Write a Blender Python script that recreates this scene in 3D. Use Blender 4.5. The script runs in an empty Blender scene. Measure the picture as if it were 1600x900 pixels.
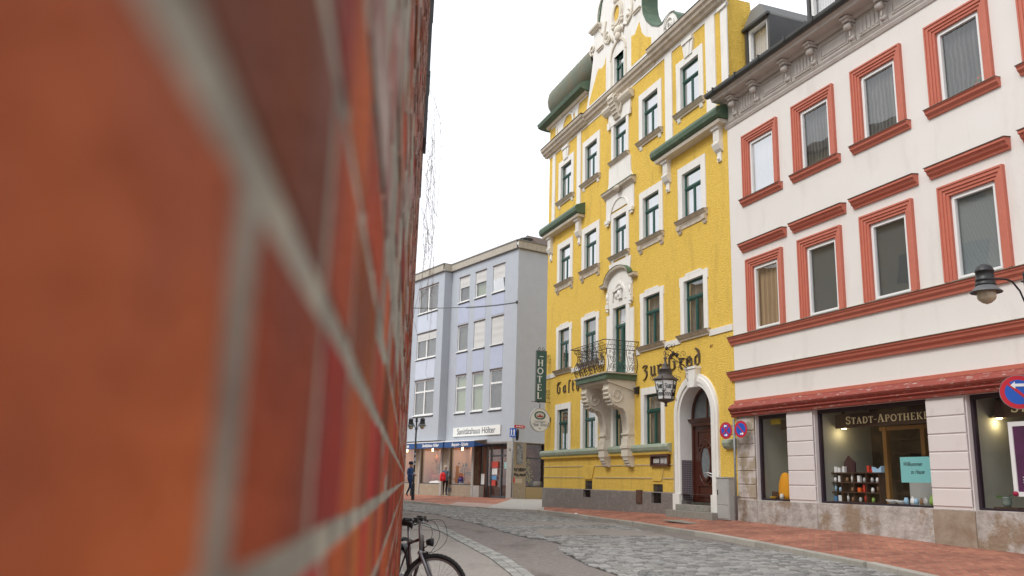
import bpy, bmesh, math, random
from math import sin, cos, pi, radians as RAD, atan2, sqrt
from mathutils import Vector, Matrix
random.seed(7)
S = bpy.context.scene
COL = S.collection

# ------------------------------------------------------------ camera
cam = bpy.data.cameras.new('camera'); co = bpy.data.objects.new('camera', cam); COL.objects.link(co)
S.camera = co
cam.sensor_width = 36; cam.lens = 1350 * 36 / 1600; cam.clip_start = 0.004; cam.clip_end = 2000
pt, rl = RAD(12.6866), RAD(1.5827)
fw = Vector((0, cos(pt), sin(pt))); up0 = Vector((0, -sin(pt), cos(pt))); ri0 = Vector((1, 0, 0))
ri = ri0 * cos(rl) + up0 * sin(rl); up = up0 * cos(rl) - ri0 * sin(rl)
mw = Matrix((ri, up, -fw)).transposed().to_4x4(); mw.translation = Vector((0, 0, 1.2))
co.matrix_world = mw
cam.dof.use_dof = True; cam.dof.focus_distance = 27; cam.dof.aperture_fstop = 4.8

# ------------------------------------------------------------ world: overcast sky
W = bpy.data.worlds.new('World'); S.world = W; W.use_nodes = True
nt = W.node_tree; nd = nt.nodes; lk = nt.links
bg = nd['Background']
sky = nd.new('ShaderNodeTexSky'); sky.sky_type = 'NISHITA'; sky.sun_disc = False
SUN_EL, SUN_AZ = 48, -120          # azimuth clockwise from +Y
sky.sun_elevation = RAD(SUN_EL); sky.sun_rotation = RAD(SUN_AZ)
tc = nd.new('ShaderNodeTexCoord'); ns = nd.new('ShaderNodeTexNoise'); ns.inputs['Scale'].default_value = 2.2; ns.inputs['Detail'].default_value = 6
cr = nd.new('ShaderNodeValToRGB'); cr.color_ramp.elements[0].position = .3; cr.color_ramp.elements[1].position = .7
cr.color_ramp.elements[0].color = (11.5, 12.0, 12.8, 1); cr.color_ramp.elements[1].color = (17.0, 17.2, 17.6, 1)
mx = nd.new('ShaderNodeMix'); mx.data_type = 'RGBA'; mx.inputs['Factor'].default_value = .93
lk.new(tc.outputs['Generated'], ns.inputs['Vector']); lk.new(ns.outputs['Fac'], cr.inputs['Fac'])
lk.new(sky.outputs[0], mx.inputs['A']); lk.new(cr.outputs[0], mx.inputs['B']); lk.new(mx.outputs['Result'], bg.inputs['Color'])
bg.inputs['Strength'].default_value = .092
# soft sun behind the cloud
sl = bpy.data.lights.new('sun', 'SUN'); so = bpy.data.objects.new('sun', sl); COL.objects.link(so)
sl.energy = 2.0; sl.angle = RAD(24); sl.color = (1, .97, .92)
d = Vector((sin(RAD(SUN_AZ)) * cos(RAD(SUN_EL)), cos(RAD(SUN_AZ)) * cos(RAD(SUN_EL)), sin(RAD(SUN_EL))))
so.rotation_euler = d.to_track_quat('Z', 'Y').to_euler(); so.location = d * 60
S.view_settings.view_transform = 'Standard'; S.view_settings.look = 'None'
S.view_settings.exposure = 0.0; S.view_settings.gamma = 1
S.render.engine = 'CYCLES'
S.cycles.max_bounces = 6; S.cycles.transparent_max_bounces = 12

# ------------------------------------------------------------ materials
MATS = {}
def rgb(c): return (c[0], c[1], c[2], 1)
def mat(name, col, rough=.7, var=0, vscale=3, vcol=None, bump=0, bscale=40, metal=0, stain=0, scol=(.2, .17, .12), sscale=.8,
        sstretch=(1, 1, 1), island=0, objrand=0, spec=.4, detail=6, bdist=.01, sedge=(.52, .68), emit=0, coat=0):
    if name in MATS: return MATS[name]
    m = bpy.data.materials.new(name); m.use_nodes = True; n = m.node_tree.nodes; l = m.node_tree.links
    b = n['Principled BSDF']; b.inputs['Roughness'].default_value = rough; b.inputs['Metallic'].default_value = metal
    b.inputs['Specular IOR Level'].default_value = spec; b.inputs['Coat Weight'].default_value = coat
    tcn = n.new('ShaderNodeTexCoord'); cur = None
    def mixc(fac, a, bcol):
        k = n.new('ShaderNodeMix'); k.data_type = 'RGBA'
        if isinstance(fac, float): k.inputs['Factor'].default_value = fac
        else: l.new(fac, k.inputs['Factor'])
        if isinstance(a, tuple): k.inputs['A'].default_value = rgb(a)
        else: l.new(a, k.inputs['A'])
        k.inputs['B'].default_value = rgb(bcol) if isinstance(bcol, tuple) else (1, 1, 1, 1)
        if not isinstance(bcol, tuple): l.new(bcol, k.inputs['B'])
        return k.outputs['Result']
    cur = col
    def noise(sc, det=6, stretch=None, rgh=.55):
        q = n.new('ShaderNodeTexNoise'); q.inputs['Scale'].default_value = sc; q.inputs['Detail'].default_value = det
        q.inputs['Roughness'].default_value = rgh
        if stretch:
            mp = n.new('ShaderNodeMapping'); mp.inputs['Scale'].default_value = stretch
            l.new(tcn.outputs['Object'], mp.inputs['Vector']); l.new(mp.outputs[0], q.inputs['Vector'])
        else: l.new(tcn.outputs['Object'], q.inputs['Vector'])
        return q.outputs['Fac']
    def ramp(v, a, b_):
        r = n.new('ShaderNodeMapRange'); r.inputs['From Min'].default_value = a; r.inputs['From Max'].default_value = b_
        l.new(v, r.inputs['Value']); return r.outputs['Result']
    if var:
        vc = vcol or tuple(c * .62 for c in col)
        k = n.new('ShaderNodeMath'); k.operation = 'MULTIPLY'; k.inputs[1].default_value = var
        l.new(ramp(noise(vscale, detail), .35, .7), k.inputs[0]); cur = mixc(k.outputs[0], cur, vc)
    if island or objrand:
        if island: g = n.new('ShaderNodeNewGeometry'); src = g.outputs['Random Per Island']
        else: g = n.new('ShaderNodeObjectInfo'); src = g.outputs['Random']
        h = n.new('ShaderNodeHueSaturation')
        r = n.new('ShaderNodeMapRange'); amt = island or objrand; r.inputs['To Min'].default_value = 1 - amt; r.inputs['To Max'].default_value = 1 + amt * .8
        l.new(src, r.inputs['Value']); l.new(r.outputs['Result'], h.inputs['Value'])
        r2 = n.new('ShaderNodeMath'); r2.operation = 'FRACT'; r3 = n.new('ShaderNodeMath'); r3.operation = 'MULTIPLY'; r3.inputs[1].default_value = 7.31
        l.new(src, r3.inputs[0]); l.new(r3.outputs[0], r2.inputs[0])
        r4 = n.new('ShaderNodeMapRange'); r4.inputs['To Min'].default_value = .5 - amt * .035; r4.inputs['To Max'].default_value = .5 + amt * .03
        l.new(r2.outputs[0], r4.inputs['Value']); l.new(r4.outputs['Result'], h.inputs['Hue'])
        if isinstance(cur, tuple): h.inputs['Color'].default_value = rgb(cur)
        else: l.new(cur, h.inputs['Color'])
        cur = h.outputs[0]
    if stain:
        k = n.new('ShaderNodeMath'); k.operation = 'MULTIPLY'; k.inputs[1].default_value = stain
        l.new(ramp(noise(sscale, 8, sstretch, .62), *sedge), k.inputs[0]); cur = mixc(k.outputs[0], cur, scol)
    if isinstance(cur, tuple): b.inputs['Base Color'].default_value = rgb(cur)
    else: l.new(cur, b.inputs['Base Color'])
    if bump:
        bp = n.new('ShaderNodeBump'); bp.inputs['Strength'].default_value = bump; bp.inputs['Distance'].default_value = bdist
        l.new(noise(bscale, 4), bp.inputs['Height']); l.new(bp.outputs[0], b.inputs['Normal'])
    if emit:
        b.inputs['Emission Color'].default_value = rgb(col); b.inputs['Emission Strength'].default_value = emit
    MATS[name] = m; return m

YEL = mat('yellow_roughcast', (.86, .585, .115), .95, var=.7, vscale=9, vcol=(.72, .46, .07), bump=1, bscale=26, bdist=.05, stain=.75, scol=(.66, .43, .09), sscale=1.3, sstretch=(1.6, 1.6, .4), detail=9)
WHT = mat('white_plaster', (.82, .80, .76), .85, var=.25, vscale=1.2, vcol=(.66, .63, .57), bump=.3, bscale=60, stain=.25, scol=(.45, .42, .36), sscale=1.6, sstretch=(2, 2, .5))
CRM = mat('cream_plaster', (.70, .64, .54), .85, var=.3, vscale=2, vcol=(.55, .48, .38), bump=.3, bscale=50, stain=.3, scol=(.36, .3, .22), sscale=2)
TAU = mat('taupe_stone', (.60, .53, .44), .8, var=.4, vscale=3, vcol=(.45, .38, .30), stain=.35, scol=(.22, .18, .14), sscale=3)
TMET = mat('brown_sheet_metal', (.13, .10, .08), .5, var=.5, vscale=6)
GRN = mat('green_patina_metal', (.085, .14, .085), .55, var=.6, vscale=2, vcol=(.05, .085, .055), stain=.5, scol=(.2, .24, .16), sscale=4)
GLB = mat('pale_green_ledge', (.30, .36, .27), .6, var=.4, vscale=2, vcol=(.5, .5, .42), stain=.5, scol=(.16, .19, .14), sscale=2.5)
GTIL = mat('rolled_copper', (.12, .15, .105), .6, var=.7, vscale=1.5, vcol=(.22, .15, .085), stain=.4, scol=(.06, .075, .05), sscale=3)
GFR = mat('dark_green_wood', (.012, .075, .055), .4, var=.3, vscale=10, vcol=(.03, .11, .085))
ROU = mat('grey_roughcast', (.27, .24, .22), .95, var=.7, vscale=14, vcol=(.14, .12, .11), bump=1, bscale=45, bdist=.03, stain=.5, scol=(.36, .33, .29), sscale=3)
RED = mat('salmon_red_paint', (.55, .165, .11), .6, var=.4, vscale=4, vcol=(.44, .12, .08), stain=.6, scol=(.50, .38, .32), sscale=14, sedge=(.62, .72), bump=.2, bscale=30)
REDC = mat('flaking_dark_red_paint', (.30, .06, .042), .65, var=.5, vscale=5, vcol=(.2, .045, .035), stain=.8, scol=(.50, .44, .38), sscale=5, sstretch=(1, 1, 6), sedge=(.58, .66), bump=.3, bscale=30)
OFFW = mat('offwhite_wall', (.76, .725, .69), .85, var=.25, vscale=.8, vcol=(.66, .62, .575), bump=.3, bscale=35, stain=.45, scol=(.52, .48, .43), sscale=.8, sstretch=(1.8, 1.8, .5), sedge=(.54, .76))
FRZ = mat('grey_stucco', (.56, .52, .48), .8, var=.4, vscale=3, vcol=(.42, .38, .35), bump=.2, bscale=40, stain=.3, scol=(.3, .27, .24), sscale=4)
SHP = mat('pinkish_pier_paint', (.66, .61, .595), .8, var=.35, vscale=1.6, vcol=(.60, .53, .51), bump=.2, bscale=40, stain=.22, scol=(.45, .38, .33), sscale=3, sedge=(.6, .7))
PEEL = mat('peeling_plinth', (.50, .465, .435), .9, var=.95, vscale=3.2, vcol=(.27, .235, .21), bump=.8, bscale=12, bdist=.03, stain=.85, scol=(.25, .175, .11), sscale=1.1, sedge=(.50, .59), detail=10)
PEEL2 = mat('damp_pier_plaster', (.58, .52, .49), .9, var=.4, vscale=2.2, vcol=(.42, .37, .33), bump=.6, bscale=12, bdist=.02, stain=.8, scol=(.33, .26, .17), sscale=1.7, sedge=(.46, .53), detail=10)
BROWNP = mat('brown_damp_plaster', (.25, .185, .13), .9, var=.7, vscale=3, vcol=(.4, .34, .28), bump=.6, bscale=14, bdist=.02)
GREYT = mat('dark_zinc', (.085, .085, .085), .45, var=.4, vscale=3, metal=.3)
ZINC = mat('light_zinc', (.23, .23, .22), .5, var=.3, vscale=2, metal=.2)
GUT = mat('dark_gutter', (.06, .062, .06), .4, var=.5, vscale=5)
BLK = mat('black_metal', (.018, .018, .02), .45, spec=.5)
IRON = mat('wrought_iron', (.03, .024, .023), .5, var=.5, vscale=14, vcol=(.07, .045, .035))
PVC = mat('white_window_frame', (.80, .80, .79), .4)
BLU = mat('blue_grey_render', (.455, .485, .535), .9, var=.35, vscale=2, vcol=(.385, .41, .46), bump=.7, bscale=28, bdist=.03)
BLUL = mat('lilac_panel', (.46, .495, .62), .85, var=.15, vscale=2)
BLUP = mat('pale_blue_panel', (.57, .61, .70), .85, var=.15, vscale=2)
BLUG = mat('grey_side_render', (.52, .56, .645), .9, var=.4, vscale=2, vcol=(.45, .485, .56), bump=.8, bscale=22, bdist=.04)
TAN = mat('tan_fascia_panels', (.47, .43, .365), .8, var=.35, vscale=5)
AGG = mat('exposed_aggregate', (.40, .33, .24), .9, var=.8, vscale=24, vcol=(.22, .17, .12), bump=.6, bscale=60, stain=.3, scol=(.5, .45, .36), sscale=4)
CONC = mat('concrete', (.40, .38, .35), .9, var=.4, vscale=4, bump=.3, bscale=50)
STEP = mat('granite_steps', (.30, .285, .25), .85, var=.6, vscale=9, vcol=(.18, .17, .14), bump=.4, bscale=60)
ANTH = mat('anthracite_frame', (.06, .06, .065), .4)
DWOOD = mat('dark_varnished_wood', (.085, .022, .012), .35, var=.5, vscale=6, vcol=(.05, .012, .008), coat=.3)
BWOOD = mat('brown_shelf_wood', (.075, .038, .022), .55, var=.4, vscale=8)
OAK = mat('amber_wood', (.42, .21, .06), .6, var=.4, vscale=4)
TILE = mat('roof_tile', (.10, .065, .05), .8, var=.6, vscale=4, bump=.8, bscale=8, bdist=.05)
LET = mat('lettering_dark', (.07, .05, .035), .6, var=.6, vscale=8, vcol=(.14, .10, .07))
GOLD = mat('pale_gold_lettering', (.82, .72, .42), .5)
AWN = mat('blue_awning_cloth', (.025, .085, .25), .7, var=.2, vscale=5)
SIGNG = mat('green_sign_enamel', (.045, .11, .10), .45, var=.3, vscale=3, vcol=(.07, .15, .14))
SIGNW = mat('white_sign_face', (.80, .80, .77), .5)
SGREY = mat('dark_grey_lettering', (.16, .16, .18), .6)
GALV = mat('galvanised_steel', (.26, .27, .28), .5, var=.5, vscale=8, metal=.4, stain=.5, scol=(.12, .12, .12), sscale=5)
CAB = mat('cabinet_grey_paint', (.42, .42, .40), .6, var=.3, vscale=3)
RRED = mat('traffic_red', (.55, .02, .035), .45)
RBLU = mat('traffic_blue', (.02, .10, .48), .45)
WPNT = mat('white_paint', (.85, .85, .85), .5)
GLZ = mat('lamp_milk_glass', (.55, .46, .32), .25, var=.4, vscale=14, spec=.6)
LGL = mat('lantern_milk_glass', (.80, .83, .83), .25)
CURT = {}
def curtain_mat(name, c1, c2, sc=26, rough=.9, band='X', objrand=.15, dist=1.5):
    m = bpy.data.materials.new(name); m.use_nodes = True; n = m.node_tree.nodes; l = m.node_tree.links
    b = n['Principled BSDF']; b.inputs['Roughness'].default_value = rough
    t = n.new('ShaderNodeTexCoord'); w = n.new('ShaderNodeTexWave'); w.inputs['Scale'].default_value = sc; w.bands_direction = band
    w.inputs['Distortion'].default_value = dist; w.inputs['Detail'].default_value = 2
    l.new(t.outputs['Object'], w.inputs['Vector'])
    r = n.new('ShaderNodeMix'); r.data_type = 'RGBA'; r.inputs['A'].default_value = rgb(c1); r.inputs['B'].default_value = rgb(c2)
    l.new(w.outputs['Fac'], r.inputs['Factor'])
    h = n.new('ShaderNodeHueSaturation'); o = n.new('ShaderNodeObjectInfo'); mr = n.new('ShaderNodeMapRange')
    mr.inputs['To Min'].default_value = 1 - objrand; mr.inputs['To Max'].default_value = 1 + objrand
    l.new(o.outputs['Random'], mr.inputs['Value']); l.new(mr.outputs['Result'], h.inputs['Value']); l.new(r.outputs['Result'], h.inputs['Color'])
    l.new(h.outputs[0], b.inputs['Base Color'])
    bp = n.new('ShaderNodeBump'); bp.inputs['Strength'].default_value = .6; bp.inputs['Distance'].default_value = .03
    l.new(w.outputs['Fac'], bp.inputs['Height']); l.new(bp.outputs[0], b.inputs['Normal'])
    return m
CW = curtain_mat('white_net_curtain', (.86, .86, .86), (.68, .68, .68), 3.2)
CG = curtain_mat('grey_net_curtain', (.12, .12, .105), (.05, .05, .045), 2.6, dist=4)
CY = curtain_mat('beige_net_curtain', (.30, .27, .23), (.15, .13, .11), 3.0, dist=3)
CB = curtain_mat('brown_curtain', (.36, .25, .14), (.26, .17, .10), 1.6)
CGB = curtain_mat('grey_pleated_blind', (.15, .165, .16), (.10, .11, .108), 12, band='Z', dist=.1)
CLB = curtain_mat('light_slat_blind', (.33, .375, .385), (.20, .23, .24), 13, band='Z', dist=0)
CGR = curtain_mat('green_curtain', (.30, .36, .22), (.19, .23, .14), 2.5)
SHUT = curtain_mat('white_roller_shutter', (.80, .79, .77), (.62, .61, .60), 6, band='Z', objrand=.03, dist=0)
DARK = mat('dark_interior', (.035, .033, .03), .9, var=.8, vscale=3, vcol=(.12, .11, .09))  # mottled dark; in the blue house windows it stands in for tree reflections
def glass(name='window_glass', base=.18, gain=.9, tint=(1, 1, 1)):
    m = bpy.data.materials.new(name); m.use_nodes = True; n = m.node_tree.nodes; l = m.node_tree.links
    n.remove(n['Principled BSDF']); out = n['Material Output']
    lw = n.new('ShaderNodeLayerWeight'); lw.inputs['Blend'].default_value = .5
    p = n.new('ShaderNodeMath'); p.operation = 'POWER'; p.inputs[1].default_value = 3
    ma = n.new('ShaderNodeMath'); ma.operation = 'MULTIPLY_ADD'; ma.inputs[1].default_value = gain; ma.inputs[2].default_value = base; ma.use_clamp = True
    l.new(lw.outputs['Facing'], p.inputs[0]); l.new(p.outputs[0], ma.inputs[0])
    tr = n.new('ShaderNodeBsdfTransparent'); tr.inputs[0].default_value = rgb(tint)
    gl = n.new('ShaderNodeBsdfGlossy'); gl.inputs['Roughness'].default_value = .02
    t = n.new('ShaderNodeTexCoord'); q = n.new('ShaderNodeTexNoise'); q.inputs['Scale'].default_value = 1.2; q.inputs['Detail'].default_value = 1
    bp = n.new('ShaderNodeBump'); bp.inputs['Strength'].default_value = .25; bp.inputs['Distance'].default_value = .02
    l.new(t.outputs['Object'], q.inputs['Vector']); l.new(q.outputs['Fac'], bp.inputs['Height']); l.new(bp.outputs[0], gl.inputs['Normal'])
    ms = n.new('ShaderNodeMixShader'); l.new(ma.outputs[0], ms.inputs[0]); l.new(tr.outputs[0], ms.inputs[1]); l.new(gl.outputs[0], ms.inputs[2])
    l.new(ms.outputs[0], out.inputs['Surface']); return m
GL = glass(); GLW = glass('townhouse_glass', .13, .8); GLS = glass('shop_glass', .06, .55); GLC = glass('coated_glass', .62, .9)

# ------------------------------------------------------------ mesh helpers
def FX(a, b, c): return (-a, -b, c)          # facade coords: a = metres leftward along the facade, b = metres proud of it, c = height
def ID(a, b, c): return (a, b, c)
class MB:
    def __init__(s, f=ID): s.v = []; s.fc = []; s.mi = []; s.f = f; s.m = 0; s.smooth = []; s.sm = False; s.closed = True
    def add(s, vs, fs):
        o = len(s.v); s.v += [s.f(*v) for v in vs]
        for f in fs: s.fc.append([i + o for i in f]); s.mi.append(s.m); s.smooth.append(s.sm)
        return s
    def box(s, a0, a1, b0, b1, c0, c1):
        return s.add([(a0, b0, c0), (a1, b0, c0), (a1, b1, c0), (a0, b1, c0), (a0, b0, c1), (a1, b0, c1), (a1, b1, c1), (a0, b1, c1)],
              [(0, 1, 2, 3), (4, 5, 6, 7), (0, 1, 5, 4), (1, 2, 6, 5), (2, 3, 7, 6), (3, 0, 4, 7)])
    def cbox(s, a0, a1, b0, b1, c0, c1, ch=.004):      # box with chamfered front (b1) edges
        s.add([(a0, b0, c0), (a1, b0, c0), (a1, b0, c1), (a0, b0, c1), (a0, b1 - ch, c0), (a1, b1 - ch, c0), (a1, b1 - ch, c1), (a0, b1 - ch, c1),
               (a0 + ch, b1, c0 + ch), (a1 - ch, b1, c0 + ch), (a1 - ch, b1, c1 - ch), (a0 + ch, b1, c1 - ch)],
              [(3, 2, 1, 0), (0, 1, 5, 4), (1, 2, 6, 5), (2, 3, 7, 6), (3, 0, 4, 7), (4, 5, 9, 8), (5, 6, 10, 9), (6, 7, 11, 10), (7, 4, 8, 11), (8, 9, 10, 11)])
        return s
    def prism(s, pts, ax, t0, t1):   # polygon in the other two axes, extruded along axis ax
        def P(p, t):
            if ax == 0: return (t, p[0], p[1])
            if ax == 1: return (p[0], t, p[1])
            return (p[0], p[1], t)
        n = len(pts)
        return s.add([P(p, t0) for p in pts] + [P(p, t1) for p in pts],
              [tuple(range(n)), tuple(range(2 * n - 1, n - 1, -1))] + [(i, (i + 1) % n, n + (i + 1) % n, n + i) for i in range(n)])
    def strip(s, top, bot, ax, t0, t1):  # solid between two polylines of equal length (safe for concave outlines)
        for i in range(len(top) - 1):
            s.prism([top[i], top[i + 1], bot[i + 1], bot[i]], ax, t0, t1)
        return s
    def tube(s, path, r, n=6, cap=True):
        path = [Vector(p) for p in path]; N = len(path); rs = r if isinstance(r, (list, tuple)) else [r] * N
        vs = []; ref = None
        for i, p in enumerate(path):
            t = (path[min(i + 1, N - 1)] - path[max(i - 1, 0)])
            if t.length < 1e-9: t = Vector((0, 0, 1))
            t.normalize()
            if ref is None:
                ref = Vector((0, 0, 1)) if abs(t.z) < .9 else Vector((1, 0, 0))
            u = ref - t * ref.dot(t)
            if u.length < 1e-6: u = Vector((1, 0, 0)) - t * t.x
            u.normalize(); ref = u; w = t.cross(u)
            for k in range(n):
                a = 2 * pi * k / n; vs.append(tuple(p + (u * cos(a) + w * sin(a)) * rs[i]))
        fs = [(i * n + k, i * n + (k + 1) % n, (i + 1) * n + (k + 1) % n, (i + 1) * n + k) for i in range(N - 1) for k in range(n)]
        if cap: fs += [tuple(range(n)), tuple(range((N - 1) * n, N * n))]
        o = s.sm; s.sm = n > 4; s.add(vs, fs); s.sm = o; return s
    def lathe(s, prof, c=(0, 0, 0), n=16, sx=1, sy=1, a0=0, a1=2 * pi):
        vs = []; full = abs(a1 - a0 - 2 * pi) < 1e-6; m = n if full else n + 1
        for r, z in prof:
            for k in range(m):
                a = a0 + (a1 - a0) * k / n; vs.append((c[0] + r * cos(a) * sx, c[1] + r * sin(a) * sy, c[2] + z))
        fs = []
        for i in range(len(prof) - 1):
            for k in range(n):
                k2 = (k + 1) % m
                fs.append((i * m + k, i * m + k2, (i + 1) * m + k2, (i + 1) * m + k))
        o = s.sm; s.sm = True; s.add(vs, fs); s.sm = o; return s
    def ball(s, c, rx, ry=None, rz=None, n=10, m=6):
        ry = ry or rx; rz = rz or rx
        s.lathe([(rx * max(sin(pi * i / m), .001), -rz * cos(pi * i / m)) for i in range(m + 1)], c, n, 1, ry / rx); return s
    def ring(s, pts0, pts1, ax, t0, t1):       # closed frame between two closed loops
        n = len(pts0)
        for i in range(n):
            j = (i + 1) % n; s.prism([pts0[i], pts0[j], pts1[j], pts1[i]], ax, t0, t1)
        return s
    def frame(s, a0, a1, c0, c1, w, b0, b1, wt=None, wb=None):
        wt = w if wt is None else wt; wb = w if wb is None else wb
        s.box(a0, a0 + w, b0, b1, c0, c1); s.box(a1 - w, a1, b0, b1, c0, c1)
        if wt: s.box(a0 + w, a1 - w, b0, b1, c1 - wt, c1)
        if wb: s.box(a0 + w, a1 - w, b0, b1, c0, c0 + wb)
        return s
    def quad(s, a0, a1, b, c0, c1): return s.add([(a0, b, c0), (a1, b, c0), (a1, b, c1), (a0, b, c1)], [(0, 1, 2, 3)])
    def sheet(s, a0, a1, c0, c1, holes, b=0, depth=.2):
        A = sorted({a0, a1} | {x for h in holes for x in h[:2] if a0 < x < a1}); Cc = sorted({c0, c1} | {x for h in holes for x in h[2:4] if c0 < x < c1})
        for i in range(len(A) - 1):
            for j in range(len(Cc) - 1):
                ma, mc = (A[i] + A[i + 1]) / 2, (Cc[j] + Cc[j + 1]) / 2
                if any(h[0] < ma < h[1] and h[2] < mc < h[3] for h in holes): continue
                s.quad(A[i], A[i + 1], b, Cc[j], Cc[j + 1])
        for h in holes:
            x0, x1, z0, z1 = h[:4]
            if depth:
                s.add([(x0, b, z0), (x0, b, z1), (x0, b - depth, z1), (x0, b - depth, z0)], [(0, 1, 2, 3)])
                s.add([(x1, b, z0), (x1, b, z1), (x1, b - depth, z1), (x1, b - depth, z0)], [(0, 1, 2, 3)])
                s.add([(x0, b, z1), (x1, b, z1), (x1, b - depth, z1), (x0, b - depth, z1)], [(0, 1, 2, 3)])
                s.add([(x0, b, z0), (x1, b, z0), (x1, b - depth, z0), (x0, b - depth, z0)], [(0, 1, 2, 3)])
        return s
SPLIT = {'graffiti', 'bay_stucco', 'pier_base', 'sill_ledge', 'gable_fields', 'string_course', 'side_wall', 'pilaster_strips', 'bracket', 'lilac_panels', 'pale_panels', 'joint_bands', 'keystones', 'ledge_moulding', 'attic_stucco', 'pier', 'spot_lamps', 'notices', 'wooden_posts', 'shop_shelves', 'shop_racks', 'vent_cowl', 'side_panel', 'roof', 'clips', 'bay_mouldings', 'fascia_x', 'gable_ornament', 'front_brake', 'cranks_and_pedals', 'corner_board', 'brake_lever', 'eyes_and_mouth', 'nose_and_ears', 'arms', 'bell_and_computer', 'quotation_marks_x', 'sheets'}
def make(name, b, mats, parent=None, loc=None, bevel=0, recalc=True, nosplit=False):
    if name in SPLIT and not nosplit and not loc: return split_make(name, b, mats, parent)
    me = bpy.data.meshes.new(name); me.from_pydata(b.v, [], b.fc)
    if not isinstance(mats, (list, tuple)): mats = [mats]
    for m in mats: me.materials.append(m)
    me.polygons.foreach_set('material_index', b.mi); me.polygons.foreach_set('use_smooth', b.smooth)
    if recalc:
        bm = bmesh.new(); bm.from_mesh(me); bmesh.ops.recalc_face_normals(bm, faces=bm.faces); bm.to_mesh(me); bm.free()
    me.update()
    o = bpy.data.objects.new(name, me); COL.objects.link(o)
    if parent: o.parent = parent
    if loc: o.location = loc
    if bevel:
        q = o.modifiers.new('bevel', 'BEVEL'); q.width = bevel; q.segments = 2; q.limit_method = 'ANGLE'
    return o
def split_make(name, b, mats, parent=None, tol=.012):
    # one object per separate piece
    n = len(b.v); par = list(range(n))
    def fi(x):
        while par[x] != x: par[x] = par[par[x]]; x = par[x]
        return x
    for f in b.fc:
        for i in f[1:]: par[fi(i)] = fi(f[0])
    comp = {}
    for i in range(n): comp.setdefault(fi(i), []).append(i)
    keys = list(comp); bb = {}
    for k in keys:
        P = [b.v[i] for i in comp[k]]; bb[k] = [min(p[a] for p in P) for a in range(3)] + [max(p[a] for p in P) for a in range(3)]
    g = {k: k for k in keys}
    def fg(x):
        while g[x] != x: g[x] = g[g[x]]; x = g[x]
        return x
    for i, k in enumerate(keys):
        for l in keys[:i]:
            A, B = bb[k], bb[l]
            if all(A[a] - tol <= B[a + 3] and B[a] - tol <= A[a + 3] for a in range(3)): g[fg(k)] = fg(l)
    groups = {}
    for k in keys: groups.setdefault(fg(k), set()).add(k)
    if len(groups) == 1 or len(groups) > 24: return make(name, b, mats, parent, nosplit=True)
    outs = []
    for gk, ks in groups.items():
        idx = {}; q = MB(ID)
        for fi_, f in enumerate(b.fc):
            if fi(f[0]) in ks:
                ff = []
                for i in f:
                    if i not in idx: idx[i] = len(q.v); q.v.append(b.v[i])
                    ff.append(idx[i])
                q.fc.append(ff); q.mi.append(b.mi[fi_]); q.smooth.append(b.smooth[fi_])
        outs.append(make(name, q, mats, parent, nosplit=True))
    return outs[0]
def tag(o, label=None, cat=None, group=None, kind=None):
    for k, v in (('label', label), ('category', cat), ('group', group), ('kind', kind)):
        if v: o[k] = v
    return o
def empty(name, loc, rz=0, label=None, cat=None, group=None, parent=None):
    o = bpy.data.objects.new(name, None); COL.objects.link(o); o.location = loc; o.rotation_euler = (0, 0, rz); o.empty_display_size = .2
    if parent: o.parent = parent
    return tag(o, label, cat, group)
def kids(o): return [c for c in bpy.data.objects if c.parent == o]
KIDS = {}
def copy_tree(o, parent, loc=None, rz=None):
    ch = kids(o); c = o.copy(); COL.objects.link(c); c.parent = parent
    if loc is not None: c.location = loc
    if rz is not None: c.rotation_euler = (0, 0, rz)
    for k in ch: copy_tree(k, c)
    return c
class Plane:
    def __init__(s, o, yaw):
        a = RAD(yaw); s.o = Vector((o[0], o[1])); s.d = Vector((sin(a), cos(a))); s.out = Vector((-cos(a), sin(a))); s.rz = RAD(-90 - yaw)
    def w(s, a, c=0, b=0):
        q = s.o + s.d * a + s.out * b; return Vector((q.x, q.y, c))
PY = Plane((6.55768, 25.43021), -19.58); PW = Plane((9.05, 18.75), -20.46)
PB = Plane((.33123, 48.0), -33.446); PC = Plane((.33123, 48.0), 56.554)
def spiral(c, r0, turns, a0=0, n=14, sgn=1, r1=.15):
    return [(c[0] + r0 * (1 - (1 - r1) * i / n) * cos(a0 + sgn * 2 * pi * turns * i / n), c[1] + r0 * (1 - (1 - r1) * i / n) * sin(a0 + sgn * 2 * pi * turns * i / n)) for i in range(n + 1)]

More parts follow.
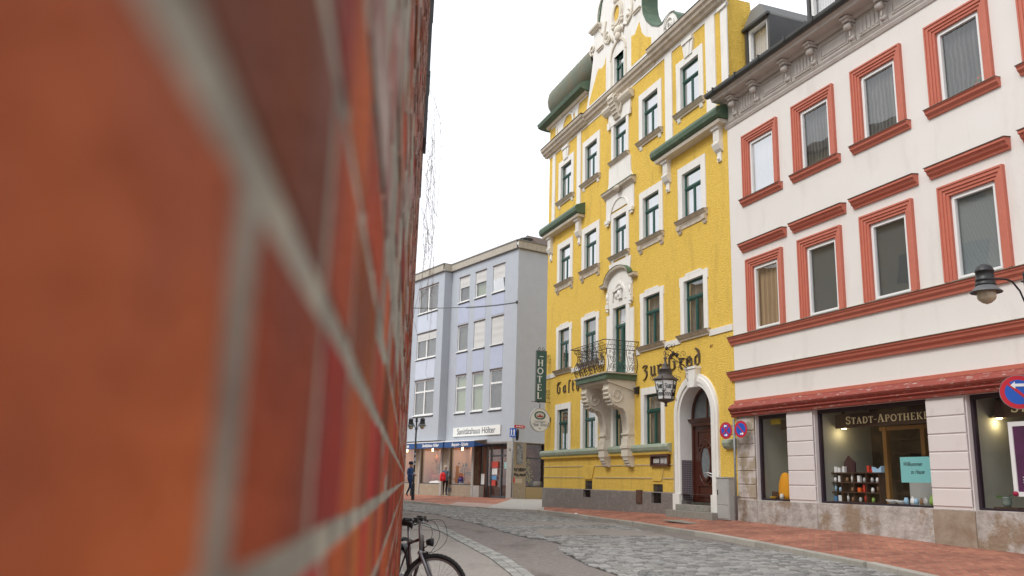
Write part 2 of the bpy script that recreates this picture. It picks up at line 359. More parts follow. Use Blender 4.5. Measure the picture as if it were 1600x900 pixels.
# ---- lettering made of strokes
def stroke_poly(b, p, q, n, t0, t1, k):
    # broad-nib stroke between p and q, nib half vector n
    pts = [(p[0] - n[0], p[1] - n[1]), (p[0] + n[0], p[1] + n[1]), (q[0] + n[0], q[1] + n[1]), (q[0] - n[0], q[1] - n[1])]
    e = .0007 * (k % 7); b.prism(pts, 1, t0, t1 + e)
FRAK = {  # blackletter pen paths, x-height .6
 'Z': (.52, [[(.02, .62), (.1, .72), (.3, .72), (.36, .62), (.14, .42), (.32, .36), (.36, .1), (.24, -.1), (.06, -.18)]]),
 'u': (.46, [[(.06, .58), (.1, .5), (.1, .1), (.2, .0), (.32, .1)], [(.32, .58), (.36, .5), (.36, .08), (.43, .02)]]),
 'r': (.38, [[(.04, .58), (.12, .5), (.12, .08), (.2, .0)], [(.12, .48), (.26, .6), (.34, .54)]]),
 'G': (.62, [[(.42, .92), (.2, 1.0), (.06, .8), (.06, .2), (.2, .0), (.44, .12), (.44, .45), (.36, .55)], [(.2, .72), (.24, .9)], [(.2, .98), (.5, .98)]]),
 'e': (.42, [[(.14, .28), (.32, .42), (.24, .6), (.08, .48), (.08, .12), (.2, .0), (.34, .1)]]),
 'd': (.48, [[(.14, .98), (.3, .82), (.36, .6), (.36, .12), (.24, .0), (.1, .1), (.1, .48), (.24, .6), (.34, .52)]]),
 'a': (.46, [[(.3, .52), (.2, .6), (.08, .48), (.08, .12), (.18, .0), (.32, .12)], [(.34, .6), (.34, .08), (.42, .02)]]),
 's': (.3, [[(.14, -.12), (.14, .86), (.24, 1.0), (.34, .92)]]),
 't': (.32, [[(.12, .86), (.12, .1), (.2, .0), (.28, .06)], [(.02, .58), (.26, .58)]]),
 'h': (.46, [[(.1, 1.0), (.1, .02)], [(.1, .48), (.26, .6), (.36, .48), (.36, .1), (.24, -.14)]]),
 'o': (.44, [[(.2, .6), (.08, .48), (.08, .12), (.2, .0), (.34, .12), (.34, .48), (.2, .6)]]),
 'f': (.32, [[(.14, -.12), (.14, .86), (.24, 1.0), (.34, .92)], [(.03, .56), (.27, .56)]]),
 '"': (.34, [[(.1, 1.0), (.06, .86)], [(.24, 1.0), (.2, .86)]]), ' ': (.34, []), }
def frak(b, text, a0, c0, h, t0, t1, nib=.055, widen=1.0, track=0):
    # text runs rightwards: decreasing a when b.f is FX
    x = 0; k = 0; sg = -1 if b.f is FX else 1
    for ch in text:
        w, paths = FRAK[ch]
        for pa in paths:
            for i in range(len(pa) - 1):
                p = (a0 + sg * (x + pa[i][0]) * h * widen, c0 + pa[i][1] * h); q = (a0 + sg * (x + pa[i + 1][0]) * h * widen, c0 + pa[i + 1][1] * h)
                stroke_poly(b, p, q, (sg * nib * h * widen, nib * h * .75), t0, t1, k); k += 1
        x += w + track
    return x * h * widen
def arcp(cx, cy, rx, ry, a, e, n=8): return [(cx + rx * cos(RAD(a + (e - a) * i / n)), cy + ry * sin(RAD(a + (e - a) * i / n))) for i in range(n + 1)]
SER = {  # serif capitals: list of (path, width); serifs as short bars
 'S': (.62, [(arcp(.31, .75, .22, .2, 20, 270, 10) + arcp(.31, .27, .23, .22, 90, -160, 10), .11), ([(.52, .72), (.52, .95)], .04), ([(.07, .05), (.07, .3)], .04)]),
 'T': (.66, [([(.33, .03), (.33, .95)], .14), ([(.04, .96), (.62, .96)], .06), ([(.06, .78), (.06, .98)], .05), ([(.6, .78), (.6, .98)], .05), ([(.2, .03), (.46, .03)], .05)]),
 'A': (.78, [([(.12, .03), (.36, .97)], .06), ([(.38, .97), (.64, .03)], .14), ([(.2, .33), (.55, .33)], .05), ([(.02, .03), (.24, .03)], .05), ([(.5, .03), (.77, .03)], .05)]),
 'D': (.76, [([(.16, .03), (.16, .97)], .14), (arcp(.3, .5, .36, .46, 90, -90, 12), .12), ([(.05, .97), (.32, .97)], .05), ([(.05, .03), (.32, .03)], .05)]),
 'P': (.66, [([(.16, .03), (.16, .97)], .14), (arcp(.28, .73, .28, .24, 90, -90, 10), .11), ([(.05, .97), (.3, .97)], .05), ([(.05, .03), (.3, .03)], .05), ([(.16, .49), (.3, .49)], .05)]),
 'O': (.8, [(arcp(.4, .5, .33, .46, 0, 360, 20), .12)]),
 'H': (.82, [([(.16, .03), (.16, .97)], .14), ([(.64, .03), (.64, .97)], .14), ([(.16, .5), (.64, .5)], .06)] + [([(x - .12, y), (x + .12, y)], .05) for x in (.16, .64) for y in (.03, .97)]),
 'E': (.66, [([(.16, .03), (.16, .97)], .14), ([(.05, .97), (.58, .97)], .06), ([(.05, .03), (.6, .03)], .06), ([(.16, .5), (.44, .5)], .06), ([(.57, .8), (.57, .98)], .05), ([(.59, .02), (.59, .22)], .05), ([(.44, .4), (.44, .6)], .05)]),
 'K': (.78, [([(.16, .03), (.16, .97)], .14), ([(.24, .46), (.6, .95)], .06), ([(.32, .56), (.64, .03)], .14), ([(.05, .97), (.28, .97)], .05), ([(.05, .03), (.28, .03)], .05), ([(.5, .97), (.72, .97)], .05), ([(.52, .03), (.77, .03)], .05)]),
 'L': (.64, [([(.16, .03), (.16, .97)], .14), ([(.05, .03), (.58, .03)], .06), ([(.05, .97), (.3, .97)], .05), ([(.57, .02), (.57, .26)], .05)]),
 '-': (.4, [([(.06, .45), (.34, .45)], .08)]), ' ': (.3, [])}
def serif(b, text, a0, c0, h, t0, t1, bold=1.0, sg=None, small=1.0, track=.06):
    x = 0; k = 0; sg = sg if sg is not None else (-1 if b.f is FX else 1)
    for i, ch in enumerate(text):
        w, paths = SER[ch]; hh = h if (i == 0 or text[i - 1] in '-' ) else h * small
        for pa, th in paths:
            th *= bold * hh
            for j in range(len(pa) - 1):
                p = Vector((pa[j][0] * hh, pa[j][1] * hh)); q = Vector((pa[j + 1][0] * hh, pa[j + 1][1] * hh)); dd = (q - p)
                if dd.length < 1e-6: continue
                dd.normalize(); nn = Vector((-dd.y, dd.x)) * th / 2; ex = dd * th * .12
                P = [p - nn - ex, q - nn + ex, q + nn + ex, p + nn - ex]
                b.prism([(a0 + sg * (x + v.x), c0 + v.y) for v in P], 1, t0, t1 + .0006 * (k % 5)); k += 1
        x += (w + track) * hh
    return x
def text_obj(name, txt, size, m, parent, loc, rot, ext=.004, shear=0, sx=1.0, bold=0):
    c = bpy.data.curves.new(name, 'FONT'); c.body = txt; c.size = size; c.extrude = ext; c.shear = shear; c.align_x = 'CENTER'; c.align_y = 'CENTER'; c.offset = bold
    t = bpy.data.objects.new(name, c); COL.objects.link(t)
    dg = bpy.context.evaluated_depsgraph_get(); me = bpy.data.meshes.new_from_object(t.evaluated_get(dg)); bpy.data.objects.remove(t)
    me.materials.clear(); me.materials.append(m)
    o = bpy.data.objects.new(name, me); COL.objects.link(o); o.parent = parent; o.location = loc; o.rotation_euler = rot; o.scale = (sx, 1, 1)
    return o

# ============================================================ GROUND
ASPH = mat('asphalt', (.245, .215, .198), .9, var=.8, vscale=14, vcol=(.14, .12, .11), bump=1, bscale=40, bdist=.02, stain=.75, scol=(.105, .085, .078), sscale=.7, sstretch=(1.5, .6, 1), detail=10)
ASPHL = mat('pale_asphalt', (.30, .27, .245), .9, var=.7, vscale=16, vcol=(.21, .19, .17), bump=1, bscale=45, bdist=.015, stain=.7, scol=(.17, .15, .135), sscale=.9, sstretch=(1.4, .7, 1), detail=10)
SETT = mat('granite_setts', (.255, .25, .24), .75, island=.42, bump=.7, bscale=45, bdist=.012, var=.3, vscale=30, stain=.35, scol=(.3, .26, .22), sscale=.6)
SETTL = mat('pale_granite_setts', (.29, .285, .265), .8, island=.3, bump=.6, bscale=45, bdist=.01, var=.3, vscale=30)
JNT = mat('sett_joint_grit', (.045, .038, .032), .95, bump=.5, bscale=80)
KERB = mat('granite_kerb', (.40, .375, .33), .85, island=.16, var=.5, vscale=9, vcol=(.28, .26, .23), bump=.4, bscale=70)
def brick_floor():
    m = bpy.data.materials.new('red_clinker_paving'); m.use_nodes = True; n = m.node_tree.nodes; l = m.node_tree.links; b = n['Principled BSDF']
    t = n.new('ShaderNodeTexCoord'); mp = n.new('ShaderNodeMapping'); mp.inputs['Rotation'].default_value = (0, 0, RAD(-70))
    br = n.new('ShaderNodeTexBrick'); br.inputs['Scale'].default_value = 1; br.inputs['Brick Width'].default_value = .24; br.inputs['Row Height'].default_value = .12
    br.inputs['Mortar Size'].default_value = .006; br.inputs['Color1'].default_value = (.41, .175, .115, 1); br.inputs['Color2'].default_value = (.29, .105, .072, 1)
    br.inputs['Mortar'].default_value = (.27, .17, .12, 1); br.inputs['Bias'].default_value = -.1; br.inputs['Mortar Smooth'].default_value = .3
    ns_ = n.new('ShaderNodeTexNoise'); ns_.inputs['Scale'].default_value = .9; ns_.inputs['Detail'].default_value = 8
    mx_ = n.new('ShaderNodeMix'); mx_.data_type = 'RGBA'; mx_.blend_type = 'MULTIPLY'; mx_.inputs['Factor'].default_value = .8
    r = n.new('ShaderNodeValToRGB'); r.color_ramp.elements[0].position = .35; r.color_ramp.elements[0].color = (.6, .56, .54, 1); r.color_ramp.elements[1].position = .65; r.color_ramp.elements[1].color = (1.15, 1.1, 1.05, 1)
    l.new(t.outputs['Object'], mp.inputs[0]); l.new(mp.outputs[0], br.inputs['Vector']); l.new(t.outputs['Object'], ns_.inputs['Vector']); l.new(ns_.outputs[0], r.inputs[0])
    l.new(br.outputs['Color'], mx_.inputs['A']); l.new(r.outputs[0], mx_.inputs['B']); l.new(mx_.outputs['Result'], b.inputs['Base Color'])
    bp = n.new('ShaderNodeBump'); bp.inputs['Distance'].default_value = .01; bp.inputs['Strength'].default_value = .6; bp.invert = True
    l.new(br.outputs['Fac'], bp.inputs['Height']); l.new(bp.outputs[0], b.inputs['Normal']); b.inputs['Roughness'].default_value = .85
    return m
CLK = brick_floor()
PNK = mat('pinkish_asphalt', (.40, .29, .25), .9, var=.4, vscale=2, bump=.4, bscale=80)
def zr(y): return -.02 * (22 - min(max(y, 9), 22))      # the street falls gently towards the camera
def SL(a, bb, c): return (a, bb, c + zr(bb))
b = MB(SL)
for y0, y1 in ((-200, 9), (9, 22), (22, 500)): b.add([(-300, y0, 0), (300, y0, 0), (300, y1, 0), (-300, y1, 0)], [(0, 1, 2, 3)])
tag(make('road', b, ASPH), 'worn brownish asphalt street', kind='structure')

def inpoly(x, y, P):
    c = False; j = len(P) - 1
    for i in range(len(P)):
        if (P[i][1] > y) != (P[j][1] > y) and x < (P[j][0] - P[i][0]) * (y - P[i][1]) / (P[j][1] - P[i][1]) + P[i][0]: c = not c
        j = i
    return c
STRIP = [(-3.3, 26.2), (-2.6, 25.2), (-2.02, 24.05), (-1.37, 21.53), (-.64, 18.4), (-.09, 15.97), (.24, 13.94), (.60, 11.2), (.82, 9), (1.15, 5), (1.5, 0), (1.7, -4)]
# footway beside the brick wall: pale asphalt left of the sett strip
b = MB(SL); P = [(x, y, .006) for x, y in STRIP]; assert len(STRIP) == 12; L = [(-9, 30.5), (-9, 27), (-7, 25.0)] + [(-6, p[1]) for p in STRIP[3:]]
for i in range(len(P) - 1): b.add([P[i], P[i + 1], (L[i + 1][0], L[i + 1][1], .006), (L[i][0], L[i][1], .006)], [(0, 1, 2, 3)])
tag(make('footway', b, ASPHL), 'pale worn asphalt footway beside the brick wall', kind='structure')
def stone(b, cx, cy, ang, w, l_, z0, z1):
    ca, sa = cos(ang), sin(ang); j = lambda: random.uniform(-.007, .007); q = []
    t = .02
    for (k, zz) in ((0, z0), (0, z1 - .016), (t, z1)):
        for sx, sy in ((-1, -1), (1, -1), (1, 1), (-1, 1)):
            x, y = sx * (w / 2 - k) + j(), sy * (l_ / 2 - k) + j(); q.append((cx + x * ca - y * sa, cy + x * sa + y * ca, zz + (random.uniform(-.003, .003) if k else 0)))
    o = b.sm; b.add(q, [(0, 1, 5, 4), (1, 2, 6, 5), (2, 3, 7, 6), (3, 0, 4, 7), (4, 5, 9, 8), (5, 6, 10, 9), (6, 7, 11, 10), (7, 4, 8, 11), (8, 9, 10, 11)])
def along(path, step):
    out = []; acc = 0
    for i in range(len(path) - 1):
        p, q = Vector(path[i]), Vector(path[i + 1]); L_ = (q - p).length; dd = (q - p) / L_
        while acc < L_: out.append((p + dd * acc, dd)); acc += step
        acc -= L_
    return out
b = MB(SL)
b.m = 1
for i in range(len(STRIP) - 1):
    p, q = Vector(STRIP[i]), Vector(STRIP[i + 1]); n_ = Vector((-(q - p).y, (q - p).x)).normalized() * .178
    b.add([(p.x - n_.x, p.y - n_.y, .010), (q.x - n_.x, q.y - n_.y, .010), (q.x + n_.x, q.y + n_.y, .010), (p.x + n_.x, p.y + n_.y, .010)], [(0, 1, 2, 3)])
b.m = 0
for p, dd in along(STRIP, .155):
    n_ = Vector((-dd.y, dd.x))
    for k in (-.5, .5):
        c = p + n_ * (k * .17) + dd * (k * .04); stone(b, c.x, c.y, atan2(dd.y, dd.x), .142, .155, .002, .026 + random.uniform(0, .006))
tag(make('gutter_strip', b, [SETTL, JNT]), 'gutter strip of pale setts', kind='structure')
COB = [(-11, 39.5), (-6.5, 37.5), (-4.01, 35.29), (-2.7, 32.74), (-1.95, 30.28), (-.52, 24.57), (.16, 21.45), (.59, 20.35), (.88, 20.2), (1.23, 18.96), (1.11, 17.44), (1.24, 16.43), (1.42, 15.16), (1.72, 14.11), (2.3, 11.2), (3.0, 7), (3.3, 3.5),
       (7.3, 3.5), (7.0, 9), (6.75, 14.0), (6.42, 16.2), (5.9, 18.0), (4.92, 20.2), (4.16, 21.5), (3.75, 24.44), (3.55, 27), (2.9, 29.2), (2.0, 31.5), (1.48, 34.6), (.26, 37.3), (-.85, 38.9), (-2.67, 41.06), (-4.92, 43.24), (-8, 46.4), (-11, 49.5)]
PT1 = [(-.39, 27.38), (1.8, 28.3), (3.6, 28.9), (3.45, 27.4), (1.6, 26.2), (.19, 25.32)]
PT2 = [(.71, 23.25), (1.93, 24.52), (3.01, 24.75), (3.9, 23.9), (4.1, 21.6), (2.6, 21.7), (1.69, 21.44), (.9, 20.88)]
b = MB(SL); b.m = 1
CL = [(x, y) for x, y in COB]
def clip(P, yy, keep_above):
    out = []
    for i in range(len(P)):
        p, q = P[i], P[(i + 1) % len(P)]; a_, c_ = (p[1] >= yy) == keep_above, (q[1] >= yy) == keep_above
        if a_: out.append(p)
        if a_ != c_: t = (yy - p[1]) / (q[1] - p[1]); out.append((p[0] + (q[0] - p[0]) * t, yy))
    return out
for PP in (clip(CL, 22, True), clip(clip(CL, 22, False), 9, True), clip(CL, 9, False)): b.add([(x, y, .004) for x, y in PP], [tuple(range(len(PP)))])
b.m = 0
ca, sa = cos(RAD(14)), sin(RAD(14)); r = -60.0
while r < 60:
    rw = random.uniform(.15, .18); x = -60 + random.uniform(0, .2)
    if -20 < r < 60:
        while x < 40:
            w = random.uniform(.15, .24); cx, cy = (x + w / 2), r + rw / 2
            cx += 0; wob = .05 * sin(cx * .9)
            X, Y_ = cx * ca - (cy + wob) * sa, cx * sa + (cy + wob) * ca
            if 3 < Y_ < 50 and -12 < X < 7 and inpoly(X + random.uniform(-.07, .07), Y_ + random.uniform(-.07, .07), COB) and not inpoly(X, Y_, PT1) and not inpoly(X, Y_, PT2):
                stone(b, X, Y_, RAD(14) + random.uniform(-.05, .05), w - .032, rw - .032, -.01, .026 + random.uniform(0, .014))
            x += w
    r += rw
b.fc = [f for f in b.fc]
tag(make('cobbled_road', b, [SETT, JNT]), 'grey granite sett paving of the roadway', kind='structure')
for i, PP in enumerate((PT1, PT2)):
    b = MB(SL); n_ = len(PP); c = (sum(p[0] for p in PP) / n_, sum(p[1] for p in PP) / n_)
    vs = []
    for k in range(n_):
        p, q = PP[k], PP[(k + 1) % n_]
        for t in (0, .25, .5, .75): vs.append((p[0] + (q[0] - p[0]) * t + random.uniform(-.06, .06), p[1] + (q[1] - p[1]) * t + random.uniform(-.06, .06), .024))
    b.add(vs, [tuple(range(len(vs)))])
    tag(make('asphalt_patch', b, ASPHL), 'pale asphalt patch in the setts', kind='structure')
# pavement (ruled between kerb and house fronts)
PAIR = [((7.9, -8), PW.w(-24), .12, .10 + .52, 0), ((7.35, 5), PW.w(-12), .12, .10 + .29, 0), ((6.85, 13.0), PW.w(-3), .12, .14 + .12, 0), ((6.61, 15.2), PW.w(-.5), .12, .19 + .07, 0), ((6.23, 17.1), PW.w(1), .12, .22 + .06, 0), ((5.73, 19.55), PW.w(2.6), .12, .27 + .02, 0), ((5.0, 22.5), PW.w(4.6), .12, .28, 0),
        ((4.57, 24.5), PW.w(7.1), .12, .33, 0), ((4.12, 27.4), PY.w(3.3), .12, .35, 0), ((3.42, 29.8), PY.w(6), .12, .32, 0), ((2.63, 33.4), PY.w(9.5), .12, .28, 0), ((1.59, 37.1), PY.w(14.6), .11, .22, 1),
        ((.26, 39.2), PC.w(2), .07, .36, 1), ((-.89, 41.0), PB.w(0), .06, .35, 2), ((-2.81, 43.4), PB.w(4), .07, .33, 0), ((-4.28, 45.7), PB.w(9), .11, .29, 0), ((-6, 48.2), PB.w(14), .12, .25, 0), ((-12, 56), PB.w(24), .12, .2, 0)]
b = MB(SL); NR = 6
for i in range(len(PAIR) - 1):
    A, B_ = PAIR[i], PAIR[i + 1]
    for k in range(NR):
        def P(Q, t): return (Q[0][0] + (Q[1].x - Q[0][0]) * t, Q[0][1] + (Q[1].y - Q[0][1]) * t, Q[2] + (Q[3] - Q[2]) * t)
        t0, t1 = k / NR, (k + 1) / NR; b.m = {0: 0, 1: 1, 2: 2 if k < 2 else 0}[A[4]]
        b.add([P(A, t0), P(B_, t0), P(B_, t1), P(A, t1)], [(0, 1, 2, 3)])
b.m = 1
b.add([tuple(PY.w(14.6, .22)), tuple(PY.w(14.6, .22, -14)), (14, 56, .36), tuple(PC.w(2, .36))], [(0, 1, 2, 3)])
tag(make('pavement', b, [CLK, CONC, PNK]), 'red clinker brick pavement', kind='structure')
b = MB(SL); KP = [p[0] for p in PAIR]; KZ = [p[2] for p in PAIR]
acc = along(KP, 1.0)
for p, dd in acc:
    zt = .12
    for i in range(len(KP) - 1):
        if KP[i][1] <= p.y <= KP[i + 1][1]: zt = KZ[i] + (KZ[i + 1] - KZ[i]) * (p.y - KP[i][1]) / (KP[i + 1][1] - KP[i][1])
    n_ = Vector((-dd.y, dd.x)); ln = .99
    c0 = p - n_ * .03; q = []
    for z_, e in ((-.05, 0), (zt - .012, 0), (zt + .006, .012)):
        for u, v in ((0, -.03), (ln, -.03), (ln, .13), (0, .13)):
            uu = u + (e if u == 0 else -e) * .4; vv = v + (e if v < 0 else -e)
            w_ = p + dd * uu + n_ * vv; q.append((w_.x, w_.y, z_))
    b.add(q, [(0, 1, 5, 4), (1, 2, 6, 5), (2, 3, 7, 6), (3, 0, 4, 7), (4, 5, 9, 8), (5, 6, 10, 9), (6, 7, 11, 10), (7, 4, 8, 11), (8, 9, 10, 11)])
tag(make('kerb', b, KERB), 'pale granite kerb', kind='structure')

# ============================================================ BRICK WALL (left, almost touching the lens)
BRK = mat('red_brick', (.40, .080, .026), .75, island=.52, var=.9, vscale=9, vcol=(.17, .034, .024), bump=1, bscale=120, bdist=.006, stain=.5, scol=(.27, .11, .08), sscale=9, sedge=(.54, .74), spec=.12)
BRK2 = mat('weathered_brick', (.33, .145, .10), .85, island=.5, var=.7, vscale=22, vcol=(.17, .085, .065), bump=.9, bscale=110, bdist=.004, stain=.75, scol=(.46, .38, .33), sscale=8, sedge=(.46, .62))
MOR = mat('lime_mortar', (.44, .39, .30), .95, var=.95, vscale=16, vcol=(.10, .09, .075), bump=.9, bscale=160, bdist=.004)
HEAD = .142
WA = RAD(-6.42); wd = Vector((sin(WA), cos(WA))); wl = Vector((-wd.y, wd.x))   # along, leftwards
LAT = .0318; CUT = 10.05
def FW(a, bb, c):   # a along wall, bb proud to the street, c height
    q = wl * (LAT - bb) + wd * a; return (q.x, q.y, c)
b = MB(FW); rnd = random.Random(11)
c0 = 1.2 - .0195; nlow = int(c0 / .083) + 4; H = .083; J = .0115; JV = .0175; TOPH = 9.0
b.m = 2
b.box(-1.2, CUT, -.4, -.0006, -.4, TOPH + .05)
row = -nlow
while c0 + row * H < TOPH:
    z0 = c0 + row * H; z1 = z0 + H - J
    off = {0: .171 - HEAD * 2, 1: .306 - HEAD * 4, -1: .235 - HEAD * 2}.get(row, rnd.uniform(0, HEAD))
    a = off - HEAD * 8
    head = row % 2 == 0 or row in (0, -1)
    while a < CUT:
        ln = HEAD if (head or rnd.random() < .3) else HEAD * 2
        if row == 1 and a < .2: ln = HEAD * 2
        a1 = a + ln - JV
        if a1 > -1.0:
            pr = rnd.uniform(-.0004, .0007)
            if z0 > 1.38 : pr += rnd.uniform(-.003, .002 + .003 * min(4, z0 - 1.3)) * (1 if a > .35 else .3)
            e = lambda s_=.0012: rnd.uniform(-s_, s_)
            A0, A1, Z0, Z1 = max(a, -1.1) + e(), min(a1, CUT) + e(), z0 + e(), z1 + e(); ch = rnd.uniform(.0010, .0022)
            b.m = 1 if (z0 > 1.33 and a > .28 and rnd.random() < min(.93, .35 + .3 * (z0 - 1.3))) else 0
            b.add([(A0, -.02, Z0), (A1, -.02, Z0), (A1, -.02, Z1), (A0, -.02, Z1), (A0, pr - ch, Z0), (A1, pr - ch, Z0), (A1, pr - ch, Z1), (A0, pr - ch, Z1),
                   (A0 + ch, pr + e(.0005), Z0 + ch), (A1 - ch, pr + e(.0005), Z0 + ch), (A1 - ch, pr + e(.0005), Z1 - ch), (A0 + ch, pr + e(.0005), Z1 - ch)],
                  [(0, 1, 5, 4), (1, 2, 6, 5), (2, 3, 7, 6), (3, 0, 4, 7), (4, 5, 9, 8), (5, 6, 10, 9), (6, 7, 11, 10), (7, 4, 8, 11), (8, 9, 10, 11)])
        a += ln
    row += 1
wall = make('brick_wall', b, [BRK, BRK2, MOR], recalc=True)
wr = empty('brick_wall', (0, 0, 0), 0, 'old red brick wall with pale mortar filling the left of the view', 'wall'); wall.name = 'brickwork'; wall.parent = wr; wr.name = 'brick_wall'
b = MB(FW); b.box(CUT - .5, CUT + .04, .0, .05, 5.12, 9.2); b.box(CUT - .15, CUT + .04, .0, .02, 4.55, 5.12)
for z in (5.9, 6.9, 8.0): b.box(CUT - .51, CUT + .05, .0, .058, z, z + .06)
make('corner_board', b, GREYT, wr)
b = MB(FW); b.box(CUT, CUT + .18, -.35, .006, -.4, 4.5); make('plastered_end', b, CONC, wr)
# dry hanging twigs
TW = mat('dry_twigs', (.26, .17, .13), .9, var=.5, vscale=20)
b = MB(); rnd = random.Random(5)
pf = Vector(FW(CUT - .1, .02, 0))
for i in range(22):
    z = rnd.uniform(4.2, 6.2); y = pf.y + rnd.uniform(-.1, .35); x = pf.x + rnd.uniform(-.01, .03); p = Vector((x, y, z)); pa = [tuple(p)]; rr = rnd.uniform(.0016, .0036)
    vx = rnd.uniform(.02, .16); L_ = rnd.randint(6, 17)
    for k in range(L_):
        p = p + Vector((vx * .35, rnd.uniform(-.03, .03), -.07 - .05 * k / 8)); vx = vx * .7 + rnd.uniform(-.045, .042); pa.append(tuple(p))
        if k > 1 and rnd.random() < .5:
            q = p.copy(); sp = [tuple(q)]; s_ = rnd.choice((-1, 1))
            for m_ in range(rnd.randint(2, 4)):
                q = q + Vector((s_ * rnd.uniform(.004, .02), rnd.uniform(-.02, .02), -rnd.uniform(.012, .04))); sp.append(tuple(q))
            b.tube(sp, rr * .6, 4, False)
    b.tube(pa, rr * .6, 4, False)
pa = []
for k in range(14): pa.append((pf.x + .01 + .20 * sin(k / 13 * 2.4), pf.y, 7.2 - k * .11))
b.tube(pa, .0012, 4, False)
tag(make('hanging_twigs', b, TW), 'bare brown twigs drooping from the top end of the brick wall', 'plant')

# ============================================================ YELLOW HOTEL
YB = empty('yellow_hotel', (PY.o.x, PY.o.y, 0), PY.rz, 'ornate yellow roughcast inn with white stucco gable and green windows', 'building')
SW, S0 = 14.65, -.30
COLS = {1: 12.58, 2: 9.90, 4: 4.74, 5: 1.97}; C3 = 7.20
OW = .60    # half opening
rowsY = {0: (2.58, 4.34), 1: (6.04, 7.84), 2: (9.95, 11.58), 3: (13.82, 15.52)}
holes = []
for c in COLS.values():
    for rr, (h0, h1) in rowsY.items():
        if rr == 0 and c == COLS[5]: continue
        holes.append((c - OW, c + OW, h0, h1))
holes += [(C3 - .55, C3 + .55, 2.58, 4.30), (C3 - .55, C3 + .55, 5.14, 7.86), (C3 - .55, C3 + .55, 9.92, 11.5), (C3 - .55, C3 + .55, 13.86, 15.42)]
door = (1.05, 2.89, .56, 4.37)
holes.append(door)
cellh = [(9.62, 10.3, .72, 1.36), (4.13, 4.80, .66, 1.28)]
b = MB(FX); hh = [h for h in holes if h[3] > 1.1] + [(h[0], h[1], 1.0, h[3]) for h in cellh]
b.sheet(-.15, SW, 1.0, 12.3, [h for h in hh if h[3] < 12.3], 0, .16); b.sheet(S0, SW, 12.3, 16.7, [h for h in hh if h[3] > 12.3], 0, .16)
# arch spandrels
def arch_pts(cx, r, hs, n=14): return [(cx + r * cos(pi * i / n), hs + r * sin(pi * i / n)) for i in range(n + 1)]
ap = arch_pts(1.97, .92, 3.45)
for i in range(len(ap) - 1):
    p, q = ap[i], ap[i + 1]; b.add([(p[0], 0, p[1]), (q[0], 0, q[1]), (q[0], 0, 4.37), (p[0], 0, 4.37)], [(0, 1, 2, 3)])
# side wall (right) and left side
b.add([(S0, 0, 12.3), (S0, -9, 12.3), (S0, -9, 16.1), (S0, -.95, 16.1), (S0, -.9, 16.7), (S0, 0, 16.7)], [(0, 1, 2, 3, 4, 5)]); b.add([(SW, 0, 1), (SW, -12, 1), (SW, -12, 18.0), (SW, 0, 18.0)], [(0, 1, 2, 3)])
make('wall', b, YEL, YB)
b = MB(FX); b.sheet(-.12, SW + .0, -.1, 1.0, [(h[0], h[1], h[2], 1.0) for h in cellh] + [(1.0, 3.05, -.1, 1.0)], .07, .3)   # projecting plinth
b.add([(SW, .07, -.1), (SW, -12, -.1), (SW, -12, 1.0), (SW, .07, 1.0)], [(0, 1, 2, 3)])
b.add([(S0, 0, 1.0), (3.05 - 2.05, 0, 1.0), (1.0, .07, 1.0), (S0, .07, 1.0)], [(0, 1, 2, 3)])
b.add([(3.05, 0, 1.03), (SW, 0, 1.03), (SW, .07, 1.0), (3.05, .07, 1.0)], [(0, 1, 2, 3)])
pl = make('plinth', b, ROU, YB)
for h in cellh:
    f = MB(FX); f.box(h[0], h[1], -.2, -.16, h[2], h[3])
    cw = make('cellar_window', f, DARK, YB); g = MB(FX)
    for k in range(9): x = h[0] + .04 + (h[1] - h[0] - .08) * k / 8; g.tube([(x, -.03, h[2]), (x, -.03, h[3])], .012, 5)
    for z in (.25, .5, .75): zz = h[2] + (h[3] - h[2]) * z; g.box(h[0], h[1], -.036, -.024, zz, zz + .015)
    make('grille', g, IRON, cw)
b = MB(FX); b.box(5.42, 5.84, .06, .10, .62, 1.07); b.box(5.46, 5.80, .10, .108, .66, 1.03); make('meter_flap', b, mat('rust_brown_paint', (.11, .05, .03), .6, var=.5, vscale=8), YB)
# rusticated ground floor: joint lines
b = MB(FX)
for z, w_ in ((1.46, .035), (1.90, .035)):
    for x0, x1 in ((3.35, 4.1), (4.85, 9.4), (10.45, SW)): b.box(x0, x1, .0, .022, z, z + w_)
for c in (9.96, 4.47):
    b.prism([(c + .30, 1.40), (c + .50, 1.9), (c + .465, 1.9), (c + .265, 1.40)], 1, .0, .02); b.prism([(c - .30, 1.40), (c - .50, 1.9), (c - .465, 1.9), (c - .265, 1.40)], 1, .0, .02)
b.prism([(4.47 + .08, 1.40), (4.47 + .12, 1.9), (4.47 + .15, 1.9), (4.47 + .11, 1.40)], 1, .0, .02); b.prism([(4.47 - .08, 1.40), (4.47 - .12, 1.9), (4.47 - .15, 1.9), (4.47 - .11, 1.40)], 1, .0, .02)
b.box(3.36, 3.40, 0, .022, 1.0, 2.3)
make('joint_bands', b, mat('pale_joint_band', (.62, .50, .30), .9, var=.4, vscale=4), YB)
b = MB(FX)
for x0, x1 in ((9.38, 10.52),): b.prism([(x0 + .25, 1.42), (x1 - .25, 1.42), (x1, 1.9), (x0, 1.9)], 1, .0, .035)
b.prism([(3.98, 1.9), (4.96, 1.9), (4.75, 1.38), (4.19, 1.38)], 1, .0, .03)
make('keystones', b, YEL, YB)
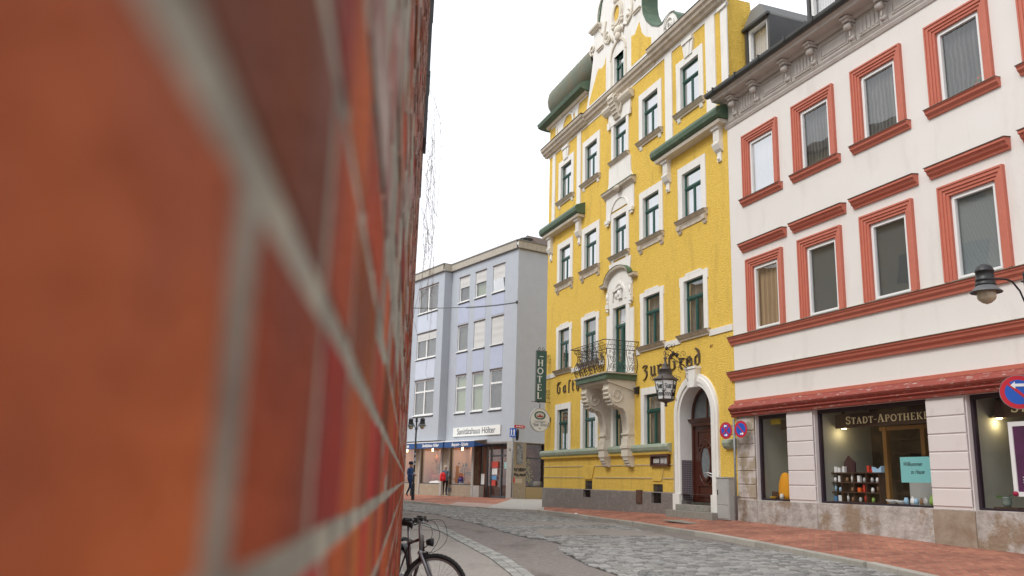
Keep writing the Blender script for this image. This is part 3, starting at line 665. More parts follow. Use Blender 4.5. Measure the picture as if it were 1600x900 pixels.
# pale green ledge
prof = [(0, 2.33), (.08, 2.33), (.14, 2.40), (.17, 2.50), (.15, 2.58), (.02, 2.62), (0, 2.62)]
b = MB(FX)
for x0, x1 in ((3.52, 6.12), (6.58, 7.98), (8.42, SW + .17), (-.16, .36)): b.prism(prof, 0, x0, x1)
b.prism([(p[0] + SW - .0, p[1]) for p in prof], 1, -3, .0)
make('sill_ledge', b, GLB, YB)
b = MB(FX)
b.prism([(0, 2.24), (.10, 2.26), (.12, 2.33), (0, 2.33)], 0, 8.42, SW + .1); b.prism([(0, 2.24), (.10, 2.26), (.12, 2.33), (0, 2.33)], 0, 6.58, 7.98); b.prism([(0, 2.24), (.10, 2.26), (.12, 2.33), (0, 2.33)], 0, 3.54, 6.12)
make('ledge_moulding', b, YEL, YB)
# white string course
b = MB(FX)
for x0, x1 in ((13.46, SW), (10.75, 11.72), (8.6, 9.03), (5.62, 5.9), (2.83, 3.85), (-.13, 1.10)): b.prism([(0, 5.80), (.035, 5.80), (.05, 5.98), (0, 6.0)], 0, x0, x1)
make('string_course', b, WHT, YB)

# ---- windows
def sillprof(o=.17, h=.18): return [(0, -h), (.05, -h), (.06, -h * .7), (o * .6, -h * .55), (o - .02, -h * .25), (o, -.03), (o, 0), (0, .012)]
def ywin(row, half, H_, style, cur, band=.26, reflect=GL):
    w = empty('window', (0, 0, 0), 0, None, None, None, YB)
    bb = MB(FX)           # surround
    T = .035
    if style == 'ear':
        bb.box(half, half + band - .04, .0, T, -.02, H_ - .15); bb.box(-half - band + .04, -half, .0, T, -.02, H_ - .15)
        bb.prism([(-half - band, H_ - .15), (half + band, H_ - .15), (half + band, H_ + .16), (half * .62, H_ + .16), (half * .62, H_ + .24), (-half * .62, H_ + .24), (-half * .62, H_ + .16), (-half - band, H_ + .16)], 1, .0, T) if False else None
        bb.box(half, half + band, 0, T, H_ - .15, H_ + .16); bb.box(-half - band, -half, 0, T, H_ - .15, H_ + .16); bb.box(-half, half, 0, T, H_, H_ + .16); bb.box(-half * .8, half * .8, 0, T + .004, H_ + .16, H_ + .235)
    else:
        bb.box(half, half + band, .0, T, -.02, H_ + band); bb.box(-half - band, -half, .0, T, -.02, H_ + band); bb.box(-half, half, .0, T, H_, H_ + band)
    # reveals in white
    bb.box(half - .012, half, -.14, T, 0, H_); bb.box(-half, -half + .012, -.14, T, 0, H_); bb.box(-half + .012, half - .012, -.14, T, H_ - .012, H_)
    if style == 'key':
        z = H_ + band
        for x0, x1, zz in ((-.12, .12, .52), (.14, .30, .42), (-.30, -.14, .42)): bb.prism([(x0 * .8, z - .06), (x1 * .8, z - .06), (x1 * 1.15, z + zz), (x0 * 1.15, z + zz)], 1, .0, T + .05 - .02 * abs(x0 + x1))
        bb.box(-.34, .34, 0, T + .09, z + .44, z + .56)
    make('surround', bb, WHT, w, bevel=0)
    # green frame, transom, casements
    g = MB(FX); tz = H_ * .64; F0, F1 = -.16, -.09; W_ = .05
    g.frame(-half + .012, half - .012, 0, H_ - .012, W_, F0, F1); g.box(-half + .06, half - .06, F0, F1 + .03, tz, tz + .085)
    g.box(-half + .05, half - .05, F1, F1 + .045, tz + .03, tz + .06)
    g.box(-.024, .024, F0, F1 + .012, .05, tz)
    for s_ in (-1, 1):
        x0, x1 = sorted((s_ * .026, s_ * (half - .062))); g.frame(x0, x1, .055, tz - .004, .032, F0 + .01, F1 + .006)
    g.frame(-half + .062, half - .062, tz + .086, H_ - .062, .03, F0 + .01, F1 + .006)
    make('frame', g, GFR, w)
    p = MB(FX); p.add([(half, -.103, 0), (-half, -.103, 0), (-half, -.103, H_), (half, -.103, H_)], [(0, 1, 2, 3)]); make('pane', p, reflect, w, recalc=False)
    c = MB(FX); n = 26
    for i in range(n):
        x0, x1 = -half + 2 * half * i / n, -half + 2 * half * (i + 1) / n; y0, y1 = -.24 + .018 * sin(i * 2.2), -.24 + .018 * sin((i + 1) * 2.2)
        c.add([(x0, y0, 0), (x1, y1, 0), (x1, y1, H_), (x0, y0, H_)], [(0, 1, 2, 3)])
    make('curtain', c, cur, w, recalc=False)
    s = MB(FX); hw = half + band + .06
    if style != 'ground':
        s.m = 0; s.prism(sillprof(), 0, -hw, hw); s.m = 1; s.prism([(0, .014), (.18, .002), (.185, -.014), (.172, -.014), (.172, -.003), (0, .004)], 0, -hw - .01, hw + .01); s.box(-half, half, -.1, .0, .003, .012)
        s.m = 0
        if style in ('bracket', 'low'):
            s.prism([(0, -.30), (.03, -.30), (.04, -.17), (0, -.17)], 0, -hw + .1, hw - .1)
            for sx in (-1, 1):
                x0, x1 = sorted((sx * (hw - .26), sx * (hw - .05))); s.prism([(0, -.42), (.05, -.42), (.07, -.34), (.11, -.32), (.13, -.17), (0, -.17)], 0, x0, x1)
                s.prism([(0, -.46), (.03, -.46), (.05, -.42), (0, -.42)], 0, x0 + .03, x1 - .03)
    if style in ('plainsill', 'key'):
        s.m = 2; s.prism([(-.1, -.30), (.1, -.30), (.13, -.17), (-.13, -.17)], 1, 0, .05) if False else None
        for sx in (-1, 1): x0, x1 = sorted((sx * (hw - .30), sx * (hw - .12))); s.prism([(0, -.32), (.03, -.30), (.06, -.17), (0, -.17)], 0, x0, x1)
    if s.v: make('sill', s, [TAU, TMET, WHT], w)
    return w
def place(w, a, c): w.location = (-a, 0, c); return w
h0, h1 = rowsY[0]; w0 = place(ywin(0, OW, h1 - h0, 'ground', CY, .23), COLS[1], h0)
for c in (2, 4): copy_tree(w0, YB, (-COLS[c], 0, h0))
w = place(ywin(0, .55, 1.72, 'ground', CY, .2), C3, 2.58)
h0, h1 = rowsY[1]; w1 = place(ywin(1, OW, h1 - h0, 'ear', CY), COLS[1], h0)
for c in (2, 4, 5): copy_tree(w1, YB, (-COLS[c], 0, h0))
h0, h1 = rowsY[2]; w2 = place(ywin(2, OW, h1 - h0, 'bracket', CW, reflect=GLC), COLS[1], h0)
for c in (2, 4, 5): copy_tree(w2, YB, (-COLS[c], 0, h0))
h0, h1 = rowsY[3]; w3 = place(ywin(3, OW, h1 - h0, 'plainsill', CW, reflect=GLC), COLS[2], h0)
copy_tree(w3, YB, (-COLS[4], 0, h0))
w3k = place(ywin(3, OW, h1 - h0, 'key', CW, reflect=GLC), COLS[1], h0); copy_tree(w3k, YB, (-COLS[5], 0, h0))
# centre bay windows
place(ywin(2, .55, 1.58, 'plainsill', CW, .20, GLC), C3, 9.92); place(ywin(3, .55, 1.56, 'plainsill', CW, .20, GLC), C3, 13.86)
# balcony door
dw = empty('balcony_door', (-C3, 0, 5.14), 0, None, None, None, YB); H_ = 2.72
b = MB(FX); b.box(.55, .82, 0, .06, 0, H_ + .0); b.box(-.82, -.55, 0, .06, 0, H_); b.box(.82, 1.12, 0, .035, 0, 2.5); b.box(-1.12, -.82, 0, .035, 0, 2.5)
b.box(.538, .55, -.14, .06, 0, H_); b.box(-.55, -.538, -.14, .06, 0, H_); b.box(-.55, .55, -.14, .06, H_ - .012, H_); b.box(-.82, .82, 0, .06, H_, H_ + .22)
make('surround', b, WHT, dw)
g = MB(FX); g.frame(-.538, .538, 0, H_ - .012, .07, -.16, -.09); g.box(-.5, .5, -.16, -.05, 1.95, 2.04); g.box(-.04, .04, -.16, -.07, 0, 1.95)
for s_ in (-1, 1):
    x0, x1 = sorted((s_ * .04, s_ * .468)); g.frame(x0, x1, .02, 1.945, .05, -.155, -.08, wb=.6)
make('frame', g, GFR, dw)
p = MB(FX); p.add([(.55, -.13, 0), (-.55, -.13, 0), (-.55, -.13, H_), (.55, -.13, H_)], [(0, 1, 2, 3)]); make('pane', p, GL, dw, recalc=False)
p = MB(FX); p.quad(-.55, .55, -.25, 0, H_); make('curtain', p, CW, dw, recalc=False)
# centre bay stucco
b = MB(FX)
def halfarch(cx, z0, w_, h_, n=10, up=0): return [(cx + w_ * cos(pi * i / n), z0 + h_ * sin(pi * i / n)) for i in range(n + 1)]
c = C3
b.box(c - 1.02, c + 1.02, 0, .045, 7.86, 8.72)                       # tympanum field over balcony door
ar = halfarch(c, 8.62, 1.05, .55)
b.strip(ar, [(p[0], 8.6) for p in ar], 1, 0, .05)
ar2 = halfarch(c, 8.1, .55, .72); b.strip(ar2, [(c + (p[0] - c) * .86, 8.1 + (p[1] - 8.1) * .86) for p in ar2], 1, .045, .10)
b.box(c - .28, c + .02, .05, .14, 8.12, 8.5); b.prism([(c - .34, 8.5), (c + .4, 8.42), (c + .4, 8.48), (c - .34, 8.58)], 1, .05, .18)
b.ball((c + .2, .07, 8.3), .13, .06, .13); b.ball((c - .1, .12, 8.32), .12, .07, .14)
for sx in (-1, 1):
    b.box(*sorted((c + sx * .86, c + sx * 1.06)), .045, .12, 7.9, 8.08); b.box(*sorted((c + sx * .88, c + sx * 1.02)), .045, .10, 8.14, 8.55); b.ball((c + sx * .95, .09, 8.35), .07, .06, .12); b.ball((c + sx * .95, .09, 7.8), .08, .06, .05)
b.prism([(c - .85, 9.2), (c + .85, 9.2), (c + .92, 9.66), (c - .92, 9.66)], 1, 0, .04)   # apron under row 2 window
b.prism([(c - 1.0, 8.9), (c + 1.0, 8.9), (c + .85, 9.2), (c - .85, 9.2)], 1, 0, .038)
# row 2 head
b.box(c - 1.18, c + 1.18, 0, .04, 11.78, 12.42); b.box(c - 1.18, c - .76, 0, .04, 11.45, 11.78); b.box(c + .76, c + 1.18, 0, .04, 11.45, 11.78)
ar = halfarch(c, 11.5, .80, .72); b.strip(ar, [(c + (p[0] - c) * .95, 11.5 + (p[1] - 11.5) * .95) for p in ar], 1, .04, .075)
for sx in (-1, 1): b.box(*sorted((c + sx * .88, c + sx * 1.17)), .02, .12, 11.38, 11.52); b.box(*sorted((c + sx * .93, c + sx * 1.12)), .02, .09, 11.28, 11.38)
b.prism([(c - 1.15, 12.65), (c + 1.15, 12.65), (c + .95, 13.0), (c + .92, 13.68), (c - .92, 13.68), (c - .95, 13.0)], 1, 0, .045)
# row 3 head and cartouche
b.box(c - .95, c + .95, 0, .06, 15.42, 16.1); b.box(c - 1.0, c - .78, .03, .1, 15.35, 15.65); b.box(c + .78, c + 1.0, .03, .1, 15.35, 15.65)
make('bay_stucco', b, WHT, YB)
b = MB(FX)
b.prism([(p[0] * 1.1 + .02, 15.98 + p[1]) for p in [(0, 0), (.06, 0), (.16, .09), (.22, .2), (.22, .3), (0, .3)]], 0, c - 1.2, c + 1.2)
b.prism([(0, 16.5), (.42, 16.5), (.46, 16.38), (.40, 16.2), (.30, 16.0), (.22, 15.75), (.14, 15.55), (0, 15.5)], 0, c - .16, c + .30)
for sx in (-1, 1):
    pa = spiral((0, 0), .17, 1.4, pi / 2, 14, -1); b.tube([(c + .07 + sx * .25, .26 + q[0], 16.28 + q[1]) for q in pa], .035, 6)
    b.tube([(c + .07 + sx * .32, .12, 16.45), (c + .07 + sx * .42, .13, 16.1), (c + .07 + sx * .30, .12, 15.8), (c + .07 + sx * .12, .12, 15.62)], .045, 6)
for k in range(5): b.tube([(c - .14, .44 - .055 * k, 16.32 - .15 * k), (c + .28, .44 - .055 * k, 16.32 - .15 * k)], .03, 6)

make('cartouche', b, CRM, YB)
b = MB(FX)   # taupe mouldings of the bay
b.m = 0
b.prism([(p[0], 12.42 + p[1]) for p in [(0, 0), (.05, 0), (.1, .08), (.2, .15), (.22, .24), (0, .26)]], 0, c - 1.3, c + 1.3)
b.ball((c - .1, .2, 12.52), .2, .12, .12)
arO = halfarch(c, 8.75, 1.02, .52, 14)
pts = [(c + 1.42, 8.74)] + arO + [(c - 1.42, 8.74)]
for i in range(len(pts) - 1):
    p, q = pts[i], pts[i + 1]; b.add([(p[0], 0, p[1]), (p[0], .2, p[1] + .05), (p[0], .22, p[1] + .14), (p[0], 0, p[1] + .16), (q[0], 0, q[1]), (q[0], .2, q[1] + .05), (q[0], .22, q[1] + .14), (q[0], 0, q[1] + .16)],
        [(0, 1, 5, 4), (1, 2, 6, 5), (2, 3, 7, 6), (3, 0, 4, 7)] + ([(0, 1, 2, 3)] if i == 0 else []) + ([(4, 5, 6, 7)] if i == len(pts) - 2 else []))
b.m = 1
b.prism([(0, 12.70), (.235, 12.66), (.235, 12.685), (0, 12.725)], 0, c - 1.32, c + 1.32)
for i in range(len(pts) - 1):
    p, q = pts[i], pts[i + 1]; b.add([(p[0], 0, p[1] + .165), (p[0], .24, p[1] + .15), (q[0], .24, q[1] + .15), (q[0], 0, q[1] + .165)], [(0, 1, 2, 3)])
make('bay_mouldings', b, [TAU, GRN], YB)
# ---- hoods (little green eaves) over columns 5 and 1
def hood(x0, x1, name='green_hood'):
    b = MB(FX); pr = [(0, 12.42), (.36, 12.52), (.44, 12.60), (.47, 12.74), (.42, 12.86), (0, 13.02)]
    def loop(o, inset): return pr[o]
    n = len(pr)
    vs = []
    for o_, z in pr: vs.append((x0 - .0, o_, z))
    b.m = 0
    b.prism([p for p in pr[1:]] + [(0, 12.5)], 0, x0, x1)
    b.m = 1; b.prism([(0, 12.36), (.30, 12.40), (.33, 12.50), (0, 12.50)], 0, x0 + .08, x1 - .08)
    o = make(name, b, [GRN, CRM], YB)
    k = MB(FX)
    for cx in (x0 + .52, x1 - .52):
        k.box(cx - .16, cx + .16, 0, .15, 11.86, 12.42); k.box(cx - .20, cx + .20, 0, .22, 12.30, 12.42)
        for gx in (-.10, -.03, .04, .11): k.box(cx + gx - .02, cx + gx + .015, .14, .165, 11.95, 12.26)
        k.prism([(0, 11.56), (.04, 11.56), (.12, 11.64), (.17, 11.74), (.20, 11.80), (.20, 11.86), (0, 11.86)], 0, cx - .18, cx + .18); k.box(cx - .1, cx + .1, 0, .05, 11.25, 11.56); k.ball((cx, .08, 11.34), .05, .04, .06)
    make('bracket', k, WHT, o)
hood(-.25, 4.0); hood(10.5, 14.72)
# ---- white pilaster strips of top storey
b = MB(FX)
for x0, x1, z0 in ((3.12, 3.6, 13.0), (.36, .92, 13.0), (-.34, .02, 12.9), (10.95, 11.36, 13.0), (13.85, 14.2, 13.0)): b.box(x0, x1, 0, .04, z0, 16.5)
b.box(-.34, SW, 0, .03, 16.42, 16.6)
make('pilaster_strips', b, WHT, YB)
# ---- main cornice
pr = [(0, 16.50), (.05, 16.50), (.09, 16.58), (.17, 16.62), (.2, 16.72), (.27, 16.76), (.3, 16.86), (0, 16.90)]
b = MB(FX); b.m = 0; b.prism(pr, 0, 4.3, 10.2); b.prism([(p[0] + .10 if p[0] else 0, p[1] + .02) for p in pr], 0, 10.2, SW + .25); b.prism([(p[0] + .12 if p[0] else 0, p[1] + .10) for p in pr], 0, -.55, 4.3)
b.m = 1; b.box(-.57, 4.32, 0, .43, 16.99, 17.015); b.box(10.18, SW + .27, 0, .41, 16.92, 16.94); b.box(4.33, 10.17, .0, .31, 16.885, 16.90)
b.m = 2; b.prism([(-.45, 16.45), (.1, 16.45), (.1, 16.35), (-.36, 16.35)], 1, 0, .1)
make('cornice', b, [TAU, TMET, WHT], YB)
b = MB(FX); b.prism([(p[0] + .3, p[1] + .1) for p in pr], 1, -3.2, 0) if False else None
b.f = lambda a, bb, c: (-(S0 - a), -(-bb), c)
# ---- attic strip on the left, eave and rolled roof
b = MB(FX); b.sheet(10.3, SW, 16.9, 18.0, [], .0, 0); make('attic_wall', b, YEL, YB)
b = MB(FX)
b.box(10.3, 14.45, 0, .03, 17.86, 18.0); b.box(10.3, SW, 0, .03, 16.9, 17.0); b.box(13.75, 13.9, 0, .03, 17, 17.86)
def oval(cx, cz, rx, rz, n=20): return [(cx + rx * cos(2 * pi * i / n), cz + rz * sin(2 * pi * i / n)) for i in range(n)]
for x0, x1 in ((11.2, 11.75), (13.05, 13.75)): b.prism([(x0, 17.0), (x1, 17.0), (x1 - .12, 17.45), (x1, 17.86), (x0, 17.86), (x0 + .12, 17.4)], 1, 0, .03)
b.ring(oval(12.45, 17.4, .52, .42), oval(12.45, 17.4, .66, .50), 1, 0, .045)
b.box(11.75, 12.0, 0, .028, 17.6, 17.86); b.box(12.85, 13.05, 0, .028, 17.6, 17.86); b.box(11.75, 12.0, 0, .028, 17.0, 17.2); b.box(12.85, 13.05, 0, .028, 17.0, 17.2)
make('attic_stucco', b, WHT, YB)
b = MB(FX); b.m = 0
b.prism([(0, 18.0), (.30, 18.04), (.46, 18.10), (.52, 18.26), (.44, 18.34), (-.6, 18.75), (-.6, 18.0)], 0, 10.1, SW + .45)
b.m = 1; b.prism([(0, 17.94), (.12, 17.94), (.2, 18.03), (0, 18.0)], 0, 10.2, SW + .1)
make('eave', b, [GRN, CRM], YB)
b = MB(FX); b.sm = True
# half-barrel rolled roof above the eave with seams
N = 40; prv = []
for i in range(N + 1):
    x = 9.9 + (15.35 - 9.9) * i / N; s_ = 1 + .022 * (1 if i % 6 == 0 else 0) - .01 * cos(i * 2 * pi / 6)
    e = 1.0 if i < N - 3 else (.97, .88, .70, .42)[i - N + 3]
    prv.append((x, s_ * e))
vs = []; M_ = 14
for x, s_ in prv:
    for k in range(M_): a = 2 * pi * k / M_; vs.append((x, -.55 + .62 * s_ * cos(a), 19.55 + .78 * s_ * sin(a)))
b.add(vs, [(i * M_ + k, i * M_ + (k + 1) % M_, (i + 1) * M_ + (k + 1) % M_, (i + 1) * M_ + k) for i in range(N) for k in range(M_)] + [tuple(range(N * M_, (N + 1) * M_))])
make('rolled_roof', b, GTIL, YB)
b = MB(FX); b.prism([(-.5, 18.6), (-.5, 19.4), (-3, 20.6), (-7, 20.6), (-7, 18)], 0, 10.5, SW + .2); b.prism([(-.6, 16.95), (-.6, 17.3), (-2.2, 18.3), (-2.2, 16.95)], 0, 4.4, 10.5)
make('roof', b, TILE, YB)
# ---- gable
GP_L = [(10.40, 16.92), (10.25, 17.4), (10.02, 18.0), (9.82, 18.7), (9.66, 19.3), (9.80, 19.6), (9.85, 19.9), (9.60, 20.12), (9.60, 20.42), (9.05, 20.46), (8.98, 20.9), (8.80, 21.5), (8.35, 22.1), (7.8, 22.45), (7.2, 22.55)]
GP_R = [(3.95, 16.92), (3.95, 17.86), (4.45, 18.15), (4.87, 18.57), (5.12, 19.02), (5.2, 19.4), (5.2, 19.75), (5.10, 19.95), (5.10, 20.42), (5.35, 20.46), (5.42, 20.9), (5.6, 21.5), (6.05, 22.1), (6.6, 22.45), (7.2, 22.55)]
def lerp_at(P, z):
    for i in range(len(P) - 1):
        if P[i][1] <= z <= P[i + 1][1]: t = (z - P[i][1]) / max(1e-6, P[i + 1][1] - P[i][1]); return P[i][0] + (P[i + 1][0] - P[i][0]) * t
    return P[-1][0]
zs = sorted({p[1] for p in GP_L} | {p[1] for p in GP_R} | {16.98, 18.2, 18.35})
b = MB(FX); wz0, wz1 = 16.98, 18.35; wx0, wx1 = 6.72, 7.72
for i in range(len(zs) - 1):
    z0, z1 = zs[i], zs[i + 1]; l0, l1, r0, r1 = lerp_at(GP_L, z0 + 1e-5), lerp_at(GP_L, z1 - 1e-5), lerp_at(GP_R, z0 + 1e-5), lerp_at(GP_R, z1 - 1e-5)
    if z0 >= wz0 - .001 and z1 <= wz1 + .001:
        b.prism([(l0, z0), (wx1, z0), (wx1, z1), (l1, z1)], 1, -.55, .06); b.prism([(wx0, z0), (r0, z0), (r1, z1), (wx0, z1)], 1, -.55, .06)
    else: b.prism([(l0, z0), (r0, z0), (r1, z1), (l1, z1)], 1, -.55, .06)
gb = make('gable', b, WHT, YB)
b = MB(FX); b.strip([(p[0] - .045, p[1] + .03) for p in GP_R[1:]], [(p[0] + .02, p[1] - .0) for p in GP_R[1:]], 1, -.6, .085); b.box(5.02, 5.36, -.6, .12, 19.88, 20.02)
b.strip([(p[0] + .03, p[1] + .03) for p in GP_L[9:]], [(p[0] - .02, p[1]) for p in GP_L[9:]], 1, -.6, .12)
make('gable_coping', b, GRN, gb)
# yellow fields in the gable
b = MB(FX)
pR = [(6.13, 17.27), (6.12, 18.58), (5.85, 18.50), (5.6, 18.72), (5.45, 18.86), (5.25, 18.28), (4.95, 17.96), (4.52, 17.72), (4.52, 17.27)]
b.prism(pR, 1, .058, .066)
pL = [(10.02, 17.24), (10.02, 17.42), (9.7, 17.9), (9.45, 18.2), (9.22, 18.5), (9.08, 18.58), (8.82, 18.44), (8.55, 18.5), (8.40, 18.78), (8.40, 17.24)]
b.prism(pL, 1, .058, .066)
b.prism(oval(7.3, 20.2, .27, .36), 1, .058, .066)
make('gable_fields', b, YEL, gb)
b = MB(FX)
b.ring(oval(7.3, 20.2, .27, .36), oval(7.3, 20.2, .42, .52), 1, .06, .14); b.ring(oval(7.3, 20.2, .42, .52), oval(7.3, 20.2, .50, .62), 1, .06, .10)
for sx in (-1, 1):   # scrolls, volutes and fluted drops round the oval
    cx = 7.25
    pa = spiral((cx + sx * .95, 19.55), .30, 1.3, pi / 2, 16, -sx); b.tube([(p[0], .09, p[1]) for p in pa], .055, 6)
    pa = [(cx + sx * .45, .09, 19.1), (cx + sx * .55, .09, 19.4), (cx + sx * .85, .09, 19.25), (cx + sx * 1.2, .09, 19.45), (cx + sx * 1.28, .09, 19.9), (cx + sx * 1.1, .09, 20.4)]; b.tube(pa, .05, 6)
    b.box(*sorted((cx + sx * 1.35, cx + sx * 1.95)), .06, .16, 19.40, 19.46); b.box(*sorted((cx + sx * 1.38, cx + sx * 1.9)), .06, .12, 19.33, 19.40)
    pa = [(cx + sx * (1.45 + .5 * sin(k * .35)), .08, 19.95 + k * .22) for k in range(9)]; b.tube(pa, .04, 6)
    pa = spiral((cx + sx * 2.42, 19.72), .27, 1.25, -pi / 2, 14, sx); b.tube([(p[0], .09, p[1]) for p in pa], .05, 6)
b.ball((7.2, .12, 19.35), .3, .14, .22); b.ball((7.15, .14, 19.08), .18, .12, .2); b.ball((7.3, .1, 20.85), .3, .12, .2)
for z in (19.7, 19.85): b.ball((7.3 + .35, .1, z), .12, .08, .1); b.ball((6.9, .1, z), .12, .08, .1)
ar = halfarch(7.22, 18.3, .72, .72, 12); b.strip(ar, [(7.22 + (p[0] - 7.22) * .86, 18.3 + (p[1] - 18.3) * .86) for p in ar], 1, .06, .12)
b.box(7.78, 7.9, .06, .10, 17.0, 18.3); b.box(6.52, 6.64, .06, .10, 17.0, 18.3)
b.prism([(.06, 20.40), (.16, 20.42), (.22, 20.5), (.06, 20.52)], 0, 8.85, 9.72); b.prism([(.06, 20.5), (.26, 20.5), (.28, 20.58), (.06, 20.62)], 0, 8.83, 9.75)
b.prism([(.06, 16.86), (.14, 16.88), (.2, 16.96), (.06, 16.99)], 0, 6.55, 7.9)
make('gable_ornament', b, CRM, gb)
# gable window
gw = empty('gable_window', (-7.22, 0, 16.98), 0, None, None, None, YB)
g = MB(FX); g.frame(-.42, .42, 0, 1.37, .06, -.14, -.07); g.box(-.4, .4, -.14, -.05, .88, .96); g.box(-.03, .03, -.14, -.06, 0, .88); make('frame', g, GFR, gw)
g = MB(FX); g.add([(.42, -.11, 0), (-.42, -.11, 0), (-.42, -.11, 1.37), (.42, -.11, 1.37)], [(0, 1, 2, 3)]); make('pane', g, GLC, gw, recalc=False)
g = MB(FX); g.quad(-.5, .5, -.22, 0, 1.37); make('curtain', g, CW, gw, recalc=False)
g = MB(FX); g.box(.42, .5, -.2, .06, 0, 1.37); g.box(-.5, -.42, -.2, .06, 0, 1.37); g.box(-.5, .5, -.2, .055, 1.37, 1.42); make('surround', g, WHT, gw)
# right volute of the gable
vt = [(3.95, 17.86), (3.7, 17.84), (3.42, 17.95), (3.2, 17.99), (2.93, 17.90), (2.70, 17.66), (2.56, 17.35), (2.54, 17.02)]
b = MB(FX); b.m = 0; b.strip(vt, [(p[0], 16.98) for p in vt], 1, -.45, .05); pa = spiral((3.12, 17.48), .34, 1.6, 0, 20, 1); b.tube([(p[0], .08, p[1]) for p in pa], .045, 6)
pa = spiral((3.12, 17.48), .52, .8, 2.2, 16, -1, .8); b.tube([(p[0], .07, p[1]) for p in pa], .03, 6)
b.m = 1; b.strip([(p[0] - .03, p[1] + .04) for p in vt], [(p[0] - .01, p[1]) for p in vt], 1, -.5, .08)
make('volute', b, [WHT, GRN], gb)
# return wall above the neighbour's roof
b = MB(FX); b.add([(S0 + .0, .02, 12.0), (S0, -4.2, 12.0), (S0, -4.2, 15.9), (S0, .02, 16.6)], [(0, 1, 2, 3)]) if False else None
b.m = 0; b.box(S0 - .22, S0 + .04, -5.5, -1.0, 15.98, 16.35); b.box(S0 - .3, S0 - .2, -5.5, -1.0, 16.12, 16.38)
make('side_gutter_box', b, [GREYT], YB)
# ---- writing on the facade
b = MB(FX); frak(b, 'Gasthof', 13.25, 5.04, .48, .003, .045, .036, 1.55, .26); make('lettering', b, LET, YB)
b = MB(FX); frak(b, 'Zur', 5.42, 4.95, .56, .003, .05, .036, 1.55, .10); make('lettering', b, LET, YB)
b = MB(FX); frak(b, 'Gred', 3.62, 4.98, .56, .003, .05, .036, 1.65, .10); make('lettering', b, LET, YB)
b = MB(FX); frak(b, '"', 1.12, 5.02, .50, .003, .03, .03, 1.2); frak(b, '"', 13.75, 4.6, .46, .003, .03, .03, 1.2) if False else None; make('quotation_marks', b, mat('faded_lettering', (.42, .26, .10), .8), YB)
# ---- balcony
bl = empty('balcony', (-7.25, 0, 0), 0, None, None, None, YB)
b = MB(FX); b.m = 0
x0, x1, D = -1.33, 1.33, 1.22
b.box(x0, x1, 0, D, 4.90, 5.06); b.box(x0 - .03, x1 + .03, 0, D + .03, 5.06, 5.10); b.m = 1; b.box(x0 - .05, x1 + .05, 0, D + .05, 5.10, 5.135)
make('slab', b, [GRN, TAU], bl)
b = MB(FX); b.prism([(0, 4.52), (.75, 4.72), (D - .12, 4.80), (D - .10, 4.90), (0, 4.90)], 0, x0 + .1, x1 - .1); make('soffit', b, CRM, bl)
def console(cx):
    b = MB(FX)
    w_ = .22
    outer = [(0, 4.78), (1.02, 4.78), (1.05, 4.55), (1.0, 4.25), (.86, 4.02), (.66, 3.93), (.50, 3.90), (.36, 3.74), (.29, 3.45), (.26, 3.15), (.27, 2.95), (.26, 2.85)]
    back = [(0, 4.78), (0, 4.7), (0, 4.55), (0, 4.25), (0, 4.02), (0, 3.93), (0, 3.9), (0, 3.74), (0, 3.45), (0, 3.15), (0, 2.95), (0, 2.85)]
    b.prism(outer + [(0, 2.85)], 0, cx - w_, cx + w_)
    for sx in (-1, 1):
        pa = spiral((.70, 4.36), .30, 1.5, 0, 20, -1); b.tube([(cx + sx * (w_ + .005), p[0], p[1]) for p in pa], .03, 6)
        pa = [(p[0] - .05, p[1]) for p in outer[3:]]; b.tube([(cx + sx * (w_ + .0), p[0], p[1]) for p in pa], .025, 6)
    for i, p in enumerate(outer[2:6]):   # acanthus ribs on the roll
        for t in (0, .5):
            q = outer[3 + i]; y, z = p[0] + (q[0] - p[0]) * t, p[1] + (q[1] - p[1]) * t; b.tube([(cx - w_ * .85, y + .005, z), (cx + w_ * .85, y + .005, z)], .045, 8)
    b.box(cx - w_ - .03, cx + w_ + .03, 0, .31, 2.98, 3.04)
    b.box(cx - w_ - .02, cx + w_ + .02, 0, .30, 2.22, 2.85); b.box(cx - w_ - .05, cx + w_ + .05, 0, .34, 2.50, 2.62)
    b.prism([(0, 1.86), (.12, 1.86), (.18, 1.98), (.22, 2.02), (.29, 2.22), (0, 2.22)], 0, cx - w_ + .02, cx + w_ - .02)
    for k in range(3): b.tube([(cx - .17, .14 + .04 * k, 1.93 + .09 * k), (cx + .17, .14 + .04 * k, 1.93 + .09 * k)], .05, 8)
    make('console', b, CRM, bl)
console(-.93); console(.95)
b = MB(FX)
# railing: bellied bars, rails and scrolls following the three sides
half = 1.30; DD = 1.17
def per(t):    # perimeter parameter -> base point and outward normal (a, b)
    L1, L2 = DD, 2 * half
    if t < L1: return (half, t), (1, 0)
    if t < L1 + L2: return (half - (t - L1), DD), (0, 1)
    return (-half, DD - (t - L1 - L2)), (-1, 0)
LT = 2 * DD + 2 * half
def bel(z): # belly
    u = (z - 5.12) / .86
    if u <= 1: return .17 * sin(min(1, u * 1.25) * pi) * (1 - .35 * u) * (1 if u > 0 else 0) - .02
    return -.02 + (z - 5.98) * .75
def PT(t, z):
    t = max(.001, min(LT - .001, t)); (a, bb), (na, nb) = per(t); o = bel(z); return (a + na * o, bb + nb * o, z)
def path_t(fn, n=10): return [PT(*fn(i / n)) for i in range(n + 1)]
corners = [0.002, DD - .001, DD + .001, DD + 2 * half - .001, DD + 2 * half + .001, LT - .002]
def rail(z, r_, off=0):
    o = bel(z) + off; b.tube([(half + o, 0, z), (half + o, DD + o, z), (-half - o, DD + o, z), (-half - o, 0, z)], r_, 5)
rail(5.15, .012); rail(5.98, .014); rail(6.12, .010, 0); rail(6.27, .016, 0)
nb = 9
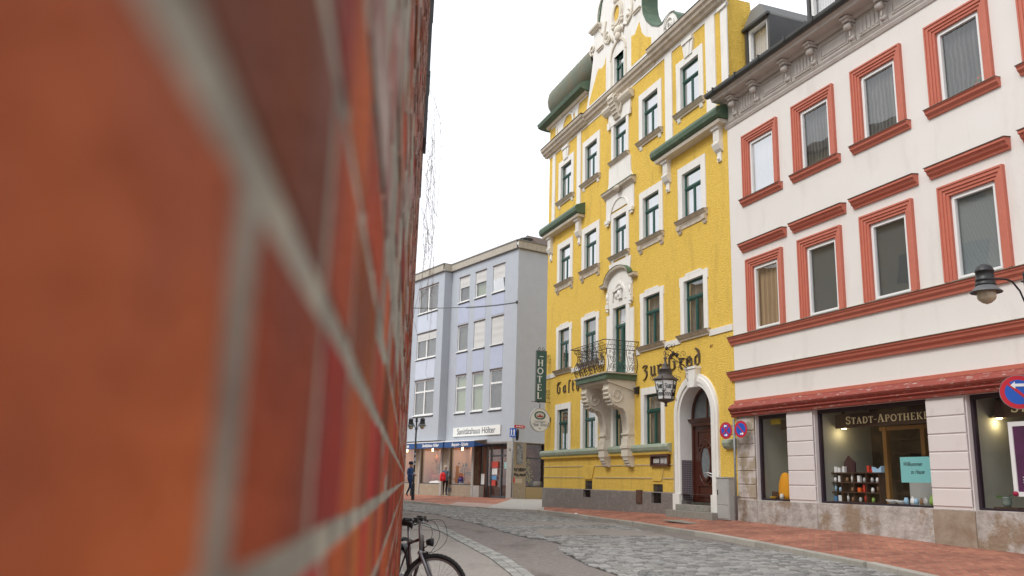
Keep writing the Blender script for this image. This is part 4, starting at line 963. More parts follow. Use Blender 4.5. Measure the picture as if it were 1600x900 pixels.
ts = [DD * k / 3 for k in range(4)] + [DD + 2 * half * k / 6 for k in range(1, 7)] + [DD + 2 * half + DD * k / 3 for k in range(1, 4)]
for t in ts:
    tt = min(max(t, .01), LT - .01); b.tube([PT(tt, 5.14 + .84 * k / 9) for k in range(10)], .014, 4); b.tube([PT(tt, 5.98), PT(tt, 6.27)], .009, 4)
for i in range(len(ts) - 1):
    t0, t1 = ts[i] + .02, ts[i + 1] - .02; tm, w_ = (t0 + t1) / 2, (t1 - t0)
    for (u, z, r_, tr, st, sg) in ((.28, 5.33, .15, 1.4, -1.2, 1), (.72, 5.33, .13, 1.4, 4.2, -1), (.55, 5.62, .17, 1.5, 2.5, 1), (.2, 5.72, .09, 1.3, 0, -1), (.8, 5.85, .09, 1.3, 3, 1), (.35, 5.88, .075, 1.2, 4, -1)):
        sp = spiral((0, 0), r_ * .9, tr, st, 14, sg); b.tube([PT(t0 + u * w_ + p[0] * min(1, w_ / .42), min(max(z + p[1], 5.16), 5.97)) for p in sp], .009, 4, False)
    b.tube([PT(t0 + w_ * (.1 + .8 * k / 8), 5.2 + .75 * (k / 8) + .05 * sin(k)) for k in range(9)], .010, 4, False)
    m_ = max(2, int(w_ / .13))
    for k in range(m_):
        cx = t0 + w_ * (k + .5) / m_; sp = [(cx + .055 * cos(2 * pi * j / 8), 6.05 + .06 * sin(2 * pi * j / 8)) for j in range(9)]; b.tube([PT(*p) for p in sp], .0068, 4, False)
        sp = spiral((0, 0), .06, 1.2, 0, 8, 1 if k % 2 else -1); b.tube([PT(cx + p[0], 6.195 + p[1]) for p in sp], .0068, 4, False)
make('railing', b, IRON, bl)
# ---- entrance
dr = empty('entrance_door', (-1.97, 0, 0), 0, None, None, None, YB)
b = MB(FX)
ao = arch_pts(0, 1.27, 3.45, 20); ai = arch_pts(0, .92, 3.45, 20)
b.strip(ao, ai, 1, 0, .07); am = arch_pts(0, 1.17, 3.45, 20); an = arch_pts(0, 1.02, 3.45, 20); b.strip(am, an, 1, .07, .11)
for sx in (-1, 1):
    b.box(*sorted((sx * .92, sx * 1.27)), 0, .07, 1.0, 3.45); b.box(*sorted((sx * 1.02, sx * 1.17)), .07, .11, 1.0, 3.45); b.box(*sorted((sx * .90, sx * 1.31)), 0, .13, .40, 1.0)
    b.box(*sorted((sx * .905, sx * .92)), -.42, .07, .56, 3.45)
b.strip(ai, arch_pts(0, .90, 3.45, 20), 1, -.42, .07)
b.prism([(-.20, 4.28), (.20, 4.28), (.30, 4.88), (-.30, 4.88)], 1, 0, .2); b.box(-.33, .33, 0, .23, 4.86, 4.93)
make('arch_surround', b, WHT, dr)
b = MB(FX)
ai2 = arch_pts(0, .90, 3.45, 20); ai3 = arch_pts(0, .80, 3.45, 20); b.strip(ai2, ai3, 1, -.46, -.36)
for sx in (-1, 1): b.box(*sorted((sx * .80, sx * .90)), -.46, -.36, .75, 3.45)
b.box(-.80, .80, -.46, -.30, 3.12, 3.34); b.prism([(-.46, 3.34), (-.2, 3.34), (-.24, 3.26), (-.3, 3.22), (-.46, 3.22)], 0, -.88, .88); b.box(-.035, .035, -.45, -.38, 3.34, 4.25)
make('door_frame', b, DWOOD, dr)
b = MB(FX); b.box(-.55, .80, -.45, -.40, .76, 3.12)
def ovl(cx, cz, rx, rz): return oval(cx, cz, rx, rz, 24)
cx = .12
b.frame(cx - .48, cx + .48, 2.42, 2.98, .05, -.40, -.37); b.box(cx - .36, cx + .36, -.40, -.375, 2.52, 2.88)
b.ring(ovl(cx, 1.98, .26, .50), ovl(cx, 1.98, .33, .58), 1, -.40, -.35)
b.frame(cx - .48, cx + .48, .92, 1.30, .05, -.40, -.37); b.box(cx - .36, cx + .36, -.40, -.375, 1.02, 1.20)
for s_, z in ((1, 2.35), (-1, 1.55)):
    pts = [(cx + .44 * cos(RAD(a_)), 1.98 + s_ * .7 * sin(RAD(a_))) for a_ in range(30, 151, 12)]; b.tube([(p[0], -.385, p[1]) for p in pts], .022, 6)
lf = make('door_leaf', b, DWOOD, dr)
b = MB(FX); b.prism(ovl(cx, 1.98, .26, .50), 1, -.39, -.385); make('oval_glass', b, mat('frosted_glass', (.22, .25, .27), .12, spec=.8, var=.5, vscale=7, vcol=(.10, .11, .12)), lf)
b = MB(FX); b.tube([(-.42, -.34, 1.60), (-.18, -.24, 1.66), (-.02, -.22, 1.64)], .02, 6); b.tube([(-.42, -.34, 1.50), (-.02, -.22, 1.64)], .016, 6); b.box(-.48, -.40, -.40, -.36, 1.42, 1.7); make('handle', b, mat('steel_handle', (.7, .7, .7), .3, metal=.6), lf)
b = MB(FX); b.box(-.80, -.55, -.45, -.405, .76, 3.12); make('side_panel', b, DWOOD, dr)
b = MB(FX); b.add([(.8, -.41, 3.34), (-.8, -.41, 3.34), (-.8, -.41, 4.3), (.8, -.41, 4.3)], [(0, 1, 2, 3)]); make('fanlight_pane', b, mat('dusty_dark_glass', (.10, .12, .13), .08, spec=.9, var=.5, vscale=3, vcol=(.19, .21, .21)), dr, recalc=False)
# studded dado on the left reveal
b = MB(FX); b.m = 0; b.box(.893, .906, -.36, .02, .78, 2.05); b.m = 1
for i in range(6):
    for k in range(18): y, z = -.33 + .062 * i, .86 + .068 * k; b.add([(.892, y - .014, z - .014), (.892, y + .014, z - .014), (.892, y + .014, z + .014), (.892, y - .014, z + .014)], [(0, 1, 2, 3)])
b.m = 2; b.box(.86, .95, -.36, .05, .56, .80)
make('reveal_dado', b, [mat('dado_grey', (.13, .11, .12), .6), mat('dado_stud', (.36, .33, .36), .4), ROU], dr)
b = MB(FX); b.box(-1.45, 1.2, .0, .46, .10, .50); b.box(-.90, .93, -.40, .26, .50, .68); b.box(-.90, .90, -.46, -.25, .68, .76)
make('steps', b, STEP, dr, bevel=.012)
# house number 8, box lamp, menu case, vents
b = MB(FX); 
for z, r_ in ((3.50, .05), (3.39, .062)): b.tube([(3.10 + .75 * r_ * cos(2 * pi * k / 12), .083, z + r_ * sin(2 * pi * k / 12)) for k in range(13)], .013, 5)
make('house_number', b, BLK, YB)
b = MB(FX); b.box(5.72, 5.90, 0, .11, 4.40, 4.60); b.prism([(0, 4.58), (.14, 4.56), (.14, 4.62), (0, 4.68)], 0, 5.70, 5.92); b.box(5.75, 5.87, .11, .115, 4.43, 4.54)
make('wall_lamp', b, BLK, YB)
b = MB(FX); b.m = 0; b.frame(3.60, 4.80, 1.86, 2.25, .06, 0, .11); b.box(3.60, 4.80, 0, .02, 1.86, 2.25); b.m = 1; b.box(3.72, 4.25, .02, .03, 1.93, 2.18); b.m = 2; b.box(3.75, 3.95, .03, .035, 1.95, 2.15); b.box(4.0, 4.2, .03, .035, 1.97, 2.13); b.box(4.3, 4.7, .03, .034, 1.97, 2.12)
tag(make('menu_case', b, [DWOOD, mat('menu_backing', (.20, .14, .12), .5), mat('menu_paper', (.5, .48, .46), .7)], YB))
b = MB(FX); b.tube([(12.0, 0, 4.98), (12.0, .05, 4.98)], .05, 8) if False else None

# ============================================================ WHITE PHARMACY BUILDING
WB = empty('white_corner_pharmacy', (PW.o.x, PW.o.y, 0), PW.rz, 'off-white town house with salmon red window surrounds above a pharmacy', 'building')
WB.name = 'white_townhouse'
WC = [5.37, 3.06, .75, -1.62, -3.95, -6.28, -8.6, -10.9]
HW3 = .585
R3 = (9.62, 11.38); R2 = (5.62, 7.52)
WL, WR = 6.99, -13.0
holes = [(c - HW3, c + HW3, R3[0], R3[1]) for c in WC] + [(c - HW3, c + HW3, R2[0], R2[1]) for c in WC]
b = MB(FX); b.sheet(WR, WL, 3.45, 12.2, holes, 0, .13)
b.add([(WL, 0, 3.3), (WL, -.6, 3.3), (WL, -.6, 13.1), (WL, 0, 13.1)], [(0, 1, 2, 3)])
b.add([(WR, 0, 0), (WR, -9, 0), (WR, -9, 13.1), (WR, 0, 13.1)], [(0, 1, 2, 3)])
make('wall', b, OFFW, WB)
# ground floor
SHOPW = [(4.70, 6.08), (.03, 3.64), (-4.9, -1.0), (-9.6, -6.0)]
GF = [(x0, x1, .86, 3.22) for x0, x1 in SHOPW]
b = MB(FX); b.sheet(WR, WL, .86, 3.45, GF, -.02, .2); make('ground_floor_wall', b, SHP, WB)
PIERS = [(6.08, WL - .05), (3.64, 4.70), (-1.0, .03), (-6.0, -4.9), (-11, -9.6)]
for x0, x1 in PIERS:
    b = MB(FX)
    z = .95
    for k in range(6):
        z1 = z + .372; b.cbox(x0 + .03, x1 - .012, -.02, .035, z + .012, z1 - .012, .012); z = z1
    b.box(x0 + .03, x1 - .012, -.02, .014, .9, 3.22)
    make('rusticated_pier', b, PEEL2 if x0 > 6 else SHP, WB)
b = MB(FX); b.sheet(WR, WL, -.1, .90, [], .012, 0); b.add([(WR, .012, .9), (WL, .012, .9), (WL, -.25, .93), (WR, -.25, .93)], [(0, 1, 2, 3)])
pl = make('plinth', b, PEEL, WB)
b = MB(FX)
for (x0, x1) in PIERS:
    if x0 > -6.5 and x0 < 3: b.box(x0 - .02, x1 + .0, -.02, .04, -.1, .885)
make('pier_base', b, BROWNP, WB)
b = MB(FX)
for (x0, x1) in PIERS[:2]: b.box(x0 + .0, x1, -.02, .035, -.1, .90)
make('pier_base', b, PEEL, WB)
# red beam above the shop front
b = MB(FX); b.prism([(0, 3.22), (.10, 3.22), (.12, 3.27), (.10, 3.29), (.16, 3.33), (.14, 3.36), (.20, 3.42), (.22, 3.46), (.20, 3.49), (.08, 3.60), (0, 3.62)], 0, WR, WL + .07)
make('shop_cornice', b, REDC, WB)
b = MB(FX); b.prism([(.10, 3.582), (.225, 3.497), (.225, 3.48), (.21, 3.48), (.09, 3.56)], 0, WR, WL + .07) if False else None
for k in range(9): b.f = FX; b.box(7.0 - k * 1.9 - .02, 7.0 - k * 1.9, .085, .20, 3.50, 3.515)
b.prism([(0, 3.615), (.04, 3.615), (.045, 3.70), (0, 3.71)], 0, WR, WL)
make('shop_fascia', b, RED, WB)
def ledge(z0, h, o, top=True):
    b = MB(FX); b.m = 0
    b.prism([(0, z0), (o * .35, z0), (o * .42, z0 + h * .25), (o * .75, z0 + h * .45), (o * .85, z0 + h * .72), (o, z0 + h * .76), (o, z0 + h * .97), (0, z0 + h)], 0, WR, WL + o * .6)
    b.m = 1; b.prism([(0, z0 + h + .02), (o + .03, z0 + h * .985), (o + .03, z0 + h * .94), (o + .022, z0 + h * .94), (o + .015, z0 + h * .975), (0, z0 + h + .003)], 0, WR, WL + o * .6 + .02)
    make('ledge', b, [RED, mat('weathered_lead', (.20, .19, .15), .6, var=.8, vscale=6, vcol=(.36, .33, .26))], WB)
ledge(5.34, .24, .16); ledge(4.28, .26, .2)
# cornice with brackets
b = MB(FX)
b.box(WR, WL + .02, 0, .02, 12.36, 12.98); b.prism([(0, 12.16), (.03, 12.16), (.07, 12.24), (.05, 12.27), (.09, 12.33), (.03, 12.36), (0, 12.36)], 0, WR, WL + .05)
b.prism([(0, 12.95), (.10, 12.95), (.16, 13.02), (.48, 13.04), (.50, 13.12), (.56, 13.16), (.60, 13.24), (0, 13.26)], 0, WR, WL + .1)
make('cornice', b, FRZ, WB)
br = None; xs = []; x = 6.42
seq = [1.15, 1.53]; i = 0
while x > WR + .5:
    xs.append(x); x -= seq[i % 2] * .94; i += 1
for i, x in enumerate(xs):
    if br is None:
        b = MB(FX); b.box(-.10, .10, .02, .30, 12.88, 12.96); b.box(-.13, .13, .02, .36, 12.95, 13.0)
        b.tube([(-.085, .20, 12.76), (.085, .20, 12.76)], .09, 12); b.tube([(-.092, .20, 12.76), (.092, .20, 12.76)], .04, 8); b.prism([(.02, 12.86), (.22, 12.84), (.13, 12.66), (.08, 12.45), (.02, 12.42)], 0, -.07, .07)
        b.tube([(-.075, .09, 12.46), (.075, .09, 12.46)], .065, 10); b.box(-.025, .025, .05, .17, 12.5, 12.7); b.tube([(-.08, .06, 12.37), (.08, .06, 12.37)], .035, 8)
        br = make('cornice_bracket', b, FRZ, WB, (-x, 0, 0)); 
    else:
        c = br.copy(); COL.objects.link(c); c.parent = WB; c.location = (-x, 0, 0)
    if i < len(xs) - 1:
        x0, x1 = xs[i + 1] + .2, x - .2; b = MB(FX)
        if i % 2 == 0:
            n_ = 5
            for k in range(n_): w_ = (x1 - x0) / n_; b.cbox(x0 + w_ * (k + .18), x0 + w_ * (k + .82), .02, .05, 12.48, 12.86, .01)
            b.box(x0, x1, .02, .06, 12.42, 12.45)
            make('fluted_panel', b, FRZ, WB)
        else:
            b.frame(x0, x1, 12.46, 12.86, .03, .02, .045); b.cbox(x0 + .07, x1 - .07, .02, .04, 12.52, 12.80, .01); make('frieze_panel', b, FRZ, WB)
b = MB(FX); pr = [(.56 + .09 * cos(RAD(a)), 13.26 + .09 * sin(RAD(a))) for a in range(180, 361, 20)] + [(.66, 13.28), (.55, 13.30)]
b.prism([(.44, 13.30), (.46, 13.20)] + [(.60 + .095 * cos(RAD(a)), 13.24 + .095 * sin(RAD(a))) for a in range(200, 351, 15)] + [(.70, 13.29), (.66, 13.29), (.6, 13.32)], 0, WR, WL + .18)
for k in range(16): x = WL - .3 - k * 1.15; b.prism([(.42, 13.33), (.66, 13.13), (.72, 13.2), (.72, 13.34), (.69, 13.34)], 0, x, x + .035); b.ball((x + .3, .69, 13.34), .02, .02, .02, 6, 4)
make('gutter', b, GUT, WB)
b = MB(FX); b.prism([(.5, 13.30), (-3.4, 14.7), (-8.5, 15.2), (-8.5, 13.1), (0, 13.1)], 0, WR, WL - .02); make('roof', b, TILE, WB)
# dormers
dm = empty('dormer', (-6.15, 0, 0), 0, None, None, None, WB)
b = MB(FX); F = -.62; hw = .62
b.m = 1; b.box(-hw, -hw + .10, F - .06, F, 14.0, 15.62); b.box(hw - .10, hw, F - .06, F, 14.0, 15.62)
b.m = 0
b.prism([(-hw, 15.62), (hw, 15.62), (hw, 15.55), (-hw, 15.55)], 1, F - 2.2, F)
b.add([(-hw, F + .06, 15.62), (hw, F + .06, 15.62), (.22, F + .02, 16.12), (-.22, F + .02, 16.12)], [(0, 1, 2, 3)])
b.m = 1
b.add([(-hw, F + .06, 15.6), (-hw, F - 2.6, 15.6), (-.22, F - 2.6, 16.12), (-.22, F + .02, 16.12)], [(0, 1, 2, 3)]); b.add([(hw, F + .06, 15.6), (hw, F - 2.6, 15.6), (.22, F - 2.6, 16.12), (.22, F + .02, 16.12)], [(0, 1, 2, 3)])
b.add([(-.22, F + .02, 16.12), (.22, F + .02, 16.12), (.22, F - 2.6, 16.12), (-.22, F - 2.6, 16.12)], [(0, 1, 2, 3)])
b.box(-hw, -hw + .02, F - 2.4, F - .06, 13.9, 15.56); b.box(hw - .02, hw, F - 2.4, F - .06, 13.9, 15.56)
for s_ in (-1, 1): b.box(s_ * .23 - .01, s_ * .23 + .01, F + .0, F + .07, 15.6, 16.13) if False else None
b.m = 1; b.box(-hw - .04, hw + .04, F - .02, F + .10, 15.54, 15.62)
make('cladding', b, [ZINC, GREYT], dm)
g = MB(FX); g.frame(-.50, .50, 14.05, 15.52, .09, -.80, -.68); make('frame', g, PVC, dm); g = MB(FX); g.add([(.5, -.76, 14.05), (-.5, -.76, 14.05), (-.5, -.76, 15.52), (.5, -.76, 15.52)], [(0, 1, 2, 3)]); make('pane', g, GL, dm, recalc=False)
g = MB(FX); g.quad(-.5, .5, -.9, 14.05, 15.5); make('blind', g, CW, dm)  # white sheet behind the pane stands in for the sky's reflection
for x in (3.2, .3, -2.6, -5.5): copy_tree(dm, WB, (-x, 0, .15 if x > 3 else .1))
# windows
def wwin(H_, cur, reflect, sill, kind):
    w = empty('window', (0, 0, 0), 0, None, None, None, WB); half = HW3
    b = MB(FX)
    zb = 0 if not sill else -.02; BW = .225
    for (w0, w1, o) in ((.12, BW, .07), (.055, .12, .045), (0, .055, .02)):
        b.box(half + w0, half + w1, 0, o, zb, H_ + w1); b.box(-half - w1, -half - w0, 0, o, zb, H_ + w1); b.box(-half - w0, half + w0, 0, o, H_ + w0, H_ + w1)
    b.box(half + BW - .03, half + BW + .01, 0, .09, zb, H_ + BW + .01); b.box(-half - BW - .01, -half - BW + .03, 0, .09, zb, H_ + BW + .01); b.box(-half - BW + .03, half + BW - .03, 0, .09, H_ + BW - .03, H_ + BW + .01)
    b.box(half - .01, half, -.10, .02, 0, H_); b.box(-half, -half + .01, -.10, .02, 0, H_); b.box(-half + .01, half - .01, -.10, .02, H_ - .01, H_)
    make('surround', b, RED, w)
    g = MB(FX); g.frame(-half + .01, half - .01, 0, H_ - .01, .055, -.12, -.05); g.frame(-half + .06, half - .06, .05, H_ - .06, .045, -.11, -.03); make('frame', g, PVC, w)
    p = MB(FX); p.add([(half, -.085, 0), (-half, -.085, 0), (-half, -.085, H_), (half, -.085, H_)], [(0, 1, 2, 3)]); make('pane', p, reflect, w, recalc=False)
    c = MB(FX)
    if kind == 'blind': c.quad(-half, half, -.16, 0, H_)
    else:
        n = 20
        for i in range(n):
            x0, x1 = -half + 2 * half * i / n, -half + 2 * half * (i + 1) / n; y0, y1 = -.2 + .015 * sin(i * 2.2), -.2 + .015 * sin((i + 1) * 2.2); c.add([(x0, y0, 0), (x1, y1, 0), (x1, y1, H_), (x0, y0, H_)], [(0, 1, 2, 3)])
    make('blind' if kind == 'blind' else 'curtain', c, cur, w, recalc=False)
    if sill:
        s = MB(FX); hw = half + BW + .12; s.m = 0; s.prism([(0, -.20), (.04, -.20), (.06, -.15), (.12, -.10), (.13, -.05), (.155, -.03), (.155, .0), (0, .01)], 0, -hw, hw); s.m = 1; s.prism([(0, .012), (.17, .004), (.17, -.012), (.157, -.012), (.157, -.0), (0, .002)], 0, -hw - .01, hw + .01)
        make('sill', s, [RED, TMET], w)
    else:
        s = MB(FX); hw = half + BW + .20; z = H_ + .50; s.m = 0; s.prism([(0, z), (.05, z), (.06, z + .05), (.12, z + .09), (.14, z + .15), (.19, z + .17), (.19, z + .23), (0, z + .25)], 0, -hw, hw); s.m = 1; s.prism([(0, z + .272), (.21, z + .247), (.21, z + .23), (.197, z + .23), (.197, z + .24), (0, z + .255)], 0, -hw - .015, hw + .015)
        make('hood', s, [RED, TMET], w)
        s = MB(FX); s.prism([(-.05, -.02), (.13, -.03), (.13, -.015), (-.05, .0)], 0, -half, half); make('sill', s, ZINC, w)
    return w
curs3 = [(CW, GLC, 'c'), (CG, GLW, 'c'), (CG, GLW, 'c'), (CG, GLW, 'c')] + [(CG, GLW, 'c')] * 4
curs2 = [(CB, GLW, 'c'), (CGB, GLW, 'blind'), (CGB, GLW, 'blind'), (CLB, GLW, 'blind')] + [(CGB, GLW, 'blind')] * 4
protos = {}
for i, c in enumerate(WC):
    for row, (R_, cs, sill) in enumerate(((R3, curs3, True), (R2, curs2, False))):
        k = (row, cs[i][0].name)
        if k not in protos: w = wwin(R_[1] - R_[0], cs[i][0], cs[i][1], sill, cs[i][2]); w.location = (-c, 0, R_[0]); protos[k] = w
        else: copy_tree(protos[k], WB, (-c, 0, R_[0]))
# flower pots on the sills inside
LEAF = mat('leaf_green', (.07, .13, .035), .6, var=.5, vscale=20)
# ---- shop windows
PURP = mat('black_shop_frame', (.03, .02, .028), .4)
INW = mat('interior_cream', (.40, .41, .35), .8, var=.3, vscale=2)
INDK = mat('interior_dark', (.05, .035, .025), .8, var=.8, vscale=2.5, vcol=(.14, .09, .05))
SIL = mat('interior_shelf_grey', (.40, .40, .38), .7)
def shopwin(x0, x1, depth=1.5, bk=INDK):
    w = empty('shop_window', (-(x0 + x1) / 2, 0, .86), 0, None, None, None, WB); h = (x1 - x0) / 2; H_ = 2.36
    g = MB(FX); g.frame(-h, h, 0, H_, .07, -.21, -.12, wt=.10, wb=.10); make('frame', g, PURP, w)
    p = MB(FX); p.add([(h, -.17, 0), (-h, -.17, 0), (-h, -.17, H_), (h, -.17, H_)], [(0, 1, 2, 3)]); make('pane', p, GLS, w, recalc=False)
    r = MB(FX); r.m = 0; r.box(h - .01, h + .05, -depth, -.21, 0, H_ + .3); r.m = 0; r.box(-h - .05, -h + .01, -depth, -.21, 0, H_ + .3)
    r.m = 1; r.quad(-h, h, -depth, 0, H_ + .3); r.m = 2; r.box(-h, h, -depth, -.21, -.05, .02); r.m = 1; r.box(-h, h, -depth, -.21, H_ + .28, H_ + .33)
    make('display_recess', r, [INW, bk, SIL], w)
    return w
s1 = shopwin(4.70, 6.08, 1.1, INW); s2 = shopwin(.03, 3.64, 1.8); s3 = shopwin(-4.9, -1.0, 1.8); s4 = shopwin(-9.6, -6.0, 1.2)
# sign beam with gold letters inside windows
for w, h in ((s2, 1.80), (s3, 1.95)):
    b = MB(FX); b.box(-h + .02, h - .35, -.42, -.36, 1.88, 2.22); sb = make('sign_beam', b, mat('brown_sign_beam', (.045, .022, .015), .5), w)
    b = MB(FX); wt = serif(b, 'STADT-APOTHEKE', 0, 1.965, .19, -.355, -.345, 1.0, small=.84, track=.10); b.v = [(v[0] * 2.62 / wt - (h - .74), v[1], v[2]) for v in b.v]; make('lettering', b, GOLD, sb)
    b = MB(FX); b.box(-h + .02, h - .4, -1.7, -1.62, 0, 2.3); b.box(h - 1.05, h - .80, -1.6, -1.45, 0, 2.2); make('back_posts', b, [OAK], w) if False else None
    b = MB(FX)
    for x in (h - .85, h - 2.05, h - 2.9): b.box(x - .09, x + .03, -1.5, -1.4, 0, 1.95)
    b.box(-h, h - .7, -1.5, -1.42, 1.86, 1.95); make('wooden_posts', b, OAK, w)
    b = MB(FX)
    for k in range(5): b.box(h - 1.9, h - 1.0, -1.75, -1.55, .3 + .33 * k, .33 + .33 * k); b.box(-h + .2, h - 2.2, -1.75, -1.55, .3 + .33 * k, .33 + .33 * k)
    make('shop_shelves', b, BWOOD, w)
b = MB(FX); b.box(-.66, .1, -.46, -.42, 1.95, 2.20); make('valance', b, BWOOD, s1); b = MB(FX); b.box(.15, .55, -.46, -.42, 2.12, 2.26); make('yellow_strip', b, mat('yellow_strip', (.6, .45, .03), .6), s1)
b = MB(FX); b.box(-.10, -.085, -.7, -.69, .1, 1.95); make('hanging_rod', b, BLK, s1)
# ceiling spots (lit)
LAMPM = mat('lit_spot', (1, .86, .55), .5, emit=14)
for k, (w_, x, y) in enumerate(((s2, 1.25, -.75), (s3, 1.38, -.75))):
    pass
def shop_lamp(a, label):
    t = empty('ceiling_spot', tuple(PW.w(a, 2.80, -.75)), PW.rz, label, 'ceiling light')
    b = MB(ID); b.lathe([(.0, .06), (.03, .06), (.17, .0), (.18, -.02), (.14, -.03)], n=16); make('dish', b, mat('lamp_dish', (.35, .27, .15), .4), t)
    b = MB(ID); b.lathe([(.07, -.03), (.05, -.045), (.0, -.05)], n=12); make('bulb', b, LAMPM, t)
    b = MB(ID); b.box(-.03, .03, -.03, .03, .05, .75); make('stem', b, BLK, t)
    l = bpy.data.lights.new('spot_glow', 'POINT'); l.energy = 3.5; l.color = (1, .78, .42); l.shadow_soft_size = .08; lo = bpy.data.objects.new('spot_glow', l); COL.objects.link(lo); lo.parent = t; lo.location = (0, 0, -.15)
shop_lamp(3.42, 'small lit ceiling spot in the left end of the large pharmacy window'); shop_lamp(-1.12, 'small lit ceiling spot in the pharmacy window at the right edge')
# pharmacy shelf unit with goods
sh = empty('display_shelf', tuple(PW.w(2.86, .955, -.55)), PW.rz, 'dark wooden compartment shelf of pharmacy goods behind the large window', 'shelf')
b = MB(FX); hw, H_ = .84, .70
b.box(-hw, hw, -.10, -.08, 0, H_)
for k in range(5): x = -hw + 2 * hw * k / 4; b.box(x - .012, x + .012, -.08, .1, 0, H_)
for k in range(4): z = H_ * k / 3; b.box(-hw - .012, hw + .012, -.08, .105, z - .012, z + .012)
make('carcass', b, BWOOD, sh)
rnd = random.Random(3)
GC = [mat('goods_white', (.75, .75, .74), .5), mat('goods_blue', (.10, .28, .55), .5), mat('goods_pale_blue', (.35, .55, .72), .5), mat('goods_red', (.55, .05, .03), .5), mat('goods_orange', (.75, .14, .03), .5), mat('goods_brown', (.22, .12, .06), .5), mat('goods_silver', (.45, .45, .45), .3), mat('goods_green', (.25, .4, .08), .5)]
def goods(parent_p, a, c, bo, kind, m, sc=1.0, label='', cat='', grp=None):
    o = MB(FX)
    if kind == 'box': w_ = rnd.uniform(.03, .055) * sc; o.cbox(-w_, w_, -.04, .04, 0, rnd.uniform(.10, .2) * sc, .004); nm = 'carton'
    elif kind == 'jar': o.lathe([(.001, 0), (.04 * sc, 0), (.042 * sc, .07 * sc), (.03 * sc, .09 * sc), (.032 * sc, .11 * sc), (.001, .11 * sc)], n=10); nm = 'jar'
    elif kind == 'bottle': o.lathe([(.001, 0), (.028 * sc, 0), (.03 * sc, .12 * sc), (.012 * sc, .16 * sc), (.012 * sc, .2 * sc), (.001, .2 * sc)], n=10); nm = 'bottle'
    elif kind == 'bowl': o.lathe([(.001, 0), (.05 * sc, 0), (.11 * sc, .06 * sc), (.105 * sc, .065 * sc), (.001, .02 * sc)], n=12); nm = 'bowl'
    elif kind == 'bag': o.lathe([(.001, 0), (.09 * sc, 0), (.12 * sc, .08 * sc), (.09 * sc, .2 * sc), (.03 * sc, .26 * sc), (.05 * sc, .30 * sc)], n=9, sy=.5); nm = 'bag'
    q = make(nm, o, m); p_ = parent_p.w(a, c, bo); q.location = p_; q.rotation_euler = (0, 0, parent_p.rz); tag(q, label, cat, grp); return q
G_ = 'small pharmacy goods in the compartment shelf'
CN = ['white', 'blue', 'pale blue', 'red', 'orange', 'brown', 'silver', 'green']
rows_ = ['bottom', 'middle', 'top']; cols_ = ['first', 'second', 'third', 'fourth']
lay = {(2, 0): [(0, 'jar', 0), (1, 'box', 0)], (2, 1): [(0, 'jar', 5), (1, 'bottle', 0)], (2, 2): [(0, 'box', 0), (1, 'jar', 6)], (2, 3): [(0, 'jar', 6), (1, 'jar', 0)],
       (1, 0): [(0, 'bottle', 2), (1, 'jar', 2)], (1, 1): [(1, 'jar', 5)], (1, 2): [(0, 'box', 4), (1, 'box', 3)], (1, 3): [(0, 'jar', 0), (1, 'bottle', 5)],
       (0, 0): [(0, 'box', 1), (1, 'box', 0)], (0, 1): [(0, 'bottle', 0), (1, 'jar', 5)], (0, 2): [(0, 'jar', 6), (1, 'bottle', 3)], (0, 3): [(0, 'jar', 7)]}
for (r, c), L_ in lay.items():
    for (k, kd, m_) in L_:
        nm_ = {'jar': 'jar', 'box': 'carton', 'bottle': 'bottle'}[kd]
        goods(PW, 2.86 + hw - 2 * hw * (c + .3 + .4 * k) / 4, 0.968 + H_ * r / 3, -.53, kd, GC[m_], 1.0, f'{CN[m_]} {nm_} in the {cols_[c]} compartment from the left of the {rows_[r]} shelf row', nm_, G_)
for (a, kd, m_, sc, lb) in ((3.52, 'box', 0, .95, 'tall white carton, leftmost on top of the compartment shelf'), (3.40, 'box', 0, 1.0, 'white carton second from the left on top of the shelf'), (3.24, 'box', 0, .8, 'short white carton leaning beside two tall cartons on the shelf'),
                            (2.40, 'box', 3, .9, 'red carton on top of the compartment shelf'), (2.28, 'box', 3, .7, 'small red carton beside the blue cloth on the shelf top')):
    goods(PW, a, 1.668, -.53, kd, GC[m_], sc, lb, 'carton')
b = MB(FX); b.prism([(-.14, 0), (.14, 0), (.16, .13), (.05, .07), (-.04, .08), (-.15, .15)], 1, -.05, .05); o = make('folded_cloth', b, GC[2]); o.location = PW.w(2.10, 1.668, -.53); o.rotation_euler = (0, 0, PW.rz); tag(o, 'pale blue pointed cloth cushion on top of the shelf', 'cushion')
b = MB(FX); b.prism([(-.2, 0), (.2, 0), (.17, .26), (.02, .42), (-.2, .25)], 1, -.02, .02); o = make('dark_folded_screen', b, mat('aubergine', (.05, .018, .022), .6)); o.location = PW.w(3.15, 1.66, -.62); o.rotation_euler = (0, 0, PW.rz); o.name = 'paper_house'; tag(o, 'dark pointed cut-out standing behind the cartons on the shelf', 'ornament')
# mint poster
po = empty('mint_poster', tuple(PW.w(.74, 1.44, -.30)), PW.rz, 'mint green handwritten poster hanging in the large pharmacy window', 'poster')
b = MB(FX); b.box(-.47, .43, -.005, .005, 0, .56); make('sheet', b, mat('mint_card', (.20, .52, .52), .7), po)
text_obj('handwriting', 'Willkommen', .13, BLK, po, (-.08, -.008, .40), (RAD(90), 0, 0), .001, .35, .8); text_obj('handwriting', 'zu Hause', .13, BLK, po, (.05, -.008, .23), (RAD(90), 0, 0), .001, .35, .8)
b = MB(FX); b.tube([(-.18, -.008, .14), (.1, -.008, .155), (.34, -.008, .10)], .004, 4); make('underline', b, BLK, po)
b = MB(FX); b.box(-.30, -.25, -.004, .004, .55, .59); b.box(.25, .30, -.004, .004, .55, .59); make('clips', b, BLK, po)
